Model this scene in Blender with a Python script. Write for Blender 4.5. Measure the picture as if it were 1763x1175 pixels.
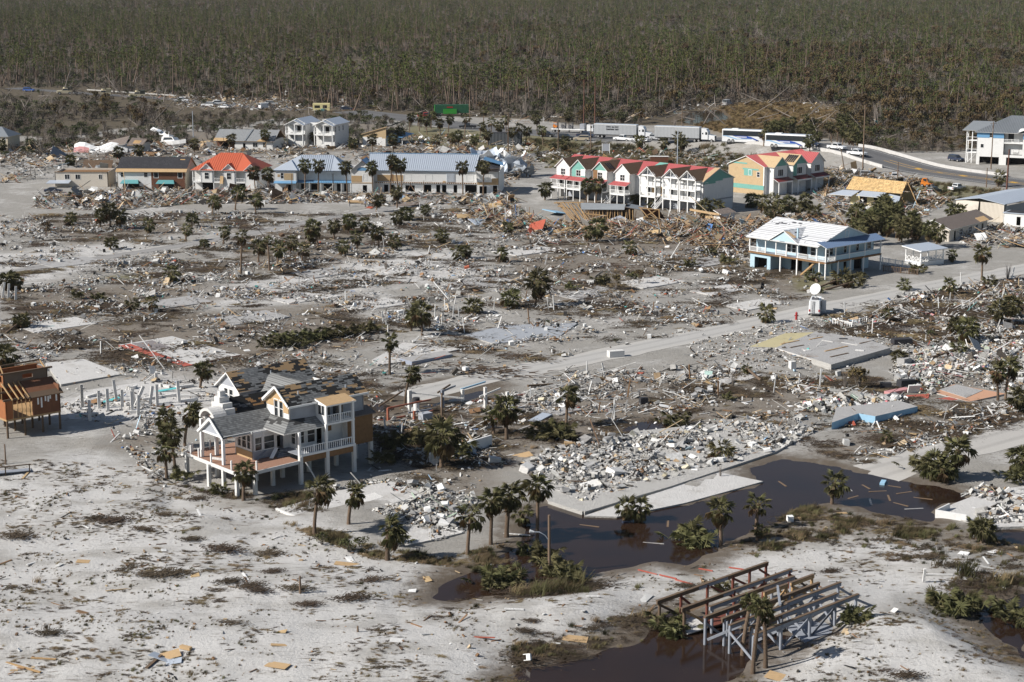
import bpy, math, random
import numpy as np
from mathutils import Vector, Matrix
R = math.radians
random.seed(7); rng = np.random.default_rng(7)
for o in list(bpy.data.objects): bpy.data.objects.remove(o)
SC = bpy.context.scene; COL = SC.collection
# ------------------------------------------------------------------ camera, sky, sun, exposure
F, CX, CY, CAMH = 3100.0,881.5,587.5,63.0
PITCH = math.atan(657 / F)
cam = bpy.data.cameras.new('camera'); camo = bpy.data.objects.new('camera', cam); COL.objects.link(camo)
camo.location = (0,0, CAMH); camo.rotation_euler = (math.pi / 2 - PITCH, 0,0)
cam.sensor_width = 36; cam.lens = 36 * F / 1763; cam.clip_start = 1; cam.clip_end = 20000
SC.camera = camo
SUN_EL, SUN_AZ = R(36), R(197)          # azimuth of the sun seen from the ground, measured from +X anticlockwise
sunv = Vector((math.cos(SUN_EL) * math.cos(SUN_AZ), math.cos(SUN_EL) * math.sin(SUN_AZ), math.sin(SUN_EL)))
world = bpy.data.worlds.new('World'); SC.world = world; world.use_nodes = True
wn = world.node_tree; bg = wn.nodes['Background']
sky = wn.nodes.new('ShaderNodeTexSky'); sky.sky_type = 'NISHITA'; sky.sun_disc = False
sky.sun_elevation = SUN_EL; sky.sun_rotation = math.pi / 2 - SUN_AZ
sky.air_density = 1.0; sky.dust_density = 0.6
wn.links.new(sky.outputs[0], bg.inputs[0]); bg.inputs[1].default_value = 0.052
sun = bpy.data.lights.new('sun', 'SUN'); sun.energy = 4.5; sun.angle = R(0.5); sun.color = (1,0.95,0.88)
suno = bpy.data.objects.new('sun', sun); COL.objects.link(suno)
suno.rotation_euler = sunv.to_track_quat('Z', 'Y').to_euler(); suno.location = (0,0,200)
vs = SC.view_settings; vs.view_transform = 'Standard'; vs.look = 'None'; vs.gamma = 1; vs.exposure = 0.5
vs.use_curve_mapping = False
SC.render.engine = 'CYCLES'
SC.cycles.max_bounces = 5; SC.cycles.diffuse_bounces = 2; SC.cycles.glossy_bounces = 2
SC.cycles.transmission_bounces = 2; SC.cycles.transparent_max_bounces = 6
# ------------------------------------------------------------------ helpers
def P(x, y, z=0.0):                      # a point of the photograph (1763 x 1175) -> the point of the plane z
 u = (x - CX) / F; v = (y - CY) / F
 dy = math.cos(PITCH) - v * math.sin(PITCH); dz = -math.sin(PITCH) - v * math.cos(PITCH)
 t = (z - CAMH) / dz
 return np.array((u * t, dy * t))
def PP(pts, z=0.0): return np.array([P(x, y, z) for x, y in pts])
def hashn(ix, iy, s):
 h = (ix * 374761393 + iy * 668265263 + s * 974634777) & 0xffffffff
 h = ((h ^ (h >> 13)) * 1274126177) & 0xffffffff
 return ((h ^ (h >> 16)) & 0xffff) / 65535.0
def vnoise(x, y, s=0):
 x = np.asarray(x, float); y = np.asarray(y, float)
 ix = np.floor(x).astype(np.int64); iy = np.floor(y).astype(np.int64)
 fx = x - ix; fy = y - iy; fx = fx * fx * (3 - 2 * fx); fy = fy * fy * (3 - 2 * fy)
 a = hashn(ix, iy, s); b = hashn(ix + 1, iy, s); c = hashn(ix, iy + 1, s); d = hashn(ix + 1, iy + 1, s)
 return (a + (b - a) * fx) * (1 - fy) + (c + (d - c) * fx) * fy
def fbm(x, y, s=0, o=4):
 r = 0; a = .5; t = 0
 for i in range(o):
  r = r + a * vnoise(x, y, s + i * 17); t += a; a *= .5; x = np.asarray(x) * 2.03; y = np.asarray(y) * 2.03
 return r / t
def sdist(x, y, poly):                   # signed distance, positive inside
 x = np.asarray(x, float); y = np.asarray(y, float)
 d = np.full(x.shape, 1e18); ins = np.zeros(x.shape, bool)
 n = len(poly)
 for i in range(n):
  ax, ay = poly[i]; bx, by = poly[(i + 1) % n]
  ex, ey = bx - ax, by - ay; wx, wy = x - ax, y - ay
  t = np.clip((wx * ex + wy * ey) / (ex * ex + ey * ey + 1e-12), 0,1)
  d = np.minimum(d, (wx - ex * t) ** 2 + (wy - ey * t) ** 2)
  c = ((ay <= y) & (by > y)) | ((by <= y) & (ay > y))
  xi = ax + (y - ay) / (by - ay + 1e-12) * ex
  ins ^= c & (x < xi)
 return np.where(ins, 1,-1) * np.sqrt(d)
def ldist(x, y, line):                   # distance to a polyline and the arc parameter 0..1
 x = np.asarray(x, float); y = np.asarray(y, float)
 d = np.full(x.shape, 1e18); prm = np.zeros(x.shape)
 n = len(line) - 1
 for i in range(n):
  ax, ay = line[i]; bx, by = line[i + 1]
  ex, ey = bx - ax, by - ay
  t = np.clip(((x - ax) * ex + (y - ay) * ey) / (ex * ex + ey * ey), 0,1)
  q = (x - ax - ex * t) ** 2 + (y - ay - ey * t) ** 2
  prm = np.where(q < d, (i + t) / n, prm); d = np.minimum(d, q)
 return np.sqrt(d), prm
def sstep(a, b, v): t = np.clip((v - a) / (b - a), 0,1); return t * t * (3 - 2 * t)
# ------------------------------------------------------------------ layout of the land
WATER = [PP(q) for q in (
 [(735,1030),(760,1005),(850,968),(890,940),(898,900),(915,880),(945,868),(1000,886),(1060,892),(1180,868),(1312,834),(1290,806),(1340,790),(1420,800),(1470,812),(1640,842),(1662,858),(1612,872),(1612,897),(1560,892),(1480,872),(1430,862),(1380,878),(1310,908),(1270,928),(1215,958),(1190,975),(1130,966),(1030,985),(985,1002),(940,1012),(900,1020),(850,1026),(790,1034)],
 [(870,1185),(900,1146),(1000,1126),(1090,1106),(1115,1072),(1150,1052),(1250,1062),(1300,1088),(1400,1090),(1350,1115),(1300,1142),(1265,1165),(1220,1190)],
 [(1676,1060),(1700,1036),(1775,1008),(1790,1150),(1745,1132),(1702,1092)],
 [(1700,906),(1775,912),(1775,942),(1722,931)],
 [(620,695),(700,670),(790,655),(852,664),(835,680),(760,698),(690,702),(640,712)],
 [(1058,738),(1110,726),(1172,726),(1182,742),(1100,757)],
 [(1165,208),(1188,194),(1240,189),(1256,207),(1195,215)])]
HWY = PP([(600,192),(700,204),(811,219),(934,230),(1022,238),(1150,247),(1300,259),(1410,269),(1500,280),(1632,300),(1800,322),(2050,362)])
ST_MID = PP([(700,684),(830,650),(1000,620),(1200,578),(1400,535),(1600,494),(1763,463),(1900,437)])
ST_FLOOD = PP([(880,985),(1000,950),(1200,898),(1350,858),(1480,822),(1620,782),(1763,743),(1900,706)])
ST_LEFT = PP([(-80,492),(0,472),(230,437),(400,408),(600,370),(740,348),(860,330)])
LANE = PP([(902,270),(954,260),(1022,250),(1060,241)])
FAR_ROAD = PP([(20,152),(170,163),(300,171),(420,185),(520,190)])
hwyL = np.r_[0, np.cumsum(np.hypot(*np.diff(HWY, axis=0).T))]
FOREST = np.vstack([PP([(-260,225),(0,232),(90,240),(210,222),(330,216),(430,214),(480,205),(610,206),(680,198),(900,206),(1000,217),(1200,217),(1300,226),(1420,240),(1520,262),(1640,262),(1763,252),(2100,250)]), [[1800,3600], [-1800,3600]]])
PINES = np.vstack([PP([(-300,150),(0,150),(140,160),(300,165),(420,178),(520,188),(700,192),(1000,196),(1120,180),(1400,176),(1560,206),(1640,232),(1763,230),(2100,228)]), [[1800,3600], [-1800,3600]]])
FLATS = [PP(q) for q in ([(305,880),(450,890),(660,850),(690,790),(560,730),(330,745)], [(-40,780),(110,770),(130,725),(40,690),(-60,700)], [(100,740),(330,725),(345,655),(150,660)])]                               # pads that stay level: (polygon)
DUNES = [(1560,1120,14,9,2.0),(1420,1040,9,6,.7),(980,1060,13,7,.9),(250,900,22,12,.8),(120,1100,18,8,1.1),(480,1010,16,6,.8),(640,1130,16,8,.9),(60,800,10,6,.8),(1700,1000,9,8,.5),(1480,930,12,8,.3)]
DUNES = [(*P(a, b), c, d, e) for a, b, c, d, e in DUNES]
def height(x, y):
 x = np.asarray(x, float); y = np.asarray(y, float)
 near = 1 - sstep(240,320, y)
 h = (fbm(x / 9, y / 9,3) - .45) * .75 * near + (fbm(x / 2.2, y / 2.2,5,2) - .5) * .16 * near + (fbm(x / 14, y / 14,9,3) - .5) * .3 * (1 - near)
 for dx, dy, a, b, e in DUNES: h = h + e * np.exp(-((x - dx) / a) ** 2 - ((y - dy) / b) ** 2)
 w = np.full(x.shape, -1e9)
 for q in WATER: w = np.maximum(w, sdist(x, y, q))
 w = w + (fbm(x / 3, y / 3,21,3) - .5) * 2.2
 h = np.where(y < 700, h * (1 - .85 * sstep(-7,-1, w)), h)
 h = h - .55 * sstep(-1.2,2.6, w) * (y < 800)
 for ln, wd in ((ST_MID, 4),(ST_FLOOD, 4),(ST_LEFT, 4)):
  d, _ = ldist(x, y, ln); h = h * sstep(wd, wd + 4, d)
  if ln is ST_FLOOD: h = h - .5 * sstep(-1.2,2.6, w) * (1 - sstep(wd, wd + 4, d))
 for q in FLATS: h = np.where(w > 0, h, h * sstep(.5,4, -sdist(x, y, q)))
 d, t = ldist(x, y, HWY); e = sstep(.36,.56, t) * (1 - sstep(.68,.8, t))
 h = h * sstep(11,16, d) + 3.2 * e * (1 - sstep(11,17, d))
 h = h + (y > 900) * sstep(900,3200, y) * 0
 return h
def H1(x, y): return float(height(np.array([x]), np.array([y]))[0])
def G(px, py, z=0.0):                    # a point of the photograph -> the point of the ground seen there
 zz = z
 for _ in range(5): a = P(px, py, zz); zz = H1(a[0], a[1]) + z
 return Vector((a[0], a[1], zz))
# ------------------------------------------------------------------ materials
def nodes(name):
 m = bpy.data.materials.new(name); m.use_nodes = True
 nt = m.node_tree; return m, nt, nt.nodes['Principled BSDF']
def N(nt, t, **k):
 n = nt.nodes.new('ShaderNode' + t)
 for a, b in k.items():
  if a.startswith('i'): n.inputs[int(a[1:])].default_value = b
  else: setattr(n, a, b)
 return n
def mixc(nt, f, a, b, mode='MIX'):
 n = nt.nodes.new('ShaderNodeMix'); n.data_type = 'RGBA'; n.blend_type = mode
 for k, v in ((0, f),(6, a),(7, b)):
  if hasattr(v, 'links'): nt.links.new(v, n.inputs[k])
  elif k and len(v) == 3: n.inputs[k].default_value = (*v, 1)
  else: n.inputs[k].default_value = v
 return n.outputs[2]
def math_(nt, op, a, b=0.0, c=None, clamp=False):
 n = nt.nodes.new('ShaderNodeMath'); n.operation = op; n.use_clamp = clamp
 for k, v in enumerate((a, b) if c is None else (a, b, c)):
  if hasattr(v, 'links'): nt.links.new(v, n.inputs[k])
  else: n.inputs[k].default_value = v
 return n.outputs[0]
def noise(nt, scale, detail=4, rough=.6, vec=None, out=0):
 n = N(nt, 'TexNoise'); n.inputs['Scale'].default_value = scale; n.inputs['Detail'].default_value = detail; n.inputs['Roughness'].default_value = rough
 if vec is not None: nt.links.new(vec, n.inputs['Vector'])
 return n.outputs[out]
def ramp(nt, f, a, b):
 n = nt.nodes.new('ShaderNodeMapRange'); n.interpolation_type = 'SMOOTHSTEP'
 nt.links.new(f, n.inputs[0]); n.inputs[1].default_value = a; n.inputs[2].default_value = b
 return n.outputs[0]
def geopos(nt, sc=(1,1,1), rot=0):
 g = N(nt, 'NewGeometry'); m = N(nt, 'Mapping'); nt.links.new(g.outputs['Position'], m.inputs[0])
 m.inputs['Scale'].default_value = sc; m.inputs['Rotation'].default_value = (0,0, rot); return m.outputs[0]
def bumpn(nt, bs, h, dist=.05, st=.6):
 b = N(nt, 'Bump'); b.inputs['Strength'].default_value = st; b.inputs['Distance'].default_value = dist
 nt.links.new(h, b.inputs['Height']); nt.links.new(b.outputs[0], bs.inputs['Normal'])
MATS = {}
def mat(name, col, rough=.75, var=.18, scale=1.5, dirt=.25, dirtc=(.10,.08,.06), bump=0.0, metal=0.0, rnd=0.0, spec=.3):
 if name in MATS: return MATS[name]
 m, nt, bs = nodes(name)
 gp = geopos(nt)
 c = mixc(nt, noise(nt, scale * 2.1,5,.65, gp), tuple(v * (1 - var) for v in col), tuple(min(1, v * (1 + var)) for v in col))
 if dirt:
  d = ramp(nt, noise(nt, scale * .55,6,.7, gp), .52,.72)
  c = mixc(nt, math_(nt, 'MULTIPLY', d, dirt), c, dirtc)
 if rnd:
  oi = N(nt, 'ObjectInfo'); hsv = N(nt, 'HueSaturation')
  v = nt.nodes.new('ShaderNodeMapRange'); nt.links.new(oi.outputs['Random'], v.inputs[0]); v.inputs[3].default_value = 1 - rnd; v.inputs[4].default_value = 1 + rnd
  nt.links.new(v.outputs[0], hsv.inputs['Value']); nt.links.new(c, hsv.inputs['Color']); c = hsv.outputs[0]
 nt.links.new(c, bs.inputs['Base Color'])
 bs.inputs['Roughness'].default_value = rough; bs.inputs['Metallic'].default_value = metal; bs.inputs['Specular IOR Level'].default_value = spec
 if bump: bumpn(nt, bs, noise(nt, scale * 9,4,.6, gp), bump)
 MATS[name] = m; return m
# ------------------------------------------------------------------ mesh building
class MB:
 def __init__(s): s.v = []; s.f = []; s.mi = []; s.sm = []; s.ms = []
 def _m(s, m):
  if m is None: return 0
  if m not in s.ms: s.ms.append(m)
  return s.ms.index(m)
 def add(s, vs, fs, m=None, smooth=False):
  b = len(s.v); s.v += [tuple(v) for v in vs]; k = s._m(m)
  for q in fs: s.f.append(tuple(b + i for i in q)); s.mi.append(k); s.sm.append(smooth)
  return s
 def box(s, x0, x1, y0, y1, z0, z1, m=None):
  return s.add([(x0,y0,z0),(x1,y0,z0),(x1,y1,z0),(x0,y1,z0),(x0,y0,z1),(x1,y0,z1),(x1,y1,z1),(x0,y1,z1)],
   [(0,3,2,1),(4,5,6,7),(0,1,5,4),(1,2,6,5),(2,3,7,6),(3,0,4,7)], m)
 def slab(s, pts, t, m=None, m2=None):   # planar polygon thickened by t against its normal (pts anticlockwise seen from outside)
  pts = [Vector(p) for p in pts]; n = Vector((0,0,0))
  for i in range(len(pts)):
   a, b = pts[i], pts[(i + 1) % len(pts)]; n += a.cross(b)
  n.normalize(); k = len(pts); lo = [p - n * t for p in pts]
  s.add(pts + lo, [tuple(range(k))], m)
  s.add(pts + lo, [tuple(range(2 * k - 1, k - 1,-1))] + [(i, k + i, k + (i + 1) % k, (i + 1) % k) for i in range(k)], m2 or m)
  return s
 def prism(s, prof, y0, y1, m=None, ax='y'):  # profile in (x,z) swept along y, or in (y,z) along x
  k = len(prof)
  if ax == 'y': a = [(p[0], y0, p[1]) for p in prof] + [(p[0], y1, p[1]) for p in prof]
  elif ax == 'x': a = [(y0, p[0], p[1]) for p in prof] + [(y1, p[0], p[1]) for p in prof]
  else: a = [(p[0], p[1], y0) for p in prof] + [(p[0], p[1], y1) for p in prof]
  return s.add(a, [tuple(range(k - 1,-1,-1)), tuple(range(k, 2 * k))] + [(i, (i + 1) % k, k + (i + 1) % k, k + i) for i in range(k)], m)
 def bar(s, p, q, w, h=None, m=None):     # beam of section w x h
  h = h or w; p = Vector(p); q = Vector(q); d = (q - p).normalized()
  up = Vector((0,0,1)) if abs(d.z) < .95 else Vector((1,0,0))
  a = d.cross(up).normalized() * (w / 2); b = a.cross(d).normalized() * (h / 2)
  vs = [p - a - b, p + a - b, p + a + b, p - a + b, q - a - b, q + a - b, q + a + b, q - a + b]
  return s.add(vs, [(0,1,2,3),(7,6,5,4),(0,4,5,1),(1,5,6,2),(2,6,7,3),(3,7,4,0)], m)
 def tube(s, pts, rad, n=7, m=None, cap=True):
  pts = [Vector(p) for p in pts]; rad = rad if hasattr(rad, '__len__') else [rad] * len(pts); vs = []; fs = []
  for i, p in enumerate(pts):
   d = (pts[min(i + 1, len(pts) - 1)] - pts[max(i - 1,0)]).normalized()
   up = Vector((0,1,0)) if abs(d.y) < .9 else Vector((1,0,0))
   a = d.cross(up).normalized(); b = a.cross(d)
   for k in range(n): t = 2 * math.pi * k / n; vs.append(p + (a * math.cos(t) + b * math.sin(t)) * rad[i])
  for i in range(len(pts) - 1):
   for k in range(n): fs.append((i*n+k, i*n+(k+1)%n, (i+1)*n+(k+1)%n, (i+1)*n+k))
  s.add(vs, fs, m, True)
  if cap: s.add(vs[:n], [tuple(range(n))], m); s.add(vs[-n:], [tuple(range(n - 1,-1,-1))], m)
  return s
 def mesh(s, name, m=None):
  me = bpy.data.meshes.new(name); me.from_pydata(s.v, [], s.f)
  for q in (s.ms or ([m] if m else [])): me.materials.append(q)
  if len(me.polygons):
   me.polygons.foreach_set('material_index', s.mi); me.polygons.foreach_set('use_smooth', s.sm)
  me.update(); return me
 def build(s, name, m=None, parent=None):
  return link(name, s.mesh(name, m), parent)
def link(name, data, parent=None):
 o = bpy.data.objects.new(name, data); COL.objects.link(o)
 if parent: o.parent = parent
 return o
def tag(o, label=None, cat=None, group=None, kind=None):
 if label: o['label'] = label
 if cat: o['category'] = cat
 if group: o['group'] = group
 if kind or cat: o['kind'] = kind or 'thing'
 return o
def thing(name, label, cat, loc=(0,0,0), rz=0.0, group=None):
 o = link(name, None); o.location = loc; o.rotation_euler = (0,0, rz); o.empty_display_size = .5
 return tag(o, label, cat, group)
KIDS = {}
def copy_tree(o, kids):                   # a thing, its parts and sub-parts
 c = o.copy(); COL.objects.link(c)
 for k in kids.get(o, []): copy_tree(k, kids).parent = c
 return c
def npmesh(name, v, quads, mats, col=None, mi=None, smooth=False, tris=None):
 me = bpy.data.meshes.new(name); nv = len(v); me.vertices.add(nv); me.vertices.foreach_set('co', np.asarray(v, np.float32).ravel())
 fs = [a for a in (quads, tris) if a is not None and len(a)]
 nl = sum(a.size for a in fs); npoly = sum(len(a) for a in fs)
 me.loops.add(nl); me.polygons.add(npoly)
 me.loops.foreach_set('vertex_index', np.concatenate([a.ravel() for a in fs]).astype(np.int32))
 st = []; b = 0
 for a in fs: st.append(b + np.arange(len(a)) * a.shape[1]); b += a.size
 me.polygons.foreach_set('loop_start', np.concatenate(st).astype(np.int32))
 if mi is not None: me.polygons.foreach_set('material_index', np.asarray(mi, np.int32))
 me.polygons.foreach_set('use_smooth', np.full(npoly, smooth))
 for m in mats: me.materials.append(m)
 if col is not None:
  at = me.color_attributes.new('col', 'FLOAT_COLOR', 'POINT')
  at.data.foreach_set('color', np.c_[col, np.ones(nv)].astype(np.float32).ravel())
 me.update(calc_edges=True); me.validate(); return me
# ------------------------------------------------------------------ ground
def pmask(x, y, polys, soft=4.0):
 r = np.zeros(x.shape)
 for q in polys: r = np.maximum(r, sstep(-soft, soft, sdist(x, y, PP(q))))
 return r
SOIL_SHADE = [[(600,700),(700,690),(900,690),(1000,760),(900,800),(860,870),(760,860),(620,800)],
 [(900,715),(960,680),(1100,640),(1440,650),(1500,690),(1400,715),(1250,725),(1100,765),(1000,770),(930,760)],
 [(1380,770),(1560,715),(1740,690),(1790,690),(1790,735),(1600,760),(1480,800),(1400,805)],
 [(0,560),(200,545),(560,520),(680,560),(640,600),(420,640),(330,665),(160,600),(0,590)],
 [(190,750),(300,728),(335,755),(220,788),(140,775)],[(1230,940),(1400,866),(1620,898),(1790,925),(1790,985),(1500,930),(1300,965)],  # first patch is the plywood house's cast shadow, painted into the ground
 [(300,830),(420,860),(560,830),(620,840),(520,900),(400,880),(330,870)],[(1190,400),(1300,430),(1420,480),(1380,520),(1240,480),(1150,440)],
 [(1050,690),(1180,680),(1200,720),(1080,740)],[(380,395),(640,380),(660,440),(560,475),(420,470)],[(60,380),(330,370),(340,400),(120,430)],
 [(860,440),(1100,400),(1180,470),(1060,520),(880,520)],[(0,500),(330,480),(480,500),(300,540),(0,545)],[(1480,690),(1620,620),(1790,590),(1790,640),(1600,700)],
 [(860,400),(1260,370),(1330,420),(1100,440),(900,440)],[(0,880),(40,900),(80,938),(0,945)],[(1140,960),(1240,965),(1230,1000),(1160,1000)],
 [(870,1110),(1000,1080),(1120,1060),(1130,1110),(950,1140),(880,1160)],[(1640,1000),(1790,980),(1790,1040),(1700,1060),(1640,1050)],[(690,1000),(760,960),(900,960),(900,1010),(800,1040)],
 [(0,245),(330,225),(480,225),(640,210),(720,225),(900,240),(900,262),(640,262),(330,255),(0,270)],[(100,270),(330,255),(480,245),(620,250),(900,230),(1000,260),(900,290),(600,262),(330,270),(180,300)],[(960,330),(1260,365),(1420,350),(1420,395),(1200,400),(960,380)]]
GREEN = [[(260,348),(330,345),(332,353),(262,356)],[(1640,335),(1763,328),(1763,345),(1660,352)],[(1520,340),(1640,330),(1640,352),(1540,360)],[(1360,480),(1430,475),(1440,500),(1370,505)],[(910,270),(1060,248),(1200,265),(1180,290),(960,290)],[(700,215),(1000,240),(1020,250),(900,266),(700,250)],[(500,325),(600,300),(620,320),(520,335)],[(1560,305),(1763,332),(1763,350),(1560,330)],[(180,475),(260,470),(250,480),(180,485)]]
GOLD = [[(1190,215),(1230,190),(1300,176),(1400,180),(1440,195),(1420,222),(1330,232),(1250,232)]]
BARE = [[(0,830),(140,790),(300,840),(520,905),(700,1000),(860,1060),(880,1200),(0,1200)],[(1290,1185),(1330,1130),(1470,1070),(1600,1085),(1720,1150),(1740,1200)],[(1240,970),(1400,940),(1560,950),(1640,1010),(1500,1070),(1420,1000)],[(1000,990),(1120,975),(1200,1000),(1120,1060),(930,1100),(900,1060)],[(0,440),(200,420),(230,440),(60,480),(0,500)],[(60,700),(330,640),(400,700),(130,730)],[(560,450),(780,430),(820,470),(700,490),(590,490)],[(340,500),(560,470),(620,500),(380,530)]]
def build_ground():
 nr, nc = 470,420
 D = 95 * np.exp(np.linspace(0, math.log(4200 / 95), nr))
 U = np.linspace(-1,1, nc); U = .46 * np.sign(U) * np.abs(U) ** 1.15
 X = D[:, None] * U[None, :] * (1 + 40 / D[:, None]); Y = np.repeat(D[:, None], nc, 1)
 Xf, Yf = X.ravel(), Y.ravel(); Z = height(Xf, Yf)
 i = np.arange(nr - 1)[:, None] * nc + np.arange(nc - 1)[None, :]
 quads = np.stack([i, i + 1, i + nc + 1, i + nc], -1).reshape(-1,4)
 me = npmesh('ground', np.c_[Xf, Yf, Z], quads, [], smooth=True)
 soil = pmask(Xf, Yf, SOIL_SHADE, 7); bare = pmask(Xf, Yf, BARE, 8); green = pmask(Xf, Yf, GREEN, 5); gold = pmask(Xf, Yf, GOLD, 12)  # soil mask also holds the painted shadow patch
 forest = sstep(-10,12, sdist(Xf, Yf, FOREST))
 w = np.full(Xf.shape, -1e9)
 for q in WATER: w = np.maximum(w, sdist(Xf, Yf, q))
 wet = sstep(-9,.5, w)
 for nm, a in (('m1', (soil, bare, wet)),('m2', (green, gold, forest))):
  at = me.color_attributes.new(nm, 'FLOAT_COLOR', 'POINT')
  at.data.foreach_set('color', np.c_[a[0], a[1], a[2], np.ones(len(Xf))].astype(np.float32).ravel())
 m, nt, bs = nodes('ground')
 gp = geopos(nt); gs = geopos(nt, (.55,2.2,1), R(-6))
 a1 = N(nt, 'Attribute', attribute_name='m1'); a2 = N(nt, 'Attribute', attribute_name='m2')
 s1 = N(nt, 'SeparateColor'); nt.links.new(a1.outputs[0], s1.inputs[0]); s2 = N(nt, 'SeparateColor'); nt.links.new(a2.outputs[0], s2.inputs[0])
 soil_shade_, bare_, wet_ = s1.outputs; green_, gold_, for_ = s2.outputs
 n1 = noise(nt, .09,6,.65, gp); n2 = noise(nt, .5,6,.7, gp); n3 = noise(nt, 2.6,5,.7, gp); n4 = noise(nt, 9,3,.7, gp); st = noise(nt, 1.1,6,.75, gs)
 sand = mixc(nt, n2, (.43,.42,.405),(.585,.575,.56))
 sand = mixc(nt, math_(nt, 'MULTIPLY', ramp(nt, n3,.55,.8), .5), sand, (.30,.27,.235))
 grey = mixc(nt, n2, (.20,.19,.172),(.37,.355,.33))
 f = math_(nt, 'ADD', math_(nt, 'MULTIPLY', n1,1.3), math_(nt, 'MULTIPLY', bare_, .55))
 c = mixc(nt, ramp(nt, f, .58,1.0), grey, sand)
 c = mixc(nt, math_(nt, 'MULTIPLY', ramp(nt, noise(nt, .16,5,.6, geopos(nt, (.7,1.3,1), .3)), .46,.66), .62), c, (.29,.275,.25))
 # dark soil, plus the painted shadow patch of the plywood house
 sf = ramp(nt, math_(nt, 'ADD', math_(nt, 'MULTIPLY', soil_shade_, .66), math_(nt, 'SUBTRACT', math_(nt, 'ADD', math_(nt, 'MULTIPLY', n2,.8), math_(nt, 'MULTIPLY', n1,.6)), .78)), .16,.62)
 sf = math_(nt, 'MULTIPLY', sf, math_(nt, 'SUBTRACT', 1.0, math_(nt, 'MULTIPLY', bare_, .55)))
 c = mixc(nt, math_(nt, 'MULTIPLY', sf, .9), c, mixc(nt, n3, (.10,.083,.066),(.26,.225,.185)))
 # litter: wind-combed grass, bark and twigs as dark flecks
 fl = ramp(nt, math_(nt, 'ADD', st, math_(nt, 'MULTIPLY', math_(nt, 'SUBTRACT', n1,.5), .35)), .56,.66)
 c = mixc(nt, math_(nt, 'MULTIPLY', fl, .72), c, (.10,.078,.055))
 f2 = ramp(nt, n4,.63,.72); c = mixc(nt, math_(nt, 'MULTIPLY', f2,.45), c, (.09,.075,.06))
 f3 = ramp(nt, noise(nt, 5.5,2,.6, geopos(nt, (1,1.4,1), 1)), .68,.74); c = mixc(nt, math_(nt, 'MULTIPLY', f3, math_(nt, 'SUBTRACT', .5, math_(nt, 'MULTIPLY', bare_, .4))), c, (.62,.6,.57))
 # grass, marsh, forest floor
 c = mixc(nt, math_(nt, 'MULTIPLY', ramp(nt, math_(nt, 'ADD', green_, math_(nt, 'SUBTRACT', n2,.5)), .3,.8), .75), c, mixc(nt, n3, (.09,.095,.035),(.2,.17,.08)))
 c = mixc(nt, ramp(nt, math_(nt, 'ADD', for_, math_(nt, 'MULTIPLY', math_(nt, 'SUBTRACT', n2,.5), .6)), .35,.75), c, mixc(nt, n2, (.045,.04,.026),(.16,.13,.095)))
 c = mixc(nt, math_(nt, 'MULTIPLY', gold_, .9), c, mixc(nt, n2, (.15,.10,.045),(.30,.21,.10)))
 # wet rims of the floods
 wf = ramp(nt, math_(nt, 'ADD', wet_, math_(nt, 'MULTIPLY', math_(nt, 'SUBTRACT', n2,.5), 1.0)), .45,1.0)
 c = mixc(nt, math_(nt, 'MULTIPLY', wf, .88), c, mixc(nt, n3, (.06,.045,.032),(.14,.11,.08)))
 nt.links.new(c, bs.inputs['Base Color']); bs.inputs['Roughness'].default_value = .95; bs.inputs['Specular IOR Level'].default_value = .15
 bumpn(nt, bs, math_(nt, 'ADD', math_(nt, 'MULTIPLY', n3,.7), math_(nt, 'MULTIPLY', st, .6)), .25,.8)
 me.materials.append(m)
 tag(link('ground', me), 'grey and white storm washed sand littered with brown plant matter', None, None, 'structure')
build_ground()
def ribbon(name, line, width, z, m, label, t0=0, t1=1, sub=6, ragged=0.0, lift=True, off=0.0, nx=5):
 L = np.asarray(line); d = np.r_[0, np.cumsum(np.hypot(*np.diff(L, axis=0).T))]
 n = max(4, int(d[-1] * (t1 - t0) / sub)); s = np.linspace(t0 * d[-1], t1 * d[-1], n)
 c = np.c_[np.interp(s, d, L[:, 0]), np.interp(s, d, L[:, 1])]
 if len(L) > 2:
  for _ in range(6): c[1:-1] = (c[:-2] + 2 * c[1:-1] + c[2:]) / 4
 tg = np.gradient(c, axis=0); tg /= np.linalg.norm(tg, axis=1)[:, None]; nn = np.c_[-tg[:, 1], tg[:, 0]]
 rows = []; cols = []
 for k in range(nx):
  a = (k / (nx - 1) - .5); w = a * width + off
  if ragged and k in (0, nx - 1): w = w + (fbm(s / 5, s * 0 + k, 31) - .5) * 2 * ragged
  q = c + nn * (np.asarray(w)[..., None] if np.ndim(w) else w)
  rows.append(q); cols.append(np.full(n, abs(a) * 2))
 q = np.stack(rows, 1).reshape(-1,2); e = np.stack(cols, 1).ravel()
 zz = height(q[:, 0], q[:, 1]) + z if lift else np.full(len(q), z)
 i = np.arange(n - 1)[:, None] * nx + np.arange(nx - 1)[None, :]
 fs = np.stack([i, i + nx, i + nx + 1, i + 1], -1).reshape(-1,4)[:, ::-1]
 me = npmesh(name, np.c_[q, zz], fs, [m], col=np.c_[e, np.repeat(s / d[-1], nx), e * 0], smooth=True)
 if me.polygons[0].normal.z < 0: me.flip_normals()
 return tag(link(name, me), label, None, None, 'structure')
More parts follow.
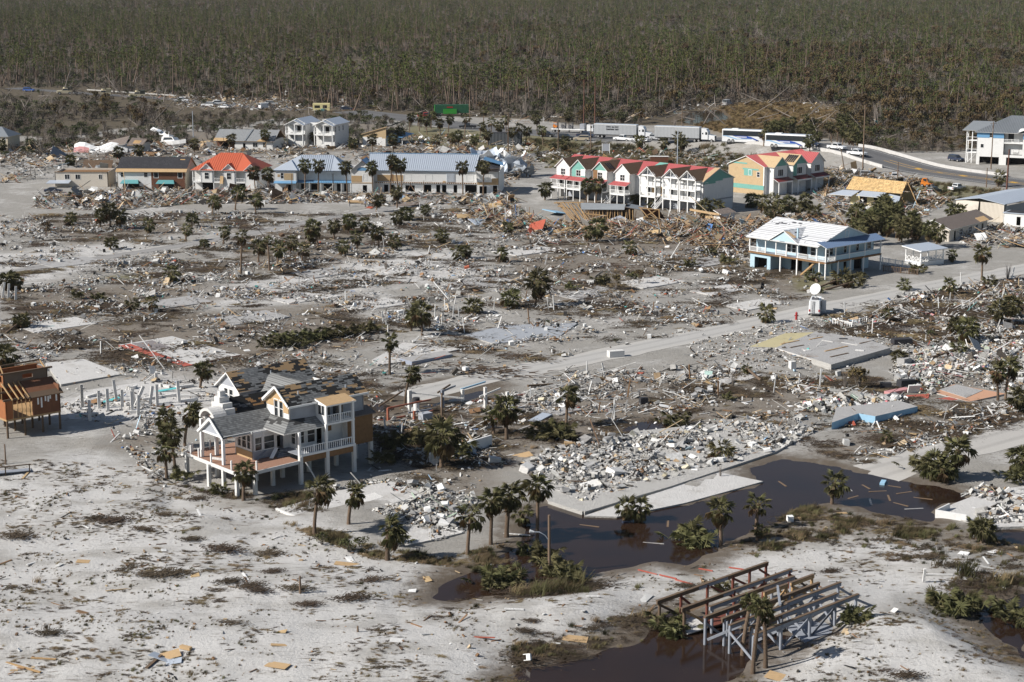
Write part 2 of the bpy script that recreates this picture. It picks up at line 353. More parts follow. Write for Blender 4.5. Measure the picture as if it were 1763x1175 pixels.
def roadmat(name, a, b, sandy, wet=0):
 m, nt, bs = nodes(name); gp = geopos(nt)
 n1 = noise(nt, .25,6,.65, gp); n2 = noise(nt, 2.5,5,.7, gp)
 c = mixc(nt, n2, a, b)
 at = N(nt, 'Attribute', attribute_name='col'); sp = N(nt, 'SeparateColor'); nt.links.new(at.outputs[0], sp.inputs[0])
 f = ramp(nt, math_(nt, 'ADD', math_(nt, 'MULTIPLY', sp.outputs[0], .75), math_(nt, 'MULTIPLY', n1,.8)), 1.15 - sandy, 1.45 - sandy)
 c = mixc(nt, f, c, mixc(nt, n2, (.36,.345,.32),(.50,.485,.46)))
 tr = math_(nt, 'SUBTRACT', 1.0, ramp(nt, math_(nt, 'ABSOLUTE', math_(nt, 'SUBTRACT', sp.outputs[0], .42)), .04,.2)); c = mixc(nt, math_(nt, 'MULTIPLY', math_(nt, 'MULTIPLY', tr, n1), .55), c, tuple(v * .62 for v in a))
 f2 = ramp(nt, noise(nt, 5,4,.7, gp), .62,.74); c = mixc(nt, math_(nt, 'MULTIPLY', f2,.5), c, (.12,.1,.08))
 nt.links.new(c, bs.inputs['Base Color']); bs.inputs['Roughness'].default_value = .9; bs.inputs['Specular IOR Level'].default_value = .2
 bumpn(nt, bs, n2,.05,.5); return m
ribbon('road', ST_MID, 7.0,.03, roadmat('sandy_road', (.36,.352,.338),(.46,.45,.432), .35), 'pale sand dusted street crossing the levelled lots', ragged=.9, sub=3)
ribbon('road', ST_FLOOD, 7.5,.03, roadmat('sandy_road_wet', (.36,.345,.325),(.47,.455,.43), .5), 'pale sandy street that runs down into dark floodwater', ragged=.8, sub=3)
ribbon('road', ST_LEFT, 6.6,.03, roadmat('grey_road', (.24,.235,.23),(.33,.32,.31), .3), 'grey sand blown street running across the far lots', ragged=.9, sub=4)
hm = roadmat('asphalt', (.10,.10,.105),(.16,.16,.16), -.05)
ribbon('highway', HWY, 18,.05, hm, 'grey asphalt coast highway with yellow markings', sub=5)
ribbon('road', LANE, 5,.04, hm, 'narrow grey side lane joining the highway', sub=4)
ribbon('road', FAR_ROAD, 9,.05, hm, 'grey road at the edge of the pine forest', sub=6)
ym = mat('yellow_paint', (.62,.36,.06), .7,.2,3,.3)
for a, b, o in ((.70,.985,1.2),(.70,.985,-1.2)):
 ribbon('centre_line', HWY, .28,.075, ym, 'worn yellow centre line on the asphalt highway', a, b, 3, off=o, nx=2)
for k, t in enumerate(np.linspace(.735,.93,9)):
 ribbon('turn_marking', HWY, .5 if k % 2 else 1.6,.079, ym, 'yellow turn lane stroke painted between the centre lines', t, t + .006,1.2, off=0, nx=2)
wl = mat('white_paint', (.7,.7,.68), .7,.2,3,.3)
for o in (7.2,-7.2): ribbon('edge_line', HWY, .2,.075, wl, 'white edge line of the highway', .3,.985,4, off=o, nx=2)
# ------------------------------------------------------------------ water
def water():
 m, nt, bs = nodes('dark_water')
 gp = geopos(nt); n = noise(nt, .12,4,.5, gp)
 nt.links.new(mixc(nt, n, (.012,.008,.007),(.040,.022,.013)), bs.inputs['Base Color'])
 bs.inputs['Roughness'].default_value = .07; bs.inputs['IOR'].default_value = 1.33; bs.inputs['Specular IOR Level'].default_value = .36
 bumpn(nt, bs, noise(nt, 2.2,3,.6, geopos(nt, (1,2,1))), .02,.25)
 lab = ['dark brown floodwater covering the sandy street and its verges', 'black water lying under the bare timber pier frame', 'dark pool among green bushes at the lower right edge', 'small dark puddle beside the white walled slab', 'grey puddle lying behind the shingled beach house', 'thin dark puddle beside white fence posts', 'still pond at the edge of the golden marsh']
 for q, l in zip(WATER, lab):
  x0, y0 = q.min(0) - 5; x1, y1 = q.max(0) + 5; nx, ny = int((x1 - x0) / 1.2) + 2, int((y1 - y0) / 1.2) + 2
  X, Y = np.meshgrid(np.linspace(x0, x1, nx), np.linspace(y0, y1, ny)); ok = (sdist(X.ravel(), Y.ravel(), q) > -4.5).reshape(ny, nx)
  i = np.arange(ny - 1)[:, None] * nx + np.arange(nx - 1)[None, :]; k = (ok[:-1, :-1] & ok[1:, 1:])
  me = npmesh('water', np.c_[X.ravel(), Y.ravel(), np.full(nx * ny, -.13)], np.stack([i, i + 1, i + nx + 1, i + nx], -1)[k], [m])
  tag(link('water', me), l, None, None, 'structure')
water()
# ------------------------------------------------------------------ forest
def leafmat(name, a, b, rnd=.35, hue=.04):
 m, nt, bs = nodes(name); oi = N(nt, 'ObjectInfo')
 g = N(nt, 'NewGeometry')
 c = mixc(nt, noise(nt, 1.3,3,.6), a, b)
 c = mixc(nt, math_(nt, 'MULTIPLY', g.outputs['Random Per Island'], .6), c, tuple(.5 * (x + y) * .8 for x, y in zip(a, b)))
 hsv = N(nt, 'HueSaturation')
 for s, lo, hi in (('Value', 1 - rnd, 1 + rnd),('Hue', .5 - hue, .5 + hue * .4)):
  v = nt.nodes.new('ShaderNodeMapRange'); r = oi.outputs['Random']
  if s == 'Hue': r = math_(nt, 'FRACT', math_(nt, 'MULTIPLY', r, 7.3))
  nt.links.new(r, v.inputs[0]); v.inputs[3].default_value = lo; v.inputs[4].default_value = hi; nt.links.new(v.outputs[0], hsv.inputs[s])
 nt.links.new(c, hsv.inputs['Color']); nt.links.new(hsv.outputs[0], bs.inputs['Base Color'])
 bs.inputs['Roughness'].default_value = .8; bs.inputs['Specular IOR Level'].default_value = .15
 return m
M_PINE = leafmat('pine_needles', (.040,.056,.014),(.112,.138,.040))
M_BROWNLEAF = leafmat('brown_leaves', (.075,.056,.030),(.19,.14,.075))
M_SCRUB = leafmat('scrub_leaves', (.07,.06,.042),(.15,.128,.09))
M_RUST = leafmat('rusty_leaves', (.066,.050,.022),(.15,.115,.052), .3,.03)
M_BUSH = leafmat('green_leaves', (.030,.040,.015),(.085,.10,.04))
M_BARK = mat('pine_bark', (.145,.105,.08), .9,.4,2,0, rnd=.3)
M_TWIG = mat('grey_twigs', (.19,.165,.145), .9,.3,2,0, rnd=.3)
def leafcloud(mb, c, r, n, size, rg, m, flat=.7):
 for _ in range(n):
  d = rg.normal(size=3); d /= np.linalg.norm(d); p = np.array(c) + d * np.array((r, r, r * flat)) * rg.uniform(.35,1) ** .6
  a = rg.normal(size=3); a /= np.linalg.norm(a); b = np.cross(a, rg.normal(size=3)); b /= np.linalg.norm(b)
  s = size * rg.uniform(.6,1.3)
  mb.add([p - a * s * .5, p + b * s * .35, p + a * s * .5, p - b * s * .28], [(0,1,2,3)], m)
def pine(i, h, kind):
 rg = np.random.default_rng(100 + i); t = MB(); c = MB()
 lean = rg.normal(size=2) * .045 * h; bend = rg.normal(size=2) * .03 * h
 def at(k): return Vector((lean[0] * k + bend[0] * k * k, lean[1] * k + bend[1] * k * k, h * k))
 r0 = .17 + h * .006
 top = 1.0 if kind != 'snag' else .8
 t.tube([at(k * top / 5) for k in range(6)], [r0 * (1 - .72 * k / 5) for k in range(6)], 5, M_BARK)
 lo = {'tall': .46, 'young': .2, 'thin': .55, 'snag': .4}[kind]
 nb = {'tall': 15, 'young': 16, 'thin': 8, 'snag': 5}[kind]
 for j in range(nb):
  k = lo + (1 - lo) * (j + .5) / nb * top; p = at(k); an = rg.uniform(0,6.28)
  ln = (1.05 - (k - lo) / (1 - lo) * .75) * {'tall': 2.0, 'young': 1.5, 'thin': 1.4, 'snag': 1.5}[kind] * rg.uniform(.6,1.15)
  q = p + Vector((math.cos(an) * ln, math.sin(an) * ln, rg.uniform(-.1,.7)))
  t.tube([p, q], [.05,.02], 3, M_BARK, False)
  if kind != 'snag': leafcloud(c, q, rg.uniform(.5,1.0), int(rg.integers(3,15)), .55, rg, M_PINE); leafcloud(c, (p * .45 + q * .55), .6,4,.45, rg, M_PINE)
 if kind != 'snag': leafcloud(c, at(.99), .6,7,.5, rg, M_PINE)
 return t, c
def shrub(i, h, r, ml, n, twigs=14):
 rg = np.random.default_rng(300 + i); t = MB(); c = MB()
 for _ in range(twigs):
  an = rg.uniform(0,6.28); q = Vector((math.cos(an) * r * rg.uniform(.2,.9), math.sin(an) * r * rg.uniform(.2,.9), h * rg.uniform(.5,1.05)))
  t.tube([Vector((q.x * .15, q.y * .15,0)), q * .55 + Vector((0,0,.1 * h)), q], [.05,.035,.012], 3, M_TWIG, False)
  if n: leafcloud(c, q * .85, r * .42, int(n / twigs * 1.5), .27 + .04 * h, rg, ml)
 return t, c
PK = [('tall', 15),('tall', 17),('tall', 13),('young', 9),('young', 7),('thin', 16),('thin', 13),('snag', 12),('snag', 9)]
PINEV = []
for i, (k, h) in enumerate(PK):
 t, c = pine(i, h, k); PINEV.append((k, t, c))
SHV = []
for i, (h, r, ml, n, tw) in enumerate([(3.2,1.7, M_SCRUB, 130,14),(4.2,1.8, M_SCRUB, 90,18),(3.4,1.5, M_RUST, 190,10),(3.6,2.0, M_BUSH, 190,12),(2.2,1.6, M_BUSH, 150,10),(5.4,1.7, M_RUST, 230,12),(4.5,1.6, M_SCRUB, 0,22)]):
 SHV.append(shrub(i, h, r, ml, n, tw))
def merged(name, t, c):
 m = MB()
 for b in (t, c):
  o = len(m.v); m.v += b.v
  for f, k, s in zip(b.f, b.mi, b.sm): m.f.append(tuple(o + i for i in f)); m.mi.append(m._m(b.ms[k])); m.sm.append(s)
 return bpy.data.objects.new(name, m.mesh(name))
def instancer(name, label, srcs, pts, idx, rot, scl):
 col = bpy.data.collections.new(name + '_kinds')
 for k, s in enumerate(srcs): s.name = '%s_kind_%02d' % (name, k); col.objects.link(s)
 me = bpy.data.meshes.new(name); me.vertices.add(len(pts)); me.vertices.foreach_set('co', np.asarray(pts, np.float32).ravel())
 a = me.attributes.new('idx', 'INT', 'POINT'); a.data.foreach_set('value', np.asarray(idx, np.int32))
 a = me.attributes.new('rot', 'FLOAT_VECTOR', 'POINT'); a.data.foreach_set('vector', np.asarray(rot, np.float32).ravel())
 a = me.attributes.new('scl', 'FLOAT_VECTOR', 'POINT'); a.data.foreach_set('vector', np.asarray(scl, np.float32).ravel())
 o = link(name, me); tag(o, label, None, None, 'stuff')
 g = bpy.data.node_groups.new(name, 'GeometryNodeTree')
 g.interface.new_socket('Geometry', in_out='INPUT', socket_type='NodeSocketGeometry'); g.interface.new_socket('Geometry', in_out='OUTPUT', socket_type='NodeSocketGeometry')
 gi = g.nodes.new('NodeGroupInput'); go = g.nodes.new('NodeGroupOutput'); ip = g.nodes.new('GeometryNodeInstanceOnPoints'); ci = g.nodes.new('GeometryNodeCollectionInfo')
 ci.inputs[0].default_value = col; ci.inputs['Separate Children'].default_value = True; ci.inputs['Reset Children'].default_value = True
 ip.inputs['Pick Instance'].default_value = True
 def attr(nm, ty, sock):
  n = g.nodes.new('GeometryNodeInputNamedAttribute'); n.data_type = ty; n.inputs[0].default_value = nm
  if ty == 'FLOAT_VECTOR' and sock == 'Rotation':
   e = g.nodes.new('FunctionNodeEulerToRotation'); g.links.new(n.outputs[0], e.inputs[0]); g.links.new(e.outputs[0], ip.inputs[sock])
  else: g.links.new(n.outputs[0], ip.inputs[sock])
 attr('idx', 'INT', 'Instance Index'); attr('rot', 'FLOAT_VECTOR', 'Rotation'); attr('scl', 'FLOAT_VECTOR', 'Scale')
 g.links.new(gi.outputs[0], ip.inputs['Points']); g.links.new(ci.outputs[0], ip.inputs['Instance']); g.links.new(ip.outputs[0], go.inputs[0])
 md = o.modifiers.new('scatter', 'NODES'); md.node_group = g; return o
def cone_points(n, d0, d1, power=1.0):      # points of the land seen by the camera and a little round it, thinner with distance
 u = rng.uniform(size=n); a = 2 - power
 D = (d0 ** a + u * (d1 ** a - d0 ** a)) ** (1 / a)
 X = D * rng.uniform(-.36,.36, n); return X, D
CLEARINGS = [(P(x, y), r) for x, y, r in ((365,190,30),(460,192,30),(555,197,26),(312,180,26),(765,206,30),(600,196,22),(1252,186,22),(400,176,20),(300,172,20))]
def open_view(X, Y):                       # land before the forest road and the wrecks is trampled flat
 c = ldist(X, Y + 24, FAR_ROAD)[0] < 27
 for g, r in CLEARINGS: c |= np.hypot((X - g[0]) * 1.3, Y + 10 - g[1]) < r
 return ~c | (rng.uniform(size=len(X)) < .10)
def forest():
 X, Y = cone_points(46000,560,3400,.75)
 s = sdist(X, Y, PINES) + (fbm(X / 40, Y / 40,51) - .5) * 60
 den = fbm(X / 90, Y / 120,41,4)
 wr = sstep(-50,350, X)                   # the right half is fuller and greener
 keep = open_view(X, Y) & (s > 0) & (rng.uniform(size=len(X)) < (sstep(.34,.62, den + .12 * wr) * .92 + .05) * (1 - (.35 + .4 * wr) * (1 - sstep(1050,1350, Y)))) & (ldist(X, Y, FAR_ROAD)[0] > 9)
 X, Y, den, wr = X[keep], Y[keep], den[keep], wr[keep]
 r = rng.uniform(size=len(X)); k = np.digitize(r, [.14,.25,.36,.50,.62,.74,.84,.92])
 dist_far = sstep(900,1500, Y); k = np.where((rng.uniform(size=len(X)) < .7 * wr * dist_far), 3 + (r * 99).astype(int) % 2, k)
 sc = np.clip(rng.normal(.95,.22, len(X)), .45,1.5); rz = rng.uniform(0,6.28, len(X)); lean = rng.normal(size=(len(X), 2)) * .07 + np.array([0,.05]); big_ = rng.uniform(size=len(X)) < .06; lean[big_] *= 5
 Z = height(X, Y)
 m_ = (Y < 980) & (X < 90) & (rng.uniform(size=len(X)) < .55); k = np.where(m_, rng.integers(0,3, len(X)), k); sc = np.where(m_, rng.uniform(.95,1.4, len(X)), sc)
 order = np.argsort(np.hypot(X, Y)); near = order[np.abs(X[order]) < .31 * Y[order]][:290]
 far = np.ones(len(X), bool); far[near] = False
 # the trees of the forest edge, each with trunk and crown
 me = [(kk, t.mesh('trunk'), c.mesh('crown') if c.v else None) for kk, t, c in PINEV]
 names = {'tall': ('tall pine with a tufted dark green crown', 'pine_tree'), 'young': ('young bushy green pine', 'pine_tree'), 'thin': ('thin storm stripped pine with sparse needles', 'pine_tree'), 'snag': ('bare snapped dead pine trunk', 'dead_pine')}
 def whereabouts(x, y):
  px = CX + F * x / (y * math.cos(PITCH) + (CAMH) * math.sin(PITCH)); 
  return px
 for i in near:
  kk, tm, cm = me[k[i]]; l, nm = names[kk]
  px = whereabouts(X[i], Y[i])
  spot = ['at the far left edge', 'behind the first military truck', 'behind the last military truck', 'beyond the fallen roof strip', 'behind the white wrecked cars', 'behind the white twin houses', 'behind the pale camper', 'behind the slant roof building', 'behind the green lorry', 'behind the lot palms', 'behind the black container', 'behind the flatbed', 'behind the lettered trailer', 'behind the second lorry', 'at the pond', 'by the golden marsh', 'behind the second coach', 'behind the white barrier', 'behind the tall highway pole', 'left of the stilt block', 'behind the stilt block'][int(np.clip(np.searchsorted([80,150,250,350,450,530,600,680,780,850,930,1010,1090,1170,1250,1330,1400,1470,1560,1640], px), 0,20))]
  l = {0: '', 1: 'leaning '}[int(np.hypot(*lean[i]) > .13)] + ('small ' if sc[i] < .8 else 'big ' if sc[i] > 1.12 else '') + l
  o = thing(nm, '%s %s' % (l, spot), 'tree', (X[i], Y[i], Z[i] - .1), rz[i], 'storm thinned pines along the forest edge')
  o.rotation_euler = (lean[i][0], lean[i][1], rz[i]); o.scale = (sc[i],) * 3
  link('trunk', tm, o)
  if cm: link('crown', cm, o)
 src = [merged('pine', t, c) for _, t, c in PINEV]
 f = far
 instancer('pine_forest', 'dark green storm thinned pine forest stretching to the far distance', src, np.c_[X, Y, Z - .1][f], k[f], np.c_[lean, rz][f], np.repeat(sc[f][:, None], 3,1))
 # understorey
 X, Y = cone_points(75000,540,3300,.9)
 s = sdist(X, Y, FOREST) + (fbm(X / 20, Y / 20,61) - .5) * 30
 gold = sdist(X, Y, PP(GOLD[0])); pond = sdist(X, Y, WATER[6])
 keep = (s > 0) & (ldist(X, Y, FAR_ROAD)[0] > 7) & (ldist(X, Y, HWY)[0] > 13) & (gold < -3) & (pond < -6)
 open_ = fbm(X / 35, Y / 35,71,3); keep &= (open_ > .36) & open_view(X, Y)
 X, Y = X[keep], Y[keep]; n = len(X)
 hue = fbm(X / 130, Y / 130,81,3) + .26 * sstep(-60,200, X) * (1 - sstep(1000,1350, Y)) - .06 + .12 * rng.normal(size=n)
 r = rng.uniform(size=n)
 k = np.where(hue > .62, np.where(r < .45,2, np.where(r < .8,5,3)), np.where(hue > .45, np.where(r < .4,0, np.where(r < .65,1, np.where(r < .8,3,6))), np.where(r < .3,3, np.where(r < .5,4, np.where(r < .75,1,6)))))
 sc = rng.uniform(.6,1.35, n) * (1 + .55 * sstep(-150,200, X) * sstep(640,720, Y)); Z = height(X, Y)
 src = [merged('shrub', t, c) for t, c in SHV]
 px_ = PP([(0,232),(330,214),(480,205),(610,206),(680,198),(760,212),(700,240),(600,250),(470,248),(330,252),(0,275)]); m_ = 2600; xx = rng.uniform(px_[:, 0].min(), px_[:, 0].max(), m_); yy = rng.uniform(px_[:, 1].min(), px_[:, 1].max(), m_); kk = (sdist(xx, yy, px_) > 0) & (fbm(xx / 14, yy / 14,33,2) > .44) & (ldist(xx, yy, HWY)[0] > 14)
 X = np.r_[X, xx[kk]]; Y = np.r_[Y, yy[kk]]; q_ = kk.sum(); k = np.r_[k, rng.choice([0,1,3,4,6], q_)]; sc = np.r_[sc, rng.uniform(.4,1.1, q_)]; Z = height(X, Y); n = len(X)
 instancer('undergrowth', 'grey brown scrub and broken undergrowth of the storm hit forest', src, np.c_[X, Y, Z - .1], k, np.c_[rng.normal(size=(n, 2)) * .12, rng.uniform(0,6.28, n)], np.c_[sc, sc, sc * rng.uniform(.7,1.2, n)])
 X, Y = cone_points(1500,560,1050,.8); s = sdist(X, Y, FOREST); X, Y = X[(s > 3) & (s < 170)], Y[(s > 3) & (s < 170)]; n = len(X)
 src = []
 for j, hh in enumerate((8,11,6)): b = MB(); b.tube([(0,0,0),(.2,.1, hh * .5),(0,.3, hh)], [.2,.15,.07], 5, M_TWIG); src.append(bpy.data.objects.new('log', b.mesh('log')))
 instancer('fallen_trunks', 'pale fallen and snapped pine trunks at the forest edge', src, np.c_[X, Y, height(X, Y) + .3], rng.integers(0,3, n), np.c_[R(86) - np.abs(rng.normal(0,.35, n)), np.zeros(n), rng.uniform(0,6.28, n)], np.repeat(rng.uniform(.6,1.3, n)[:, None], 3,1))
forest()
# ------------------------------------------------------------------ building kit
WHITE = mat('white_siding', (.70,.70,.69), .7,.08,.9,.32, (.40,.37,.33))
WHITE2 = mat('white_trim', (.80,.80,.79), .6,.05,1,.1)
GREYW = mat('grey_wrap', (.34,.36,.40), .8,.12,.7,.25)
LBLUE = mat('pale_blue_siding', (.42,.56,.64), .7,.08,.8,.15)
OSB = mat('bare_plywood', (.45,.31,.17), .8,.2,1.2,.3, (.22,.12,.05))
OSB2 = mat('weathered_plywood', (.22,.125,.06), .85,.25,1.2,.4, (.07,.04,.025))
OSBY = mat('yellow_sheathing', (.46,.34,.20), .8,.2,1,.25, (.3,.18,.08))
TEAL = mat('teal_wrap', (.16,.37,.32), .7,.15,.8,.2)
TAN = mat('tan_siding', (.52,.46,.36), .75,.1,.8,.2)
BEIGE = mat('beige_siding', (.60,.55,.48), .75,.1,.6,.2)
CREAM = mat('cream_siding', (.66,.58,.30), .75,.1,.6,.2)
BROWNW = mat('brown_siding', (.14,.06,.035), .8,.2,.9,.2)
DARK = mat('interior_shade', (.012,.011,.010), .9,.3,1,0)  # near-black, stands in for shade inside rooms and openings
TIMB = mat('raw_timber', (.40,.26,.13), .85,.25,2,.3, (.15,.09,.05))
TIMBD = mat('old_timber', (.13,.09,.06), .9,.3,2,.3, (.05,.04,.03))
GREYT = mat('grey_timber', (.25,.27,.31), .85,.25,1.5,.3, (.14,.13,.12))
REDT = mat('red_timber', (.15,.05,.035), .8,.25,1.5,.3, (.08,.03,.02))
CONC = mat('concrete', (.42,.41,.39), .85,.15,.5,.4, (.24,.22,.19), .3)
WCONC = mat('white_concrete', (.66,.65,.63), .8,.08,.6,.25, (.42,.40,.37), .2)
DECK = mat('deck_boards', (.29,.165,.115), .85,.2,2.2,.3, (.17,.11,.08))
METG = mat('pale_metal_roof', (.48,.53,.60), .45,.08,.5,.25, (.30,.34,.40), 0,.25)
METB = mat('blue_metal_roof', (.16,.34,.55), .45,.12,.6,.2, (.3,.33,.36), 0,.2)
MET_SHADE = mat('shaded_blue_roof', (.13,.19,.30), .5,.12,.6,.2, (.1,.12,.16))  # blue darkened to carry the shade on the stilt house porch roof
METD = mat('grey_metal_roof', (.22,.24,.26), .5,.12,.6,.15, (.12,.12,.13), 0,.2)
METR = mat('red_metal_roof', (.46,.12,.12), .5,.15,.6,.15, (.25,.06,.05))
METO = mat('orange_red_roof', (.52,.125,.065), .55,.1,.5,.12, (.32,.08,.04))
METT = mat('teal_metal', (.11,.31,.33), .5,.14,.6,.15)
MAROON = mat('maroon_roof', (.16,.03,.03), .6,.15,.6,.15)
BRSH = mat('brown_shingles', (.145,.095,.06), .9,.25,1.4,.3, (.07,.05,.035), .5)
GRSH = mat('grey_shingles', (.26,.27,.28), .9,.2,1.2,.3, (.14,.13,.12), .4)
BLKF = mat('black_felt', (.035,.035,.04), .85,.3,.8,0)
GREYB = mat('grey_brown_roof', (.20,.165,.145), .9,.2,1,.3, (.1,.08,.07), .4)
def glassmat():
 m, nt, bs = nodes('window_glass'); bs.inputs['Base Color'].default_value = (.03,.035,.04,1); bs.inputs['Roughness'].default_value = .08; return m
GLASS = glassmat()
def torn(name, shingle, felt, board, rz, tear, bare, cw=.8, ch=.17):
 """weathered shingles in courses, torn off in ragged strips down to felt and boards"""
 m, nt, bs = nodes(name); gp = geopos(nt, (1,1,1), -R(rz))
 sp = N(nt, 'SeparateXYZ'); nt.links.new(gp, sp.inputs[0])
 def q(v, s): return math_(nt, 'MULTIPLY', math_(nt, 'FLOOR', math_(nt, 'DIVIDE', v, s)), s)
 row = q(sp.outputs[2], ch)
 off = N(nt, 'TexWhiteNoise', noise_dimensions='1D'); nt.links.new(row, off.inputs['W'])
 xs = math_(nt, 'ADD', sp.outputs[0], math_(nt, 'MULTIPLY', off.outputs[0], cw * 2)); ys = math_(nt, 'ADD', sp.outputs[1], math_(nt, 'MULTIPLY', off.outputs[0], cw * 2))
 cb = N(nt, 'CombineXYZ'); nt.links.new(q(xs, cw), cb.inputs[0]); nt.links.new(math_(nt, 'MULTIPLY', sp.outputs[1], .25), cb.inputs[1]); nt.links.new(math_(nt, 'MULTIPLY', row, 2.5), cb.inputs[2])
 n1 = noise(nt, .34,4,.65, cb.outputs[0])
 cb2 = N(nt, 'CombineXYZ'); nt.links.new(q(xs, .3), cb2.inputs[0]); nt.links.new(row, cb2.inputs[2])
 wn_ = N(nt, 'TexWhiteNoise', noise_dimensions='3D'); nt.links.new(cb2.outputs[0], wn_.inputs[0])
 c = mixc(nt, wn_.outputs[0], tuple(v * .72 for v in shingle), tuple(v * 1.25 for v in shingle))
 fr = math_(nt, 'FRACT', math_(nt, 'DIVIDE', sp.outputs[2], ch)); c = mixc(nt, math_(nt, 'MULTIPLY', math_(nt, 'LESS_THAN', fr, .22), .55), c, (.03,.03,.03))
 c = mixc(nt, math_(nt, 'GREATER_THAN', n1, tear), c, felt); c = mixc(nt, math_(nt, 'GREATER_THAN', n1, bare), c, board)
 nt.links.new(c, bs.inputs['Base Color']); bs.inputs['Roughness'].default_value = .9; bs.inputs['Specular IOR Level'].default_value = .2
 bumpn(nt, bs, math_(nt, 'ADD', fr, math_(nt, 'MULTIPLY', n1,-1.5)), .03,.7); MATS[name] = m; return m
def P3(face, a, z, d):        # wall coordinates -> local point; d grows inwards
 return {'F': (a, d, z), 'L': (d, a, z), 'B': (a, -d, z), 'R': (-d, a, z)}[face]
def wbox(mb, face, d, a0, a1, z0, z1, t0, t1, m):   # box in a wall; depth from d+t0 to d+t1 inwards
 if face == 'F': mb.box(a0, a1, d + t0, d + t1, z0, z1, m)
 elif face == 'B': mb.box(a0, a1, d - t1, d - t0, z0, z1, m)
 elif face == 'L': mb.box(d + t0, d + t1, a0, a1, z0, z1, m)
 else: mb.box(d - t1, d - t0, a0, a1, z0, z1, m)
def wall(mb, face, d, a0, a1, z0, z1, ops=(), m=None, t=.18):
 ops = sorted(o for o in ops); cur = a0
 for (a, w, z, h) in ops:
  if a > cur: wbox(mb, face, d, cur, a, z0, z1,0, t, m)
  if z > z0: wbox(mb, face, d, a, a + w, z0, z, 0, t, m)
  if z + h < z1: wbox(mb, face, d, a, a + w, z + h, z1,0, t, m)
  cur = a + w
 if cur < a1: wbox(mb, face, d, cur, a1, z0, z1,0, t, m)
def window(par, face, d, a, w, z, h, nx=1, ny=2, broken=False, fm=None):
 f = MB(); fm = fm or WHITE2; e = .09
 for (p, q, r, s) in ((a - e, a, z - e, z + h + e),(a + w, a + w + e, z - e, z + h + e),(a, a + w, z - e, z),(a, a + w, z + h, z + h + e)): wbox(f, face, d, p, q, r, s, -.05,.12, fm)
 for i in range(1, nx): wbox(f, face, d, a + w * i / nx - .03, a + w * i / nx + .03, z, z + h, .02,.09, fm)
 for i in range(1, ny): wbox(f, face, d, a, a + w, z + h * i / ny - .03, z + h * i / ny + .03,.025,.085, fm)
 o = f.build('window', None, par); g = MB(); wbox(g, face, d, a, a + w, z, z + h, .10,.13, DARK if broken else GLASS); g.build('pane', None, o); return o
def shade_panel(mb, face, d, a, w, z, h, depth=1.2):     # near-black panel painted as the shade inside an opening
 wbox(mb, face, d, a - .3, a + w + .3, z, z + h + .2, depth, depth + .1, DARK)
def rail(par, pts, h=1.0, sp=.28, m=None, single=True, name='railing'):
 m = m or WHITE2; r = MB(); n = len(pts)
 for p in pts: r.box(p[0] - .07, p[0] + .07, p[1] - .07, p[1] + .07, p[2], p[2] + h + .12, m)
 for p, q in zip(pts, pts[1:]):
  r.bar((p[0], p[1], p[2] + h),(q[0], q[1], q[2] + h), .11,.08, m); r.bar((p[0], p[1], p[2] + .12),(q[0], q[1], q[2] + .12), .08,.07, m)
 bal = []
 for p, q in zip(pts, pts[1:]):
  L = math.dist(p[:2], q[:2]); k = int(L / sp)
  for i in range(1, k): t = i / k; bal.append(tuple(p[j] + (q[j] - p[j]) * t for j in range(3)))
 if single:
  o = r.build(name, None, par); bm = MB(); bm.box(-.035,.035,-.035,.035,.15, h - .03, m); me = bm.mesh('baluster')
  for b in bal: c = link('baluster', me, o); c.location = b
 else:
  for b in bal: r.box(b[0] - .035, b[0] + .035, b[1] - .035, b[1] + .035, b[2] + .15, b[2] + h - .03, m)
  o = r.build(name, None, par)
 return o
def posts(par, name, spots, w, z0, z1, m, rnd=False):
 for (x, y) in spots:
  p = MB()
  if rnd: p.tube([(0,0, z0),(0,0, z1)], w / 2,8, m)
  else: p.box(-w / 2, w / 2, -w / 2, w / 2, z0, z1, m)
  o = p.build(name, None, par); o.location = (x, y, 0)
def gable(mb, x0, x1, y0, y1, ze, zr, ax='x', ov=.35, t=.16, m=None, m2=None, edge=None):
 """two roof slopes with the ridge along ax"""
 edge = edge or WHITE2; k = (zr - ze)
 if ax == 'x':
  ym = (y0 + y1) / 2; s = k / (ym - y0); z_ = ze - ov * s; a, b = x0 - ov, x1 + ov
  mb.slab([(a, y0 - ov, z_),(b, y0 - ov, z_),(b, ym, zr),(a, ym, zr)], t, m, edge); mb.slab([(a, ym, zr),(b, ym, zr),(b, y1 + ov, z_),(a, y1 + ov, z_)], t, m2 or m, edge)
 else:
  xm = (x0 + x1) / 2; s = k / (xm - x0); z_ = ze - ov * s; a, b = y0 - ov, y1 + ov
  mb.slab([(x0 - ov, b, z_),(x0 - ov, a, z_),(xm, a, zr),(xm, b, zr)], t, m, edge); mb.slab([(xm, b, zr),(xm, a, zr),(x1 + ov, a, z_),(x1 + ov, b, z_)], t, m2 or m, edge)
def gable_end(mb, face, d, a0, a1, z0, z1, m, t=.16):
 am = (a0 + a1) / 2
 q = [P3(face, a0, z0, d), P3(face, a1, z0, d), P3(face, am, z1, d)] if face in 'F' else [P3(face, a1, z0, d), P3(face, a0, z0, d), P3(face, am, z1, d)] if face == 'L' else [(d, a0, z0),(d, a1, z0),(d, am, z1)] if face == 'R' else [(a1, d, z0),(a0, d, z0),(am, d, z1)]
 mb.slab(q, t, m)
